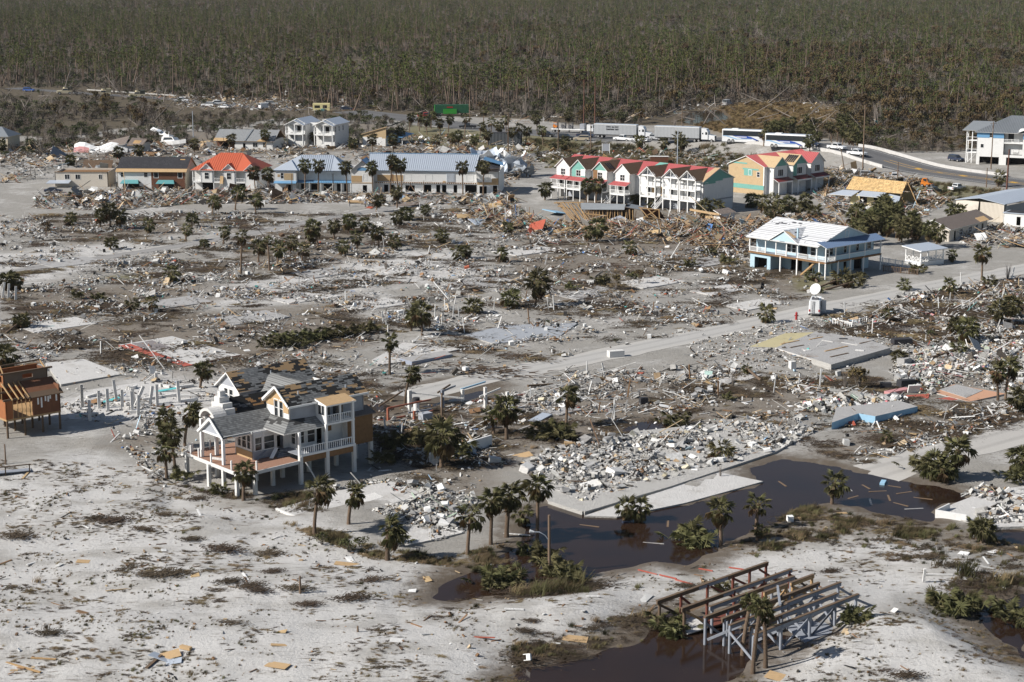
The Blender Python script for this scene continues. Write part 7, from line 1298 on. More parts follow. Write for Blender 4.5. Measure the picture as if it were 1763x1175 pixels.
# ------------------------------------------------------------------ vehicles
TYRE = mat('tyre_rubber', (.018,.018,.018), .9,.2,2,0); RIM = mat('wheel_rim', (.5,.5,.5), .4,.1,2,0, metal=.6); CHRM = mat('grey_plastic', (.10,.10,.11), .6,.1,2,0); LAMP = mat('lamp_glass', (.7,.7,.66), .2,.05,2,0); TAIL = mat('tail_lamp', (.35,.02,.02), .3,.05,2,0)
def paint(n, c): return mat('car_paint_' + n, c, .28,.05,.8,.12, (.25,.22,.18), 0,0,0,.5)
CP = {'white': paint('white', (.74,.75,.76)), 'black': paint('black', (.018,.018,.02)), 'navy': paint('navy', (.025,.035,.065)), 'silver': paint('silver', (.42,.43,.44)), 'tan': paint('tan', (.42,.36,.27)), 'grey': paint('grey', (.12,.125,.13)), 'green': paint('green', (.03,.28,.03)), 'orange': paint('orange', (.62,.20,.03)), 'beige': paint('beige', (.52,.46,.32)), 'red': paint('red', (.35,.03,.03)), 'blue': paint('blue', (.04,.10,.32))}
def wheel(par, x, y, r=.36, w=.24):
 b = MB(); b.tube([(x, y - w / 2, r),(x, y + w / 2, r)], r, 12, TYRE); o = b.build('wheel', None, par); s = 1 if y > 0 else -1; c = MB(); c.tube([(x, y + s * w * .4, r),(x, y + s * w * .56, r)], r * .6,10, RIM); c.build('rim', None, o)
def shell(prof, w, m, inset=None):       # side profile (x,z) lofted across with narrower top
 b = MB(); n = len(prof); vs = []; zt = max(p[1] for p in prof); zb = min(p[1] for p in prof)
 for s in (-1,-.86,.86,1):
  for x, z in prof:
   f = (z - zb) / (zt - zb); yw = w / 2 * (1 - (inset or .06) * f ** 2); k = 1 if abs(s) < 1 else .97; vs.append((x * k, s * yw, z if abs(s) < 1 else zb + (z - zb) * .93 + .01))
 fs = [tuple(range(n - 1,-1,-1)), tuple(range(3 * n, 4 * n))]
 for a in range(3):
  for i in range(n): fs.append((a * n + i, a * n + (i + 1) % n, (a + 1) * n + (i + 1) % n, (a + 1) * n + i))
 return b.add(vs, [f[::-1] for f in fs], m)
def car(px, py, rz, kind, color, label, group=None, z=0):
 g = G(px, py); names = {'sedan': ('parked_car', 'car'), 'suv': ('parked_suv', 'suv'), 'pickup': ('pickup_truck', 'pickup'), 'van': ('van', 'van'), 'hum': ('military_truck', 'military truck')}
 t = thing(names[kind][0], label, names[kind][1], g, R(rz), group); m = CP[color]; t.scale = (1.55,) * 3 if kind == 'hum' else (1.18,) * 3 if py < 300 else (1.05,) * 3
 if kind == 'sedan': L, W = 4.7,1.8; lo = [(-2.35,.35),(2.35,.35),(2.3,.75),(1.1,.92),(-1.7,.95),(-2.3,.85)]; up = [(-1.75,.92),(1.0,.9),(.25,1.42),(-.95,1.42)]
 elif kind == 'suv': L, W = 4.9,1.95; lo = [(-2.4,.4),(2.4,.4),(2.38,.95),(1.2,1.1),(-2.35,1.1)]; up = [(-2.35,1.08),(1.1,1.08),(.35,1.78),(-2.1,1.78)]
 elif kind == 'van': L, W = 5.6,2.0; lo = [(-2.8,.4),(2.8,.4),(2.75,1.0),(1.9,1.25),(-2.8,1.25)]; up = [(-2.78,1.22),(1.85,1.22),(1.1,2.3),(-2.7,2.3)]
 elif kind == 'hum': L, W = 5.0,2.2; lo = [(-2.4,.6),(2.4,.6),(2.35,1.25),(.9,1.3),(-2.4,1.3)]; up = [(-.9,1.28),(.9,1.28),(.5,1.9),(-.9,1.9)]
 else: L, W = 5.7,2.0; lo = [(-2.8,.45),(2.8,.45),(2.78,1.0),(1.3,1.15),(-2.8,1.12)]; up = [(-.9,1.1),(1.25,1.12),(.55,1.85),(-.75,1.85)]
 b = shell(lo, W, m)
 if kind == 'hum': b.box(-2.35,-.95,-1.05,1.05,1.3,2.3, mat('tan_canvas', (.30,.27,.19), .9,.2,1,.3) if 'cargo' not in label else mat('dark_canvas', (.05,.055,.045), .9,.2,1,.2))
 b.build('body', None, t); c = shell(up, W * .92, m, .16); c.build('cabin', None, t)
 x0, x1 = up[0][0], up[1][0]; tx0, tx1 = up[3][0], up[2][0]; zb, zt = up[0][1], up[2][1]; g_ = MB(); f = lambda a, b_, k: a + (b_ - a) * k
 for s in (-1,1):
  y = lambda k: s * (W * .46 * (1 - .16 * k * k) + .012); q = [(f(x0, tx0,.15) + .12, y(.15), f(zb, zt, .15)),(f(x1, tx1,.15) - .12, y(.15), f(zb, zt, .15)),(f(x1, tx1,.86) - .1, y(.86), f(zb, zt, .86)),(f(x0, tx0,.86) + .1, y(.86), f(zb, zt, .86))]
  if not (kind == 'van' and s): g_.slab(q if s < 0 else q[::-1], .02, GLASS)
  elif kind == 'van': g_.slab([q[1], (q[1][0] - .9, q[1][1], q[1][2]),(q[2][0] - .6, q[2][1], q[2][2]), q[2]][::(-1 if s < 0 else 1)], .02, GLASS)
 ws = [(x1 + .01, -W * .4, zb + .06),(x1 + .01, W * .4, zb + .06),(tx1 + .03, W * .36, zt - .05),(tx1 + .03, -W * .36, zt - .05)]; g_.slab(ws, .02, GLASS)
 rw = [(x0 - .01, W * .38, f(zb, zt, .3)),(x0 - .01, -W * .38, f(zb, zt, .3)),(tx0 - .03, -W * .34, zt - .06),(tx0 - .03, W * .34, zt - .06)]; g_.slab(rw, .02, GLASS); g_.build('windows', None, t)
 if kind == 'pickup': d = MB(); d.box(-2.68,-1.0,-.82,.82,1.0,1.135, BLKF); d.build('truck_bed', None, t)
 for x in (-L * .31, L * .31):
  for y in (-W * .46, W * .46): wheel(t, x, y, .38 if kind != 'hum' else .46)
 for y in (-W * .36, W * .36):
  h_ = MB(); h_.box(L * .485, L * .497, y - .18, y + .18,.68,.85, LAMP); h_.build('headlight', None, t); h_ = MB(); h_.box(-L * .5, -L * .488, y - .14, y + .14,.75,.95, TAIL); h_.build('tail_light', None, t)
 if kind == 'hum': d = MB(); d.tube([(0,0,1.9),(0,0,2.3)], .5,8, m); d.build('turret', None, t)
 return t
gc = 'vehicles parked on the highway lot'
for q in [(941,236,-20,'suv','black','black car at the left end of the lot'),(975,241,-15,'suv','black','black off roader beside the palms at the lot'),(1001,243,170,'suv','tan','tan off roader with its nose to the left'),(1008,237,-15,'pickup','navy','navy pickup behind the tan off roader'),(1072,243,150,'pickup','white','white pickup half hidden by palms'),(1100,245,-20,'pickup','white','second white pickup before the first lorry'),(1132,248,-25,'suv','silver','silver car between the two lorries'),(1145,248,-25,'suv','navy','dark blue car between the two lorries'),(1178,249,-25,'suv','navy','navy car under the second trailer'),(1210,252,-20,'sedan','navy','dark saloon at the parapet start'),(1194,251,-20,'sedan','grey','grey car half behind the dark saloon'),(1268,258,-12,'pickup','grey','dark grey pickup beside the first coach'),(1342,266,-18,'suv','navy','dark car with people behind it'),(1380,266,-25,'pickup','white','white crew pickup near the second coach'),(1397,269,-40,'suv','navy','dark car at the coach front'),(1440,275,-48,'pickup','white','white police pickup on the highway'),(1475,281,-44,'pickup','white','second white police pickup on the highway'),(1646,278,-60,'suv','navy','dark blue car beside the stilt block stairs')]: car(*q, gc)
for q in [(1608,333,48,'suv','black','black off roader parked by the grass at the yellow cottage'),(1647,328,40,'pickup','white','white crew cab pickup parked on the grass by the highway'),(1540,309,-10,'pickup','white','white pickup roof behind the yellow cottage'),(1495,305,-20,'suv','silver','crushed silver car in the debris by the highway'),(805,222,178,'pickup','black','black pickup driving on the road behind the palms'),(733,203,10,'pickup','red','dark red pickup behind the green lorry'),(748,203,10,'suv','black','black car behind the green lorry'),(1252,182,60,'van','silver','pale van stranded at the marsh edge'),(312,176,0,'pickup','white','white pickup on the forest road'),(358,184,170,'suv','white','first white wrecked car in the scrub'),(378,181,10,'suv','white','second white wrecked car in the scrub'),(386,187,160,'sedan','white','third white wrecked car in the scrub'),(458,188,40,'van','white','white wrecked van in the scrub'),(468,182,0,'suv','silver','silver wrecked car in the scrub'),(447,187,80,'sedan','black','black wrecked car in the scrub'),(50,158,-10,'suv','blue','blue car at the far left of the forest road'),(596,190,5,'sedan','navy','dark car on the road right of the pale cabin'),(463,322,-30,'pickup','white','white smashed pickup beside the red roofed house'),(92,332,5,'sedan','navy','dark car buried under the beige motel awning')]: car(*q, None)
for x, l in ((112, 'leftmost tan military truck with dark cargo cover on the forest road'),(178, 'middle tan military truck on the forest road'),(236, 'rightmost tan military truck with dark cargo cover on the forest road')): car(x, 163 + (x - 112) * .05,190, 'hum', 'beige', l, 'military trucks on the forest road')
def semi(px, py, rz, label, text=True, box=True):
 t = thing('semi_truck', label, 'lorry', G(px, py), R(rz)); t.scale = (1.0,1.18,1.24); GT = mat('trailer_grey', (.42,.435,.45), .6,.06,.6,.15); b = MB()
 b.box(-11.2,4.6,-1.3,1.3,1.15,4.1, GT); b.build('trailer', None, t); b = MB()
 for k in range(32): b.box(-11.1 + k * .5,-11.05 + k * .5,-1.335,-1.3,1.2,4.0, mat('trailer_rib', (.35,.36,.38), .6,.05,1,.1))
 b.box(-11.2,4.6,-1.34,-1.3,3.95,4.1, WHITE2); b.box(-11.2,4.6,-1.3,1.3,4.1,4.13, METG); b.build('side_rib', None, t)
 if text:
  rg = random.Random(4); b = MB(); z = 3.15
  for words, z in (((6,3,5), 3.15),((12,5), 2.45)):
   n = sum(words) + len(words) - 1; x = -6.6; w = 4.6 / n
   for c in words:
    for k in range(c):
     b.box(x + .02, x + w * .36,-1.37,-1.34, z, z + .42, BLKF); u = rg.random()
     b.box(x + w * .36, x + w * .82,-1.37,-1.34, z + (.34 if u < .5 else 0), z + (.42 if u < .5 else .08), BLKF); 
     if u > .3: b.box(x + w * .6, x + w * .82,-1.37,-1.34, z + .08, z + .34, BLKF)
     x += w
    x += w
  b.build('lettering', None, t)
 b = MB(); b.box(-11,4.4,-1.1,1.1,.85,1.15, CHRM); b.box(4.6,9.3,-.6,.6,.6,1.0, CHRM); b.build('chassis', None, t)
 c = MB(); c.prism([(5.4,.9),(7.6,.9),(7.6,2.9),(7.0,3.7),(5.4,3.9)], -1.2,1.2, CP['white']); c.prism([(7.6,.8),(9.9,.8),(9.9,1.9),(7.6,2.25)], -1.0,1.0, CP['white']); c.build('cab', None, t)
 c = MB(); c.slab([(7.62,-1.0,2.3),(7.62,1.0,2.3),(7.35,1.0,3.15),(7.35,-1.0,3.15)], .04, GLASS); c.box(6.7,7.4,-1.23,-1.2,2.2,2.9, GLASS); c.box(6.7,7.4,1.2,1.23,2.2,2.9, GLASS); c.box(5.6,6.0,-1.23,-1.2,2.3,2.7, GLASS); c.build('window', None, t)
 c = MB(); c.box(9.9,9.96,-.7,.7,.9,1.8, CHRM); c.box(9.7,10.1,-1.15,1.15,.5,.85, RIM); c.build('grille', None, t); c = MB(); c.tube([(5.3,-1.0,1.0),(5.3,-1.0,4.1)], .09,6, RIM); c.build('exhaust_stack', None, t)
 for y in (-.85,.85): h_ = MB(); h_.box(9.92,9.99, y - .18, y + .18,1.2,1.45, LAMP); h_.build('headlight', None, t)
 for x in (-9.6,-8.2,3.0,4.4,8.9):
  for y in (-1.05,1.05): wheel(t, x, y, .52,.36)
def pxang(a, b): A, B = G(*a), G(*b); return math.degrees(math.atan2(B.y - A.y, B.x - A.x))
semi(1076,239,-20, 'lorry with a grey slatted trailer bearing two lines of dark lettering'); semi(1183,245,-22, 'lorry with a plain grey slatted trailer, second in line', False)
def flatbed():
 t = thing('flatbed_truck', 'white flatbed lorry carrying yellow forklifts, behind the lettered trailer', 'lorry', G(990,229), R(-20)); b = MB(); b.box(-9,4,-1.25,1.25,1.1,1.4, WHITE2); b.build('flatbed', None, t); c = MB(); c.prism([(5.0,.9),(7.4,.9),(7.2,3.2),(5.0,3.3)], -1.2,1.2, CP['white']); c.prism([(7.4,.8),(8.6,.8),(8.6,1.8),(7.4,2.1)], -1.0,1.0, CP['white']); c.build('cab', None, t); c = MB(); c.box(7.25,7.4,-1,1,2.1,2.9, GLASS); c.box(6.3,7.0,-1.22,-1.2,2.1,2.8, GLASS); c.build('window', None, t); b = MB(); b.box(2.2,4,-1.2,1.2,1.4,3.4, GREYW); b.build('headboard', None, t)
 for x in (-8,-6.7,2.6,3.9,7.8):
  for y in (-1,1): wheel(t, x, y, .5,.34)
 for k, x in enumerate((-7.6,-4.4,-1.6)):
  f = thing('forklift', ['yellow forklift at the tail of the flatbed', 'dark loader in the middle of the flatbed', 'dark loader at the front of the flatbed'][k], 'forklift', t.matrix_basis @ Vector((x, 0,1.4)), R(-20)); m = CP['orange'] if k == 0 else CHRM; b = MB(); b.box(-.9,.7,-.55,.55,.3,1.1, m); b.box(-.8,-.2,-.5,.5,1.1,1.5, m); b.build('body', None, f); b = MB()
  for q in ((-.8,-.5),(-.8,.5),(.4,-.5),(.4,.5)): b.bar((*q, 1.1),(*q, 2.1), .07,.07, CHRM)
  b.box(-.85,.5,-.55,.55,2.1,2.18, m); b.build('cage', None, f); b = MB(); b.box(.75,.85,-.4,.4,.1,2.4, CHRM); b.build('mast', None, f)
  for x_ in (-.6,.45):
   for y in (-.5,.5): wheel(f, x_, y, .3,.2)
flatbed()
def coach(px, py, rz, label):
 t = thing('coach', label, 'coach', G(px, py), R(rz), 'coaches on the highway'); t.scale = (1.08,1.2,1.28); B1 = mat('coach_blue', (.03,.08,.36), .35,.05,1,.1); B2 = mat('coach_pale_blue', (.30,.48,.70), .35,.05,1,.1); b = MB(); L = 6.85
 prof = [(-1.28,.4),(1.28,.4),(1.28,3.2),(1.1,3.55),(-1.1,3.55),(-1.28,3.2)]; b.prism(prof, -L, L, CP['white'], 'x'); b.build('body', None, t)
 g = MB(); g.box(-L + .3, L - .2,-1.31,-1.27,1.95,3.25, GLASS); g.box(-L + .3, L - .2,1.27,1.31,1.95,3.25, GLASS); g.slab([(L + .02,-1.2,1.2),(L + .02,1.2,1.2),(L - .1,1.15,3.35),(L - .1,-1.15,3.35)], .05, GLASS); g.slab([(L - 2.4,-1.315,1.95),(L - .1,-1.315,1.0),(L - .1,-1.315,1.95)], .03, GLASS); g.build('window', None, t)
 s = MB()
 for y in (-1.325,):
  s.slab([(-3.6, y, 1.95),(-.6, y, 1.3),(2.8, y, 1.3),(1.2, y, 1.95)], .02, B1); s.slab([(1.2, y - .004,1.9),(2.4, y - .004,1.75),(4.8, y - .004,.9),(3.6, y - .004,.95)], .02, B1); s.slab([(-5.8, y, 1.8),(-4.6, y, 1.8),(-1.6, y, 1.1),(-2.4, y, 1.0)], .02, B2); s.slab([(-2.2, y, 1.05),(2.6, y, 1.15),(2.6, y, 1.25),(-1.6, y, 1.2)], .02, B2); s.slab([(-6.6, y, 1.75),(-4.8, y, 1.75),(-4.8, y, 1.9),(-6.6, y, 1.9)], .02, B2)
  for k in range(9): s.box(-2.2 + k * .36,-1.98 + k * .36, y - .02, y, 1.5,1.8, WHITE2)
 s.build('livery', None, t); r = MB(); r.box(-L + .5, L - 1,-1.0,1.0,3.55,3.6, METG); r.box(-4,-2,-.8,.8,3.6,3.75, WHITE2); r.build('roof_unit', None, t)
 for x in (-4.6,-3.4,4.3):
  for y in (-1.15,1.15): wheel(t, x, y, .52,.3)
 for y in (-.9,.9): h_ = MB(); h_.box(L, L + .05, y - .2, y + .2,.75,.95, LAMP); h_.build('headlight', None, t)
 for y in (-1.4,1.4): h_ = MB(); h_.bar((L - .1, y * .9,3.1),(L + .35, y, 2.7), .07,.07, BLKF); h_.box(L + .25, L + .4, y - .12, y + .12,2.1,2.7, BLKF); h_.build('mirror', None, t)
coach(1282,249,-22, 'first white coach with blue swooshes, its rear to the lorries'); coach(1357,255,-25, 'second white coach with blue swooshes, partly behind people and cars')
def green_truck():
 t = thing('green_lorry', 'bright green box lorry with a darker trailer on the road by the forest', 'lorry', G(767,200), R(6)); b = MB(); b.box(-4.5,9.5,-1.3,1.3,1.2,4.6, mat('dark_green', (.02,.10,.05), .5,.1,1,.2)); b.box(-4.54,-4.5,-1.25,1.25,1.3,4.5, CP['green']); b.box(-1,4.5,-1.9,-1.3,1.0,2.9, CP['green']); b.build('box_body', None, t); c = MB(); c.box(.5,3,-1.34,-1.3,3.4,3.9, TAIL); c.build('side_panel', None, t)
 for x in (-3.2,-2,7,8.2):
  for y in (-1,1): wheel(t, x, y, .5,.34)
green_truck()
def sat_van():
 t = thing('satellite_van', 'white satellite broadcast van with a raised round dish, parked on the street edge', 'van', G(1404,540), R(76)); b = shell([(-3.1,.45),(3.1,.45),(3.1,1.2),(2.5,1.5),(-3.1,1.5)], 2.1, CP['white'], .02); b.build('body', None, t); c = shell([(-3.1,1.48),(2.5,1.48),(1.8,2.9),(-3.05,2.9)], 2.05, CP['white'], .06); c.build('upper_body', None, t)
 g = MB(); g.slab([(2.53,-.85,1.55),(2.53,.85,1.55),(1.95,.8,2.6),(1.95,-.8,2.6)], .03, GLASS); g.box(1.2,2.0,-1.06,-1.02,1.55,2.2, GLASS); g.build('window', None, t); d = MB(); d.box(-3.14,-3.1,-.03,.03,.6,2.8, CHRM); d.box(-3.15,-3.11,-.95,.95,.5,.62, CHRM); d.build('rear_doors', None, t); l = MB()
 for y in (.15,.5): l.bar((-3.2, y, .7),(-3.2, y, 2.9), .04,.04, CHRM)
 for k in range(7): l.bar((-3.2,.15,.9 + k * .3),(-3.2,.5,.9 + k * .3), .03,.03, CHRM)
 l.build('ladder', None, t); s = MB(); s.slab([(-.5,-1.05,.5),(-.5,-1.9,.5),(-.5,-1.9,2.6),(-.5,-1.05,2.6)], .06, CP['white']); s.box(-1.7,-.6,-1.07,-1.03,.6,2.5, DARK); s.build('open_door', None, t)
 for y in (-.85,.85): q = MB(); q.box(-3.16,-3.12, y - .12, y + .12,.9,1.3, TAIL); q.build('tail_light', None, t)
 for x in (-2.0,2.1):
  for y in (-.95,.95): wheel(t, x, y, .38,.28)
 e = MB(); e.box(-2.2,-.6,-.6,.6,2.9,3.2, CHRM); e.bar((-1.4,0,3.2),(-1.4,0,4.2), .3,.3, WHITE2); e.bar((-1.4,0,3.4),(-2.6,-1.6,3.3), .1,.1, WHITE2); e.build('mast', None, t); n = 16; vs = [(0,0,0)]
 for r_, z in ((.55,.05),(1.05,.22)): vs += [(math.cos(k * 2 * math.pi / n) * r_, math.sin(k * 2 * math.pi / n) * r_, z) for k in range(n)]
 fs = [(0,1 + k, 1 + (k + 1) % n) for k in range(n)] + [(1 + k, 1 + n + k, 1 + n + (k + 1) % n, 1 + (k + 1) % n) for k in range(n)]; m = MB(); m.add(vs, fs, WHITE2, True); o = m.build('dish', None, t); o.location = (-1.4,0,4.7); o.rotation_euler = (R(-22), R(-62), 0); md = o.modifiers.new('t', 'SOLIDIFY'); md.thickness = .06
 a = MB(); a.bar((-1.4,0,4.2),(-1.2,.5,4.5), .2,.2, CHRM); a.build('dish_arm', None, t)
sat_van()
def loader():
 t = thing('skid_loader', 'orange skid loader parked beside the black off roader', 'loader', G(1594,322), R(-30)); b = MB(); b.box(-1.3,1.0,-.8,.8,.4,1.3, CP['orange']); b.prism([(-1.3,1.3),(.7,1.3),(.3,2.5),(-.9,2.5)], -.6,.6, CP['orange']); b.build('body', None, t); b = MB(); b.box(-.7,.3,-.63,-.6,1.5,2.3, GLASS); b.box(.35,.6,-.5,.5,1.4,2.2, GLASS); b.build('window', None, t)
 for y in (-.75,.75): b = MB(); b.bar((-1.2, y, 1.9),(1.8, y, .9), .14,.2, CP['orange']); b.build('lift_arm', None, t)
 b = MB(); b.prism([(1.5,.1),(2.4,.1),(1.9,.9),(1.5,.9)], -.95,.95, CHRM); b.build('bucket', None, t)
 for x in (-.8,.6):
  for y in (-.9,.9): wheel(t, x, y, .42,.3)
 t = thing('camper', 'pale cream wrecked camper cabin with a teal patch at the forest edge', 'camper', G(554,192), R(-2)); b = MB(); b.box(-3.6,3.6,-1.3,1.3,.5,3.4, CREAM); b.build('body', None, t); b = MB(); b.box(-2.9,-.6,-1.33,-1.3,1.5,2.6, DARK); b.box(.6,2.4,-1.33,-1.3,1.4,2.7, DARK); b.build('window', None, t); b = MB(); b.box(-.2,1.6,-1.8,-1.35,.2,1.2, METT); b.build('step_box', None, t)
 for x in (-2,2): wheel(t, x, -1.2,.4,.3)
 t = thing('fire_hydrant', 'red fire hydrant beside the satellite van', 'hydrant', G(1371,551), 0); b = MB(); b.tube([(0,0,0),(0,0,1.2)], [.22,.2], 8, CP['red']); b.build('barrel', None, t); b = MB(); b.tube([(0,0,1.2),(0,0,1.45)], [.26,.08], 8, CP['red']); b.build('cap', None, t); b = MB(); b.tube([(-.35,0,.8),(.35,0,.8)], .1,6, CP['red']); b.build('nozzle', None, t)
loader()
# ------------------------------------------------------------------ poles, lamp, wires
def pole(bx, by, ty, m, label, r=.15, arm=None, lean=0, cross=True):
 g = G(bx, by); s = math.cos(PITCH) * (by + 70) / CAMH; h = (by - ty) / (s * .978); t = thing('utility_pole', label, 'pole', g, 0, 'wooden utility poles'); b = MB(); b.tube([(0,0,-.2),(lean * h, 0, h)], [r * 1.15, r * .8], 8, m); b.build('pole', None, t)
 if cross: b = MB(); b.bar((lean * h - .9,.12, h - .5),(lean * h + .9,.12, h - .5), .1,.12, m); b.build('crossarm', None, t)
 if arm:
  b = MB(); b.tube([(0,0, h * .58),(-.5,-.1, h * .68),(-1.1,-.1, h * .73),(-1.7,-.1, h * .73)], .05,6, METG); b.build('lamp_arm', None, t); b = MB(); b.tube([(-1.6,-.1, h * .73),(-2.1,-.1, h * .745)], [.09,.2], 8, WHITE2); b.build('lamp_head', None, t)
 return g + Vector((lean * h, 0, h - .4))
PB = mat('pole_wood', (.17,.12,.085), .9,.25,2,.3); PR = mat('red_brown_pole', (.13,.06,.045), .9,.25,2,.2)
tops = {}
for q in [(946,993,884,PB,'wooden street lamp pole rising from the palmetto thicket',.16,True,-.01,False),(760,742,677,PB,'leaning brown pole in front of the huge shaggy palm',.14,None,.02,False),(809,210,153,PB,'tall pole behind the lot palms',.17),(875,264,196,PB,'dark pole beside the black container',.15),(1017,262,214,PB,'pole at the side lane',.16),(961,258,208,PB,'pole at the grass left of the tan off roader',.15),(1166,285,226,METG,'grey pole behind the red roofs',.14,None,0,False),(1024,222,136,PR,'tallest pole beside the lettered trailer',.22),(1005,220,140,PR,'second tall pole left of the lettered trailer',.2),(1485,298,184,PB,'tall pole on the highway near the police pickups',.2),(1455,300,258,PB,'leaning broken pole by the parapet',.15,None,-.2,False),(1706,292,212,PB,'grey pole before the stilt block',.17),(1733,328,259,PR,'red brown broken pole beside the highway',.24,None,.01,False),(1698,323,290,PB,'short pole stub before the highway',.15,None,0,False),(1545,312,280,PB,'short dark pole above the yellow cottage',.15,None,0,False),(1080,208,165,PB,'pole behind the lorries',.15),(1174,222,178,PB,'pole at the pond beyond the second lorry',.15),(333,240,193,METG,'grey lamp pole behind the yacht',.12,None,0,False),(517,1022,992,PB,'short wooden post at the left tongue of the flood',.12,None,0,False),(616,1088,1078,PB,'wooden stake on the front sand',.1,None,0,False),(10,800,765,PB,'thin post at the left edge sand',.1,None,0,False),(668,590,560,WCONC,'white post near the hedge end',.12,None,0,False),(462,330,298,PB,'thin pole before the motel wing',.12,None,0,False),(503,335,300,PB,'pole stub before the motel wing canopy',.12,None,0,False),(574,335,300,PB,'second pole stub before the motel wing canopy',.12,None,0,False),(730,340,312,PB,'pole stub before the long motel',.11,None,0,False)]:
 tops[q[4]] = pole(*q)
def wire(a, b, sag, label):
 A, B = tops[a], tops[b]; m = MB(); m.tube([A.lerp(B, t) - A - Vector((0,0, sag * 4 * t * (1 - t))) for t in np.linspace(0,1,9)], .035,3, BLKF); o = m.build('power_line'); o.location = A; tag(o, label, 'power line')
wire('tall pole behind the lot palms', 'second tall pole left of the lettered trailer', 3, 'sagging dark power line behind the lot palms'); wire('second tall pole left of the lettered trailer', 'pole behind the lorries', 2, 'sagging dark power line above the first lorry'); wire('pole behind the lorries', 'pole at the pond beyond the second lorry', 2, 'sagging dark power line above the second lorry')
# ------------------------------------------------------------------ people
def person_mesh(i, pose):
 J = {'pel': (0,0,.92), 'spi': (0,0,1.18), 'che': (0,0,1.38), 'nec': (0,0,1.5), 'hd0': (.01,0,1.58), 'hd1': (.02,0,1.74)}
 rad = {'pel': .15, 'spi': .135, 'che': .165, 'nec': .055, 'hd0': .085, 'hd1': .075}; E = [('pel', 'spi'),('spi', 'che'),('che', 'nec'),('nec', 'hd0'),('hd0', 'hd1')]
 for s, n in ((1, 'l'),(-1, 'r')):
  st = pose * s * .28; J.update({n + 'hip': (0, s * .1,.88), n + 'kne': (st * .6 + .02, s * .11,.5), n + 'ank': (st, s * .11,.09), n + 'toe': (st + .16, s * .12,.04), n + 'sho': (0, s * .2,1.42), n + 'elb': (-st * .6 - .02, s * .26,1.14), n + 'wri': (-st * .9 + .12, s * .25,.93), n + 'han': (-st * .9 + .17, s * .24,.84)})
  rad.update({n + 'hip': .1, n + 'kne': .068, n + 'ank': .05, n + 'toe': .04, n + 'sho': .07, n + 'elb': .048, n + 'wri': .036, n + 'han': .04}); E += [('pel', n + 'hip'),(n + 'hip', n + 'kne'),(n + 'kne', n + 'ank'),(n + 'ank', n + 'toe'),('che', n + 'sho'),(n + 'sho', n + 'elb'),(n + 'elb', n + 'wri'),(n + 'wri', n + 'han')]
 ks = list(J); me = bpy.data.meshes.new('person'); me.from_pydata([J[k] for k in ks], [(ks.index(a), ks.index(b)) for a, b in E], [])
 o = bpy.data.objects.new('person_source', me); COL.objects.link(o); md = o.modifiers.new('skin', 'SKIN'); sv = me.skin_vertices[0].data
 for k, v in zip(ks, sv): v.radius = (rad[k], rad[k])
 sv[0].use_root = True; s2 = o.modifiers.new('sub', 'SUBSURF'); s2.levels = s2.render_levels = 1
 dg = bpy.context.evaluated_depsgraph_get(); r = bpy.data.meshes.new_from_object(o.evaluated_get(dg)); r.name = 'person'; bpy.data.objects.remove(o)
 for p in r.polygons: p.use_smooth = True
 return r
def clothes(name, shirt, trousers):
 m, nt, bs = nodes(name); tc = N(nt, 'TexCoord'); sp = N(nt, 'SeparateXYZ'); nt.links.new(tc.outputs['Object'], sp.inputs[0]); z = sp.outputs[2]; c = mixc(nt, math_(nt, 'GREATER_THAN', z, .95), trousers, shirt); c = mixc(nt, math_(nt, 'GREATER_THAN', z, 1.5), c, (.36,.22,.16)); c = mixc(nt, math_(nt, 'GREATER_THAN', z, 1.68), c, (.03,.02,.015)); c = mixc(nt, math_(nt, 'LESS_THAN', z, .08), c, (.02,.02,.02)); nt.links.new(c, bs.inputs['Base Color']); bs.inputs['Roughness'].default_value = .85; return m
PM = [person_mesh(0,0), person_mesh(1,1)]
CL = {'dark': clothes('dark_clothes', (.03,.03,.04),(.02,.025,.04)), 'tan': clothes('tan_clothes', (.30,.22,.13),(.34,.27,.17)), 'vest': clothes('vest_clothes', (.55,.60,.05),(.02,.02,.03)), 'white': clothes('white_clothes', (.6,.6,.6),(.03,.04,.07)), 'red': clothes('red_clothes', (.5,.04,.03),(.04,.04,.06)), 'blue': clothes('blue_clothes', (.05,.10,.28),(.03,.03,.05))}
for k, (x, y, w, c, a, l) in enumerate([(516,350,1,'blue',20,'person walking before the motel wing in blue'),(530,350,0,'dark',0,'person standing before the motel wing in dark clothes'),(537,350,0,'white',180,'person in a white top beside the one in dark clothes'),(602,356,0,'dark',0,'person in dark clothes on the grey road'),(629,357,0,'blue',180,'person in a blue top on the grey road'),(285,352,0,'red',0,'person in a red top before the felt roofed motel'),(1297,256,1,'dark',200,'person in dark clothes at the first coach door'),(1302,259,0,'tan',0,'person in tan clothes before the first coach'),(1309,255,0,'vest',0,'person in a yellow vest between the coaches'),(1314,256,0,'white',0,'person in a white shirt between the coaches'),(1317,257,1,'dark',90,'person in dark trousers between the coaches'),(1324,256,0,'dark',0,'lone person in dark clothes at the second coach rear'),(1292,260,1,'dark',40,'person crouched low shape near the grey pickup'),(1330,262,0,'white',0,'first person in the group at the second coach'),(1335,263,0,'white',30,'second person in the group at the second coach'),(1348,262,0,'white',60,'third person in the group at the second coach'),(1354,262,1,'dark',0,'fourth person in the group at the second coach'),(1389,262,0,'blue',0,'person at the second coach front'),(1432,265,1,'white',0,'left person walking along the white barrier'),(1440,265,1,'white',20,'right person walking along the white barrier'),(1466,266,0,'white',0,'person far along the white barrier')]):
 me = PM[w].copy(); me.materials.clear(); me.materials.append(CL[c]); o = link('person', me); o.location = G(x, y, .03); o.scale = (1.2,) * 3 if y < 300 else (1.05,) * 3; o.rotation_euler = (0,0, R(a)); tag(o, l.replace('crouched low shape', 'in dark clothes'), 'person')
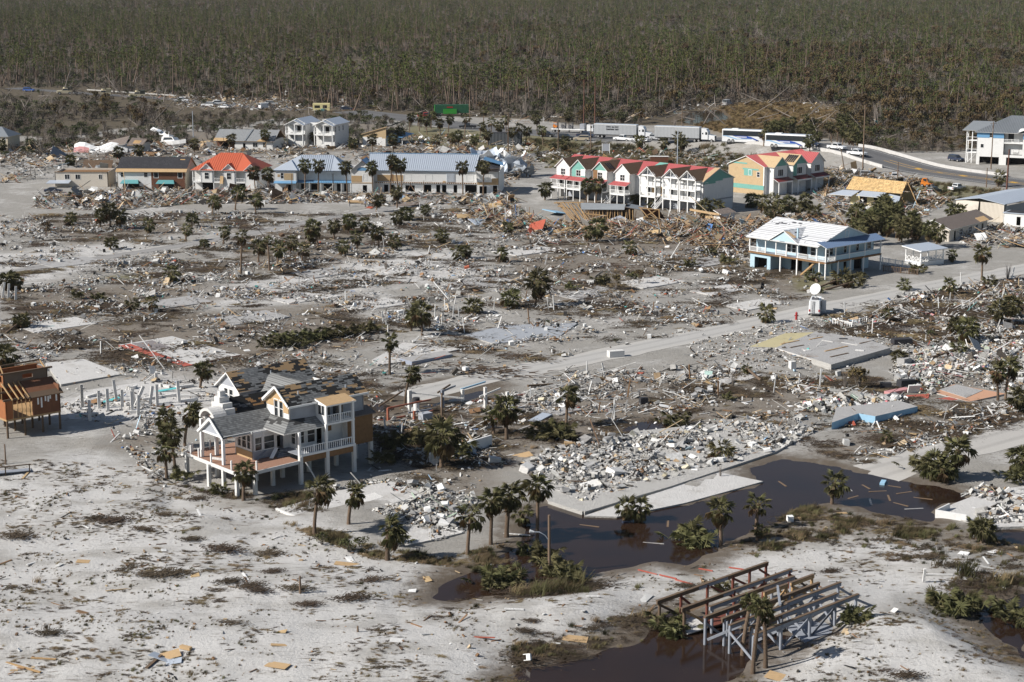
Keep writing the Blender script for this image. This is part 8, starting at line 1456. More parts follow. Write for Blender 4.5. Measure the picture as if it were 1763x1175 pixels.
# ------------------------------------------------------------------ storm debris
def attrmat(name, rough, var, bump=0):
 m, nt, bs = nodes(name); at = N(nt, 'Attribute', attribute_name='col'); gp = geopos(nt); hs = N(nt, 'HueSaturation'); v = nt.nodes.new('ShaderNodeMapRange'); nt.links.new(noise(nt, 3,4,.7, gp), v.inputs[0]); v.inputs[1].default_value = .3; v.inputs[2].default_value = .7; v.inputs[3].default_value = 1 - var; v.inputs[4].default_value = 1 + var
 nt.links.new(v.outputs[0], hs.inputs['Value']); nt.links.new(at.outputs[0], hs.inputs['Color']); nt.links.new(hs.outputs[0], bs.inputs['Base Color']); bs.inputs['Roughness'].default_value = rough; bs.inputs['Specular IOR Level'].default_value = .25; return m
M_DEB = attrmat('debris_surface', .85,.3)
PAL = {'white': [(.58,.575,.56),(.50,.495,.48),(.66,.66,.65),(.42,.415,.40)], 'grey': [(.30,.295,.28),(.38,.37,.35),(.22,.215,.21),(.44,.43,.41)], 'tan': [(.38,.29,.18),(.32,.23,.14),(.45,.35,.23)], 'brown': [(.16,.10,.06),(.22,.13,.07),(.11,.07,.045),(.26,.15,.08)], 'dark': [(.03,.03,.03),(.05,.045,.04),(.08,.07,.06)], 'red': [(.33,.08,.05),(.40,.12,.07)], 'blue': [(.25,.38,.52),(.10,.2,.42),(.40,.52,.60)], 'teal': [(.10,.36,.34),(.35,.48,.44)], 'pink': [(.52,.27,.27),(.45,.16,.18)], 'green': [(.30,.38,.30),(.42,.47,.38)], 'cream': [(.58,.52,.38),(.62,.57,.45)]}
def palpick(mix, n):
 ks = list(mix); w = np.array([mix[k] for k in ks], float); w /= w.sum(); a = rng.choice(len(ks), n, p=w); out = np.zeros((n, 3))
 for i, k in enumerate(ks):
  s = np.where(a == i)[0]; c = np.array(PAL[k]); out[s] = c[rng.integers(0, len(c), len(s))] * rng.uniform(.8,1.2, (len(s), 1))
 return np.clip(out, 0,.85)
def sample_poly(px, n, clump=0.0, cs=7.0):
 q = PP(px); x0, y0 = q.min(0); x1, y1 = q.max(0); out = np.zeros((0,2)); tries = 0
 while len(out) < n and tries < 40:
  x = rng.uniform(x0, x1, n * 2); y = rng.uniform(y0, y1, n * 2); k = sdist(x, y, q) > 0
  if clump: k &= rng.uniform(size=len(x)) < sstep(.5 - .28 * (1 - clump), .5 + .2, fbm(x / cs, y / cs * 1.2,91,3) * .65 + fbm(x / 2.5, y / 2.5,95,2) * .35) + (1 - clump) * .3
  out = np.vstack([out, np.c_[x[k], y[k]]]); tries += 1
 return out[:n]
BOX = np.array([(-1,-1,-1),(1,-1,-1),(1,1,-1),(-1,1,-1),(-1,-1,1),(1,-1,1),(1,1,1),(-1,1,1)], float) * .5
BQ = np.array([(4,5,6,7),(0,1,5,4),(1,2,6,5),(2,3,7,6),(3,0,4,7)])
ROADS_ = [(ST_MID, 3.2),(ST_FLOOD, 3.4),(ST_LEFT, 2.8),(HWY, 9.5),(LANE, 2.6)]
FOOT = []
for o in list(bpy.data.objects):
 if o.parent is None and o.type == 'EMPTY' and o.get('category') in ('house', 'motel', 'town houses', 'apartment block', 'building', 'warehouse'):
  cs = [c for c in o.children if c.name.split('.')[0] in ('wall', 'roof', 'main_roof')]; b = [Vector(v) for c in cs if c.type == 'MESH' for v in c.bound_box]
  xs = [v.x for v in b]; ys = [v.y for v in b]; M = o.matrix_basis
  if xs and o['category'] != 'stilt': FOOT.append(([tuple((M @ Vector((x, y, 0)))[:2]) for x, y in ((min(xs) + .3, min(ys) + .6),(max(xs) - .3, min(ys) + .6),(max(xs) - .3, max(ys)),(min(xs) + .3, max(ys)))], o.name))
FOOT = [f for f, n in FOOT if n not in ('beach_house', 'plywood_house', 'stilt_house')]
def clear_of(p, roads=True):
 k = np.ones(len(p), bool)
 for f in FOOT: k &= sdist(p[:, 0], p[:, 1], f) < .2
 if roads:
  for ln, w in ROADS_: k &= (ldist(p[:, 0], p[:, 1], ln)[0] > w * rng.uniform(.75,1.1, len(p))) | (rng.uniform(size=len(p)) < .015)
 for w in WATER[:3]: k &= (sdist(p[:, 0], p[:, 1], w) < -.3) | (rng.uniform(size=len(p)) < .03)
 return k
def pile_h(p, px, hmax):
 if not hmax: return np.zeros(len(p))
 q = PP(px); d = sdist(p[:, 0], p[:, 1], q); return hmax * sstep(0,5, d) * np.clip(fbm(p[:, 0] / 4, p[:, 1] / 4,101,3) * 2.4 - .65,0,1.4)
def pieces(kind, n, p, mix, hmax, px, smin=1.0, smax=1.0):
 """loose pieces as boxes: returns corner points and colours"""
 n = len(p); s = np.exp(rng.normal(0,.38, n)) * rng.uniform(smin, smax, n)
 if kind == 'chunk': dim = np.c_[.36 * s, .25 * s * rng.uniform(.6,1.4, n), .16 * s * rng.uniform(.6,1.6, n)]; tilt = .45
 elif kind == 'plank': dim = np.c_[1.45 * s * rng.uniform(.5,1.6, n), .11 * np.ones(n) * rng.uniform(.7,1.7, n), .05 * np.ones(n)]; tilt = .14 if not hmax else .3
 elif kind == 'sheet': dim = np.c_[.8 * s, .55 * s * rng.uniform(.6,1.3, n), .04 * np.ones(n)]; tilt = .16 if not hmax else .4
 else: dim = np.c_[.18 * s, .13 * s, .08 * s]; tilt = .4
 v = BOX[None] * dim[:, None, :]
 if kind == 'chunk': v = v * rng.uniform(.72,1.2, v.shape)
 ax, ay = rng.normal(0, tilt, n), rng.normal(0, tilt, n); az = rng.uniform(0,6.283, n)
 if kind == 'plank': az = np.where(rng.uniform(size=n) < .55, R(41) + rng.normal(0,.35, n) + rng.integers(0,2, n) * math.pi / 2, az)
 cx_, sx = np.cos(ax), np.sin(ax); y = v[:, :, 1] * cx_[:, None] - v[:, :, 2] * sx[:, None]; z = v[:, :, 1] * sx[:, None] + v[:, :, 2] * cx_[:, None]; x = v[:, :, 0]
 cy_, sy = np.cos(ay), np.sin(ay); x2 = x * cy_[:, None] + z * sy[:, None]; z = -x * sy[:, None] + z * cy_[:, None]; ca, sa = np.cos(az), np.sin(az); X = x2 * ca[:, None] - y * sa[:, None]; Y = x2 * sa[:, None] + y * ca[:, None]
 ground = height(p[:, 0], p[:, 1]) + pile_h(p, px, hmax); zz = z - z.min(1)[:, None] * .75 + ground[:, None]
 V = np.stack([X + p[:, :1], Y + p[:, 1:], zz], -1); C = np.repeat(palpick(mix, n)[:, None, :], 8,1) * rng.uniform(.9,1.08, (n, 8,1)); return V, C
MIXB = {'white': 4, 'grey': 5, 'tan': 1.2, 'brown': 1.5, 'dark': 1.8, 'red': .14, 'blue': .1, 'teal': .06}
MIXC = {'grey': 10, 'white': 1.3, 'dark': 2, 'brown': .7, 'tan': .5, 'cream': .15}  # dark share partly imitates the shaded gaps between chunks
MIXL = {'tan': 6.5, 'brown': 5, 'white': 2.2, 'grey': 2.5, 'dark': 2.5, 'red': .5, 'teal': .3, 'blue': .3}
MIXR = {'white': 5, 'grey': 6, 'pink': .35, 'green': .5, 'cream': .5, 'tan': 1, 'brown': .8, 'red': .15, 'blue': .1, 'dark': 1.4}
MIXS = {'brown': 4, 'tan': 2, 'grey': 1.5, 'white': 1, 'dark': 2}
FIELD = [(0,372),(640,362),(860,350),(960,400),(1290,430),(1420,500),(1330,540),(1000,612),(760,660),(640,690),(420,630),(60,640),(0,650)]
REG = [  # name, label, region, hmax, [(kind, count, mix, smin, smax)]
 ('concrete_rubble', 'grey heap of broken concrete block beside the flooded street', [(895,802),(960,770),(1100,748),(1250,728),(1420,738),(1340,778),(1200,815),(1080,848),(1005,868),(935,840)], .55, [('chunk', 6200, MIXC, .5,1.1),('bit', 6500, MIXC, .8,1.6),('plank', 350, {'grey': 3, 'white': 2, 'tan': 1, 'brown': 1}, .8,1.5),('sheet', 160, {'white': 4, 'grey': 3, 'blue': .6, 'cream': 1}, .7,1.4)]),
 ('pink_rubble', 'pale pink, green and white rubble on the right hand lots', [(1530,640),(1560,605),(1763,585),(1790,660),(1740,676),(1690,668),(1640,660),(1600,682),(1550,665)], .4, [('chunk', 1100, MIXR, .6,1.2),('bit', 2400, MIXR, .8,1.6),('plank', 480, MIXR, .8,1.4),('sheet', 170, MIXR, .7,1.3)]),
 ('slab_rubble', 'cream and pale green block rubble on the sky blue slab', [(1370,695),(1440,685),(1560,686),(1560,698),(1480,708),(1430,712),(1380,708)], .8, [('chunk', 900, MIXR, .7,1.5),('sheet', 70, MIXR, .8,1.4),('plank', 120, MIXR, .8,1.3)]),
 ('street_rubble', 'white and grey house rubble below the pale street', [(900,668),(980,640),(1240,628),(1280,640),(1230,690),(1120,690),(1010,690),(930,700),(850,690)], .25, [('chunk', 330, MIXC, .5,1.0),('bit', 1100, MIXC, .8,1.6),('plank', 380, {'white': 3, 'grey': 3, 'tan': 1, 'brown': 2, 'dark': 1}, .8,1.6),('sheet', 110, {'white': 4, 'grey': 3, 'tan': 1, 'teal': .3}, .7,1.3)]),
 ('foundation_rubble', 'crumbled block rubble along the front foundations', [(560,846),(640,828),(690,826),(830,860),(800,884),(800,918),(740,935),(735,915),(690,905),(640,884),(740,852),(680,832)], .35, [('chunk', 900, MIXC, .45,.95),('bit', 900, MIXC, .8,1.5),('plank', 130, {'white': 3, 'grey': 3, 'green': 2, 'tan': 1}, .8,1.3)]),
 ('lumber_debris', 'brown and tan heap of splintered lumber below the town houses', [(780,374),(880,354),(930,384),(1090,388),(1160,374),(1290,384),(1330,372),(1430,372),(1470,395),(1330,400),(1290,425),(1240,432),(1120,412),(960,410),(860,400)], 1.5, [('plank', 7000, MIXL, .8,2.0),('sheet', 1500, MIXL, .7,1.8),('bit', 3000, MIXL, 1,2.4)]),
 ('motel_debris', 'lumber and junk strewn before the low motels', [(60,340),(220,330),(470,334),(600,337),(600,348),(480,352),(330,352),(200,364),(60,358)], 1.2, [('plank', 2600, MIXL, .9,2.2),('sheet', 900, MIXB, .8,2.0),('bit', 1600, MIXB, 1,2.4)]),
 ('motel_front_debris', 'boards and white junk strewn before the long motel', [(600,338),(740,338),(890,342),(880,362),(760,352),(640,362)], .9, [('plank', 1500, MIXL, .9,2.0),('sheet', 500, MIXB, .8,1.8),('bit', 800, MIXB, 1,2.4)]),
 ('back_debris', 'mixed wreckage behind the row of motels', [(0,258),(120,250),(340,243),(480,246),(640,250),(900,258),(920,290),(880,320),(620,282),(330,284),(120,310),(0,318)], 1.0, [('plank', 3000, MIXL, 1,2.4),('sheet', 1300, MIXB, .9,2.0),('bit', 2200, MIXB, 1.2,3)]),
 ('lot_debris', 'wreckage around the palm lot and red roofs', [(690,235),(900,235),(940,265),(1060,255),(1230,268),(1300,290),(1240,296),(1100,280),(980,275),(900,300),(880,330),(700,275)], .7, [('plank', 1500, MIXL, 1,2.2),('sheet', 650, MIXB, .9,1.9),('bit', 1000, MIXB, 1.2,3)]),
 ('right_debris', 'lumber and roofing wreckage around the yellow cottage', [(1400,290),(1490,295),(1600,312),(1560,330),(1640,345),(1570,385),(1763,395),(1790,425),(1680,428),(1600,400),(1440,372),(1400,340)], 1.1, [('plank', 3000, MIXL, 1,2.0),('sheet', 1000, MIXB, .8,1.8),('bit', 1600, MIXB, 1,2.4)]),
 ('field_debris', 'mixed storm debris strewn across the cleared lots', FIELD, .35, [('plank', 5600, MIXB, .5,1.35),('sheet', 1300, MIXB, .45,1.1),('bit', 14000, MIXB, .7,2.0),('chunk', 1300, MIXB, .5,1.2)]),
 ('right_field_debris', 'mixed storm debris on the lots right of the satellite van', [(1420,545),(1500,515),(1620,495),(1763,478),(1790,590),(1560,602),(1540,585),(1440,575)], .45, [('plank', 1300, MIXB, .7,1.5),('sheet', 320, MIXR, .5,1.2),('bit', 2200, MIXB, .9,2.2),('chunk', 500, MIXR, .7,1.5)]),
 ('near_field_debris', 'scattered boards and bits on the brown soil lots', [(640,690),(850,690),(1010,700),(1120,695),(1250,690),(1330,640),(1440,640),(1560,710),(1763,690),(1763,730),(1470,800),(1430,735),(1240,722),(1080,742),(890,790),(760,880),(640,830),(600,740)], .12, [('plank', 900, MIXB, .6,1.3),('sheet', 220, MIXB, .5,1.0),('bit', 2600, MIXB, .6,1.6),('chunk', 260, MIXB, .5,1.1)]),
 ('left_lot_debris', 'small junk around the columns and the beach house', [(60,640),(330,610),(420,640),(380,690),(340,760),(280,850),(180,740),(100,700)], .15, [('plank', 260, MIXB, .6,1.3),('sheet', 60, MIXB, .5,1.0),('bit', 900, MIXB, .7,1.8),('chunk', 220, MIXB, .5,1.2)]),
 ('street_side_debris', 'thin litter on the pale ground round the large broken slab', [(1180,572),(1290,560),(1440,545),(1540,585),(1560,604),(1440,640),(1250,645),(1190,615)], 0, [('plank', 260, MIXB, .5,1.2),('bit', 1500, MIXB, .6,1.6),('chunk', 260, MIXC, .4,1.0),('sheet', 50, MIXB, .4,.9)]),
 ('sand_debris', 'small twigs and wood scraps on the front sand', [(0,800),(260,810),(420,870),(600,930),(900,1000),(1150,960),(1300,920),(1500,900),(1763,930),(1763,1175),(0,1175)], 0, [('plank', 200, MIXS, .25,.7),('bit', 800, MIXS, .4,1.1),('sheet', 24, {'tan': 3, 'white': 2}, .4,.8)]),
 ('flooded_slab_rubble', 'rubble strewn on the pale flooded slab', [(1650,850),(1690,838),(1763,840),(1763,905),(1700,905),(1680,885),(1720,870)], .4, [('chunk', 420, MIXC, .7,1.4),('plank', 120, MIXR, .7,1.4),('bit', 300, MIXC, .8,1.5)]),
 ('forest_edge_debris', 'tan and white splinters at the pine forest edge', [(240,160),(420,160),(640,170),(660,198),(520,194),(330,188)], .6, [('plank', 1500, {'tan': 4, 'white': 2, 'brown': 2, 'red': .2}, 1.2,2.4),('sheet', 420, {'tan': 3, 'white': 3}, 1,2.0)]),
 ('marsh_edge_debris', 'white and tan scraps beyond the golden marsh and lorries', [(760,196),(1000,196),(1130,176),(1440,176),(1560,210),(1620,215),(1580,250),(1440,232),(1300,180),(1140,205),(900,215)], .4, [('plank', 900, {'tan': 3, 'white': 4, 'brown': 2}, 1,2.2),('sheet', 260, {'tan': 2, 'white': 4, 'teal': .3}, .8,1.6)])]
for nm, lab, px, hm, parts_ in REG:
 Vs, Cs = [], []
 for kind, n, mix, a, b in parts_:
  p = sample_poly(px, n, .85 if nm in ('field_debris', 'right_field_debris', 'near_field_debris', 'back_debris', 'left_lot_debris') else .35); p = p[clear_of(p)]
  V, C = pieces(kind, n, p, mix, hm, px, a, b); Vs.append(V); Cs.append(C)
 V = np.concatenate(Vs); C = np.concatenate(Cs); n = len(V); Q = (BQ[None] + 8 * np.arange(n)[:, None, None]).reshape(-1,4)
 me = npmesh(nm, V.reshape(-1,3), Q, [M_DEB], col=C.reshape(-1,3)); tag(link(nm, me), lab, None, None, 'stuff')
# single pieces one can point to
LM = [(480,760,'beach house'),(55,700,'plywood house'),(230,700,'white columns'),(310,605,'red edged slab'),(150,640,'plain white slab'),(545,590,'dark hedge'),(672,620,'skinny palm'),(760,770,'huge shaggy palm'),(970,710,'orange trunk palm'),(1100,800,'concrete rubble heap'),(1040,860,'kerb wall'),(1200,860,'concrete apron'),(1240,910,'round verge palm'),(1435,850,'peninsula palm'),(1630,800,'bushy low palms'),(1690,870,'flooded slab'),(1510,715,'sky blue slab'),(1670,675,'salmon patio'),(1720,660,'two tall palms'),(1478,660,'rusty bush'),(1410,600,'large broken slab'),(1405,530,'satellite van'),(1420,450,'stilt house'),(1577,440,'pavilion'),(1690,460,'far street palm'),(1090,650,'street rubble'),(900,620,'pale street'),(925,500,'large shaggy palm'),(725,555,'shaggy palm clump'),(415,450,'tall thin palm'),(540,410,'big debris row palm'),(190,380,'far left clump'),(300,480,'low drooping palm'),(15,500,'left edge columns'),(640,380,'grey road bend'),(1028,400,'wide drooping palm'),(1080,470,'toppled trees'),(1230,470,'drive slabs'),(1650,560,'right lots'),(1700,620,'pink rubble'),(850,900,'flood palms'),(600,890,'front foundation'),(667,930,'lone palm'),(600,950,'round shrubs'),(950,940,'street lamp pole'),(860,1000,'rounded palmetto'),(1300,1060,'pier frame'),(1500,1000,'bright sand mound'),(1640,1050,'right dark pool'),(1000,1060,'middle sand'),(200,880,'left sand'),(120,1080,'lower left sand'),(420,1000,'front sand hollow'),(620,1080,'wooden stake'),(1450,940,'brown verge'),(1250,740,'brown soil'),(480,520,'open lots'),(820,560,'blue grey slab'),(200,470,'far left street'),(1560,800,'right flood'),(430,830,'deck corner'),(330,870,'deck pilings')]
LMA = np.array([(a, b * 1.6) for a, b, _ in LM])
def near(px, py):
 a, b, nm = LM[int(np.argmin(((LMA - (px, py * 1.6)) ** 2).sum(1)))]; dx, dy = px - a, (py - b) * 1.6
 return ('right of' if dx > 0 else 'left of') + ' the ' + nm if abs(dx) > abs(dy) else ('below' if dy > 0 else 'behind') + ' the ' + nm
SEEN = {}
def uniq(base, px, py, extras):
 l = base + ' ' + near(px, py)
 for e in [''] + extras:
  q = (e + ' ' + l).strip()
  if q not in SEEN: SEEN[q] = 1; return q
 SEEN[l] += 1; return l
cm = {}
def colmat(name, c):
 if name not in cm: cm[name] = mat('debris_' + name, c, .8,.15,1.5,.25)
 return cm[name]
CN = {'white': (.68,.68,.67), 'pale grey': (.46,.46,.45), 'grey': (.30,.30,.30), 'tan': (.46,.33,.18), 'brown': (.20,.12,.065), 'dark': (.045,.042,.04), 'rust red': (.34,.09,.055), 'blue': (.22,.36,.52), 'teal': (.10,.36,.35), 'cream': (.6,.54,.4), 'pink': (.52,.27,.27)}
EX = ['long', 'short', 'weathered', 'split', 'tilted', 'muddy', 'broad', 'narrow', 'chipped', 'half buried']
def heroes(name, cat, group, regs, dimf, cols_, zt=.0, extras=EX, tilt=.1):
 cache = {}
 for px, n in regs:
  p = sample_poly(px, n, .5); p = p[clear_of(p)]
  for x, y in p:
   cn = rng.choice(list(cols_), p=np.array(list(cols_.values())) / sum(cols_.values())); v = int(rng.integers(0,3))
   if (cn, v) not in cache:
    b = MB(); dimf(b, v, colmat(cn.replace(' ', '_'), CN[cn])); cache[cn, v] = b.mesh(name)
   o = link(name, cache[cn, v]); z = H1(x, y); o.location = (x, y, z + .02 + zt); o.rotation_euler = (rng.normal() * tilt, rng.normal() * tilt, rng.uniform(0,6.28)); s = rng.uniform(.55,1.05); o.scale = (s, s, s if name in ('concrete_chunk', 'appliance') else 1)
   D = y * math.cos(PITCH) + (CAMH - z) * math.sin(PITCH); ppx = CX + F * x / D; ppy = CY + F * ((CAMH - z) * math.cos(PITCH) - y * math.sin(PITCH)) / D
   tag(o, uniq('%s %s' % (cn, cat), ppx, ppy, extras), cat, group)
def d_plank(b, v, m): L = (2.2,3.2,1.6)[v]; b.box(-L / 2, L / 2,-.13,.13,0,.06, m)
def d_sheet(b, v, m): w, d = ((2.4,1.2),(1.4,1.1),(1.9,.8))[v]; b.slab([(-w / 2, -d / 2,.06),(w / 2, -d / 2,.03),(w / 2 * .92, d / 2,.14),(-w / 2, d / 2 * .95,.05)], .04, m)
def d_chunk(b, v, m):
 k = random.Random(v); vs = [(x * k.uniform(.35,.7) * 2, y * k.uniform(.25,.5) * 2, (z + .5) * k.uniform(.3,.55)) for x, y, z in BOX]; b.add(vs, [tuple(q) for q in BQ] + [(0,3,2,1)], m)
def d_appl(b, v, m): w, d, h = ((.75,.75,.9),(1.5,.75,.75),(.8,.8,.75))[v]; b.box(-w / 2, w / 2, -d / 2, d / 2,0, h, m); b.box(-w / 2 + .05, w / 2 - .05, -d / 2 - .02, -d / 2,.1, h - .1, colmat('pale_grey', CN['pale grey']))
def d_post(b, v, m): L = (1.6,2.2,2.8)[v]; b.box(-.09,.09,-.09,.09,-.1, L, m)
def d_roof(b, v, m): w, d = ((5,3),(3.6,2.6),(6,2.2))[v]; b.slab([(-w / 2, -d / 2,.15),(w / 2, -d / 2 * .8,.3),(w / 2 * .85, d / 2,.9),(-w / 2 * .9, d / 2,.6)], .14, m, TIMB)
RR = {n: px for n, _, px, _, _ in REG}
heroes('plank', 'plank', 'loose planks on the lots', [(RR['near_field_debris'], 70),(FIELD, 70),(RR['street_rubble'], 25),(RR['right_field_debris'], 20),(RR['sand_debris'], 26),(RR['concrete_rubble'], 20)], d_plank, {'white': 4, 'pale grey': 3, 'tan': 1.5, 'brown': 2, 'rust red': .2})
heroes('board', 'board', 'loose flat boards on the lots', [(RR['near_field_debris'], 40),(FIELD, 60),(RR['street_rubble'], 20),(RR['right_field_debris'], 24),(RR['pink_rubble'], 20),(RR['sand_debris'], 12)], d_sheet, {'white': 4, 'pale grey': 3, 'tan': 2, 'brown': 1, 'teal': .2, 'blue': .2, 'rust red': .25, 'cream': .4})
heroes('concrete_chunk', 'concrete chunk', 'larger chunks of broken concrete', [(RR['concrete_rubble'], 80),(RR['pink_rubble'], 24),(RR['slab_rubble'], 24),(RR['street_rubble'], 26),(RR['foundation_rubble'], 20)], d_chunk, {'pale grey': 4, 'grey': 3, 'white': 2, 'cream': .2}, .35, ['long', 'blocky', 'weathered', 'cracked', 'tilted', 'muddy', 'angular', 'flat', 'chipped', 'half buried'], .35)
heroes('appliance', 'appliance', 'washed out household appliances', [(FIELD, 60),(RR['right_field_debris'], 8),(RR['near_field_debris'], 8),(RR['pink_rubble'], 5)], d_appl, {'white': 5, 'pale grey': 2, 'dark': 2.5}, 0, ['small', 'dented', 'upright', 'tipped', 'boxy', 'muddy'], .12)
heroes('house_post', 'post', 'bare posts left standing on the lots', [([(640,540),(760,520),(960,520),(960,560),(760,590),(660,580)], 16),(RR['near_field_debris'], 10),(RR['street_rubble'], 10),(RR['right_field_debris'], 10),(FIELD, 12)], d_post, {'white': 5, 'pale grey': 1.5, 'brown': 1}, 0, ['thin', 'leaning', 'broken', 'short', 'slanting'], .12)
heroes('roof_piece', 'roof piece', 'torn roof pieces in the wreckage', [(RR['lumber_debris'], 22),(RR['motel_debris'], 12),(RR['motel_front_debris'], 8),(RR['back_debris'], 16),(RR['right_debris'], 14),(RR['lot_debris'], 8)], d_roof, {'tan': 4, 'brown': 3, 'grey': 2, 'white': 2, 'dark': 1.5}, .5, ['large', 'split', 'tilted', 'sagging', 'broken', 'narrow'], .25)
# a few pieces placed by eye
def place(px, py, dims, m, rot, name, label, cat, z=0): b = MB(); b.box(-dims[0] / 2, dims[0] / 2, -dims[1] / 2, dims[1] / 2,0, dims[2], m); o = b.build(name); o.location = G(px, py, .04 + z); o.rotation_euler = tuple(R(a) for a in rot); tag(o, label, cat); return o
for q in [(990,1100,(2.4,1.3,.04),OSB,(4,3,-10),'plywood_sheet','tan plywood sheet on the middle sand above the flood','plywood sheet'),(478,1146,(2.2,1.1,.04),OSB,(3,-2,-25),'plywood_sheet','tan plywood sheet on the lower front sand','plywood sheet'),(143,967,(1.4,.9,.04),OSB,(2,3,0),'plywood_sheet','small tan plywood sheet on the left sand','plywood sheet'),(480,1111,(1.5,.5,.05),OSB,(0,5,5),'plywood_sheet','narrow tan board on the lower front sand','plywood sheet'),(1340,1166,(2.2,1.4,.05),OSB,(5,4,-30),'plywood_sheet','tan plywood sheet at the foot of three pier palms','plywood sheet'),(597,972,(2.6,.9,.06),OSB,(3,4,-8),'plywood_sheet','tan panel with a white edge below the round shrubs','plywood sheet'),(1475,895,(1.8,.6,.05),OSB,(0,2,0),'plywood_sheet','tan board on the brown verge','plywood sheet'),(1384,893,(1.2,.8,.05),OSB,(6,2,20),'plywood_sheet','small tan board by the white cooler','plywood sheet'),(1450,884,(1.2,.6,.05),OSB,(0,2,10),'plywood_sheet','tan board behind the brown verge','plywood sheet'),(900,785,(2.4,1.6,.06),OSB,(6,-8,20),'plywood_sheet','tan plywood piece at the left end of the rubble','plywood sheet'),
   (962,930,(2.4,.5,.14),WCONC,(0,0,-38),'floating_board','white board floating in the flood near the lamp pole','board'),(1300,884,(.2,.2,.2),WCONC,(0,0,0),'x','x','x'),(890,921,(3,.16,.1),WCONC,(0,2,-8),'floating_board','thin white pole across the water by the palms','board'),(1520,836,(.6,1.6,.5),SKYB,(0,0,-20),'cooler','pale blue box drifting in the right flood','box'),(1360,897,(.7,.6,.6),WHITE2,(5,0,10),'cooler','white cooler on the brown verge','box'),(1076,905,(.7,.5,.5),CP['navy'],(0,5,20),'crate','navy crate in the water by the twin palm','crate'),(1590,1002,(.25,.25,1.6),WCONC,(14,0,0),'bollard','white leaning post on the right sand','post'),(1615,990,(3,.2,.1),WCONC,(0,0,-3),'board','long white board lying on the right sand','board'),(1565,866,(1.4,.35,.2),WHITE2,(0,0,0),'floating_board','white plank in the right flood','board'),(885,1050,(1.9,.35,.1),WCONC,(0,2,0),'board','white board on sand right of the stake','board'),(1020,1028,(1.3,.25,.1),WCONC,(0,0,0),'board','white strip on the sand by the pier water','board'),(682,1104,(1.2,.8,.1),WCONC,(6,4,0),'board','white panel by the wooden stake','board'),
   (1380,873,(1.0,1.0,.1),CREAM,(0,0,0),'board','cream scrap at the peninsula','board'),(905,884,(2.6,2.0,.5),WCONC,(8,24,30),'x','x','x'),(1060,820,(2.4,1.6,.9),WCONC,(10,14,40),'concrete_block','big white tilted block in the rubble middle','concrete block'),(1018,842,(2.4,1.5,.7),WCONC,(12,-10,20),'concrete_block','cream tilted wall slab at the rubble front','concrete block'),(905,812,(1.6,1.2,.9),WCONC,(20,0,60),'concrete_block','cream wall slab at the rubble left end','concrete block'),(1460,590,(1,1,.1),CONC,(0,0,0),'x','x','x'),(1572,676,(1.8,.3,1.3),WCONC,(20,0,10),'panel','white square panel standing near the rusty bush','panel'),(1330,760,(1,1,.1),CONC,(0,0,0),'x','x','x'),(1215,775,(.4,6.4,.35),WCONC,(-4,0,28),'beam','long white beam slanting over the rubble','beam'),(1148,770,(.4,5.0,.5),WCONC,(-14,0,24),'beam','broken white column fallen on the rubble','beam'),(1555,605,(1,1,.1),CONC,(0,0,0),'x','x','x'),(1556,628,(1.8,1.5,1.1),MIDC,(0,0,41),'concrete_block','grey block at the broken slab end','concrete block'),(1552,592,(3.2,1.6,.9),BLKF,(0,0,10),'dark_box','dark upturned couch by the white rubble','couch'),(1560,665,(3,1.1,1),BLKF,(0,4,30),'dark_box','black overturned box by the pink rubble','box'),(1525,668,(1.6,.9,.8),BLKF,(0,0,0),'dark_box','black box right of the rusty bush','box'),(1108,695,(1.1,.8,.9),BLKF,(0,0,15),'dark_box','black box on the brown soil','box'),(978,769,(1.1,.8,.6),OSB,(0,4,0),'crate','orange brown crate on dark soil','crate'),(1364,635,(.9,.9,1.2),WCONC,(0,0,20),'appliance','pale box with slats near the fallen trunk','appliance'),(1060,614,(2.6,1.2,1.0),WCONC,(0,0,20),'concrete_block','white concrete tank beside the street','tank'),
   (1545,676,(4.4,1.2,.4),PINK,(0,0,35),'wall_piece','pink wall piece lying by the rubble','wall piece'),(1690,622,(9,.6,.35),MAROON,(0,0,41),'wall_piece','long dark red beam in the pink rubble','beam'),(930,720,(1.6,4.2,.12),METG,(3,0,-30),'metal_sheet','striped metal sheet on the sandy ground','metal sheet'),(860,686,(9,.5,.15),REDT,(0,0,30),'beam','long red beam beside the puddle','beam'),(930,665,(5,.3,.3),TIMBD,(0,6,40),'beam','dark beam in the street rubble','beam'),(288,1130,(2.4,1.2,.05),OSB,(14,-10,20),'plywood_sheet','tan sheet on top of the front debris pile','plywood sheet'),(280,1133,(2.4,1.4,.04),METG,(-8,14,-15),'tarp','pale blue grey tarp on the front debris pile','tarp'),(296,1140,(1.8,1.0,.04),METG,(8,-10,5),'tarp','crumpled silver sheet on the front debris pile','metal sheet'),(320,1118,(1.2,.4,.3),OSB,(0,0,-30),'plank','short thick tan plank right of the front debris pile','plank'),(265,1140,(.3,2.6,.1),TIMBD,(6,0,-20),'plank','dark plank under the front debris pile','plank'),(40,1150,(4.4,.22,.1),TIMB,(0,0,-32),'plank','long tan plank at the lower left corner','plank'),(75,1135,(2.4,.2,.1),TIMB,(0,0,-8),'plank','tan plank near the lower left corner','plank')]:
 if q[7] == 'x': continue
 place(*q)
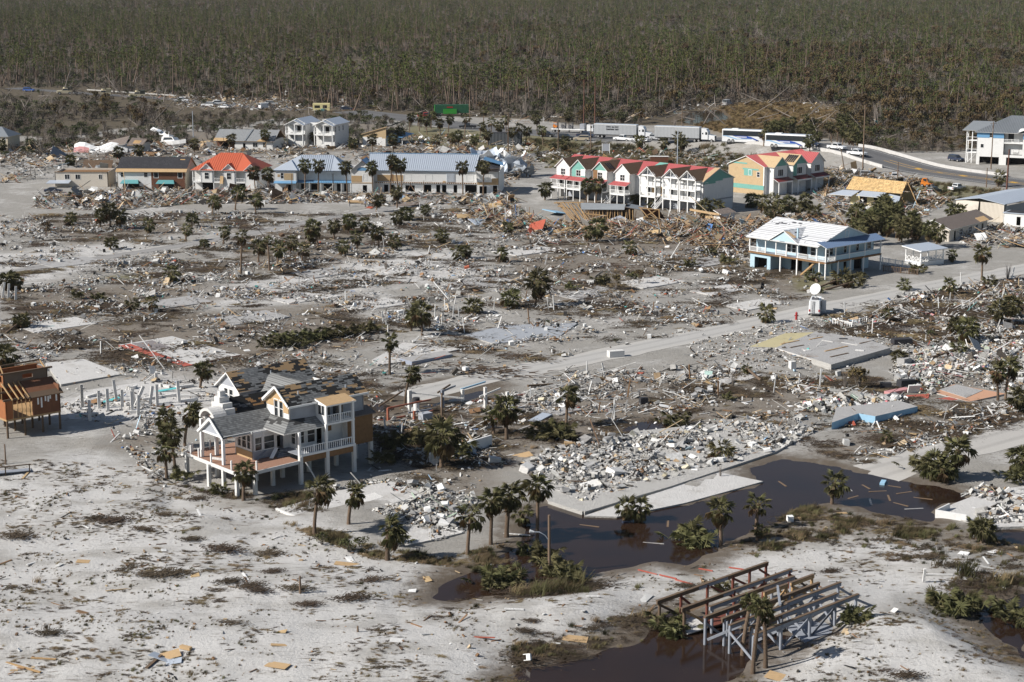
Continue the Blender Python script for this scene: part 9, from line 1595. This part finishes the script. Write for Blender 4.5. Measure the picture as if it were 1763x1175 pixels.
for k, (x, y, l, a, m, w) in enumerate([(1372,597,3.2,38,TIMBD,'dark strip'),(1425,588,2.2,-45,PALEC,'pale curb strip'),(1440,601,6.0,42,TIMB,'long tan strip'),(1470,594,5.0,-46,PALEC,'long pale curb strip'),(1405,583,3.4,40,TIMB,'tan strip'),(1452,584,1.4,0,BLKF,'black scrap'),(1390,604,1.2,20,WCONC,'white scrap'),(1490,590,3.0,40,TIMBD,'dark beam'),(1445,612,4.5,41,TIMBD,'brown beam'),(1480,604,1.4,-20,WCONC,'white board'),(1360,590,4.6,41,OSB,'tan board strip')]):
 b = MB(); b.box(-l / 2, l / 2,-.14 - .2 * (l < 1.5), .14 + .2 * (l < 1.5), 0,.09, m); o = b.build('slab_strip'); z = .95 if y > 603 and x > 1400 else .3; g = P(x, y, z); o.location = (g[0], g[1], z + .005); o.rotation_euler = (0,0, R(a)); tag(o, uniq(w + ' lying on the large slab', x, y, ['thin', 'short', 'broken']), 'strip', 'strips left on the large broken slab')
for k, (x, y, l, a) in enumerate(((1115,986,3,-38),(1150,994,2.6,-36),(1178,1003,2.8,-40),(1215,982,2,-30),(1270,980,2.4,-25))): place(x, y, (l * .8,.14,.10), REDP, (0,0, a), 'red_kerb', ['first', 'second', 'third', 'fourth', 'fifth'][k] + ' red painted kerb piece from the left behind the pier frame', 'kerb')
t = thing('plastic_chair', 'white plastic chair upturned at the edge of the black water', 'chair', G(905,1138), R(40)); b = MB(); b.box(-.3,.3,-.3,.3,.42,.46, WHITE2); b.build('seat', None, t); b = MB(); b.box(-.3,-.26,-.3,.3,.46,.95, WHITE2); b.build('backrest', None, t)
for x in (-.27,.27):
 for y in (-.27,.27): b = MB(); b.box(x - .03, x + .03, y - .03, y + .03,0,.42, WHITE2); b.build('leg', None, t)
t.rotation_euler = (R(70), R(10), R(40)); t.location.z += .35
t = thing('metal_wreck', 'red metal frame lying in the shallow flood by the kerb', 'frame', G(960,892), R(10)); b = MB()
for p, q in (((-1,-.7),(1,-.7)),((1,-.7),(1,.7)),((1,.7),(-1,.7)),((-1,.7),(-1,-.7)),((-1,-.7),(0,.7))): b.bar((*p, .1),(*q, .1), .12,.12, CP['red'])
b.build('bars', None, t)
t = thing('wooden_walkway', 'grey broken walkway rail at the left edge sand', 'walkway', G(2,818), R(20)); b = MB(); b.box(-3,3.6,-.6,.6,.3,.4, GREYT); b.build('deck', None, t); b = MB(); b.bar((-3,-.6,1.1),(3.6,-.6,1.2), .1,.12, TIMBD); b.build('rail', None, t)
for x in (-2.5,.5,3.4): b = MB(); b.box(x - .07, x + .07,-.67,-.53,0,1.2, TIMBD); b.build('post', None, t)
# ------------------------------------------------------------------ dry grass, wrack and litter
def tuft(i, n, h, m, lean):
 rg = np.random.default_rng(i); b = MB()
 for _ in range(n):
  a = rg.uniform(0,6.28); r = abs(rg.normal()) * .22; x, y = math.cos(a) * r, math.sin(a) * r; hh = h * rg.uniform(.5,1.2); dx, dy = lean * hh + rg.normal() * .14, rg.normal() * .16; s = rg.uniform(.015,.03)
  b.add([(x - s, y, 0),(x + s, y, 0),(x + dx, y + dy, hh)], [(0,1,2)], m)
 return bpy.data.objects.new('tuft', b.mesh('tuft'))
M_DRY = leafmat('dry_grass', (.10,.075,.04),(.21,.165,.095), .3,.02); M_OLIVE = leafmat('olive_grass', (.06,.062,.028),(.14,.13,.06), .3,.03); M_WRACK = leafmat('wrack', (.035,.027,.018),(.085,.065,.045), .3,.02)
def mat_flat(i, n, m, r):
 rg = np.random.default_rng(500 + i); b = MB()
 for _ in range(n):
  x, y = rg.normal() * r, rg.normal() * r * .45; a = rg.normal() * .5; l = rg.uniform(.12,.45); w = rg.uniform(.012,.035); dx, dy = math.cos(a) * l, math.sin(a) * l; z = rg.uniform(.0,.10)
  b.add([(x, y - w, z),(x + dx, y + dy, z + rg.uniform(-.02,.08)),(x, y + w, z + .02)], [(0,1,2)], m)
 return bpy.data.objects.new('wrack', b.mesh('wrack'))
srcs = [tuft(1,46,.5, M_DRY, .5), tuft(2,60,.42, M_OLIVE, .4), tuft(3,36,.32, M_DRY, .8), mat_flat(1,130, M_WRACK, .5), mat_flat(2,110, M_DRY, .45), mat_flat(3,170, M_WRACK, .9)]
for k, (x, y, s) in enumerate([(385,948,1.5),(465,955,1.1),(330,930,.9),(195,898,1.3),(165,893,.9),(245,912,.9),(282,887,.8),(290,990,1.4),(395,1003,1.0),(430,1010,1.0),(445,1018,1.0),(510,1015,1.1),(530,1042,.9),(605,1032,1.2),(640,1000,.9),(255,992,1.0),(30,925,1.4),(85,1092,1.0),(470,985,.8),(340,860,.9),(905,1088,.8),(915,1070,.6),(1600,960,1.0),(1640,975,1.0),(1430,985,.8),(1340,1000,.7),(1180,1010,.8),(1560,1165,1.0),(1180,1160,.9),(1020,1085,.7)]):
 if k == 0: wm = mat_flat(9,420, M_WRACK, .75).data; wm.name = 'wrack_mound'
 o = link('wrack_mound', wm); o.location = G(x, y, .05); o.scale = (s, s * 1.2, s * 2.6); o.rotation_euler = (0,0, (k % 5 - 2) * .18); tag(o, uniq('low mound of dark dead grass', x, y, ['broad', 'small', 'flat', 'long', 'ragged']), 'grass mound', 'dark wrack mounds on the sand')
rg = random.Random(3)
for k, (x, y) in enumerate([(1462,842),(1490,838),(1515,846),(1540,838),(1470,856),(1498,862),(1530,856),(1560,848),(1585,858),(1548,868),(1578,876),(1345,832),(1240,868),(1150,900),(1010,905),(1120,935)]):
 b = MB(); L = rg.uniform(1.6,3.6); b.box(-L / 2, L / 2,-.12,.12,0,.07, mat('wet_wood', (.19,.13,.08), .6,.2,1,.3) if k % 5 else MIDC); o = b.build('floating_plank'); g = P(x, y, -.13); o.location = (g[0], g[1], -.185); o.rotation_euler = (0, R(1), rg.uniform(0,3.1)); tag(o, uniq('wet plank floating in dark water', x, y, ['tan', 'thin', 'long', 'short', 'crooked']), 'plank', 'planks floating in the flood')
def scatter_grass():
 P_, I_, S_ = [], [], []
 def add(px, n, kinds, smin, smax, clump, cs=5):
  p = sample_poly(px, n, clump, cs); k = np.ones(len(p), bool)
  for w in WATER[:6]: k &= sdist(p[:, 0], p[:, 1], w) < .6
  for ln, w in ROADS_[:3]: k &= ldist(p[:, 0], p[:, 1], ln)[0] > w
  p = p[k]; P_.append(p); I_.append(rng.choice(kinds, len(p))); S_.append(np.exp(rng.normal(0,.35, len(p))) * rng.uniform(smin, smax, len(p)))
 sand = [(0,800),(260,805),(330,850),(520,905),(740,1000),(900,1030),(1000,1000),(1200,985),(1260,935),(1420,880),(1620,905),(1763,930),(1790,1190),(0,1190)]
 add(sand, 3600, [3,4,4,3], .14,.5,.95,6); add(sand, 3200, [0,1,2,2], .2,.5,.95,5)
 add([(1230,945),(1390,870),(1620,902),(1763,930),(1763,985),(1600,985),(1400,935),(1300,960)], 1700, [0,1,1,2,3,4], .45,1.0,.95); add([(480,905),(620,960),(830,985),(900,960),(880,930),(760,965),(640,935)], 800, [0,1,2,4], .5,1.0,.8)
 add([(300,835),(430,870),(560,890),(540,850),(400,850)], 420, [0,1,3,5], .5,.9,.8); add([(860,1010),(1000,1005),(1010,1030),(900,1030)], 300, [0,1,5], .9,1.5,.5); add([(1640,1000),(1763,975),(1763,1030),(1690,1065),(1600,1075)], 170, [0,1,1,5], .6,1.2,.8); add([(880,1100),(1000,1085),(1110,1060),(1130,1100),(950,1150),(890,1160)], 260, [0,1,3,5], .5,.9,.8)
 add([(600,700),(900,700),(1000,740),(1240,640),(1440,640),(1763,690),(1763,740),(1480,800),(1240,722),(900,790),(700,860)], 2600, [3,5,5,4,2], .6,1.2,.9); add(FIELD, 3000, [5,3,4,5], .8,1.9,.95,9); add([(1420,545),(1763,478),(1763,600),(1440,575)], 1500, [5,3,4], 1,2.2,.8)
 add([(900,240),(1240,262),(1400,290),(1763,335),(1763,350),(1560,350),(1300,320),(940,290)], 2600, [0,1,1], 1.2,2.4,.6)
 p = np.vstack(P_); i = np.concatenate(I_); s = np.concatenate(S_); z = height(p[:, 0], p[:, 1]); n = len(p)
 instancer('dry_grass', 'wind combed dry grass tufts and dark plant wrack on sand and soil', srcs, np.c_[p, z], i, np.c_[np.zeros((n, 2)), rng.normal(0,.5, n)], np.c_[s, s, s * rng.uniform(.7,1.2, n)])
 p = sample_poly(GOLD[0], 5000,.4); p = p[sdist(p[:, 0], p[:, 1], WATER[6]) < -2]; n = len(p)
 instancer('marsh_grass', 'golden marsh grass beyond the coaches', [tuft(9,90,1.0, leafmat('golden_grass', (.13,.098,.048),(.25,.185,.092), .25,.02), .3)], np.c_[p, height(p[:, 0], p[:, 1])], np.zeros(n), np.c_[np.zeros((n, 2)), rng.uniform(0,6.28, n)], np.repeat(rng.uniform(.7,1.3, n)[:, None] * np.array([[1.5,1.5,1]]), 1,1))
scatter_grass()

def haze():
 b = MB(); b.box(-2700,2700,-60,4400,-4,70); o = b.build('haze'); m = bpy.data.materials.new('haze'); m.use_nodes = True; nt = m.node_tree; nt.nodes.remove(nt.nodes['Principled BSDF']); v = nt.nodes.new('ShaderNodeVolumePrincipled'); v.inputs['Color'].default_value = (.86,.9,1,1); v.inputs['Density'].default_value = .000022; nt.links.new(v.outputs[0], nt.nodes['Material Output'].inputs['Volume']); o.data.materials.append(m); tag(o, 'thin pale haze in the air over the land', None, None, 'stuff')
haze()
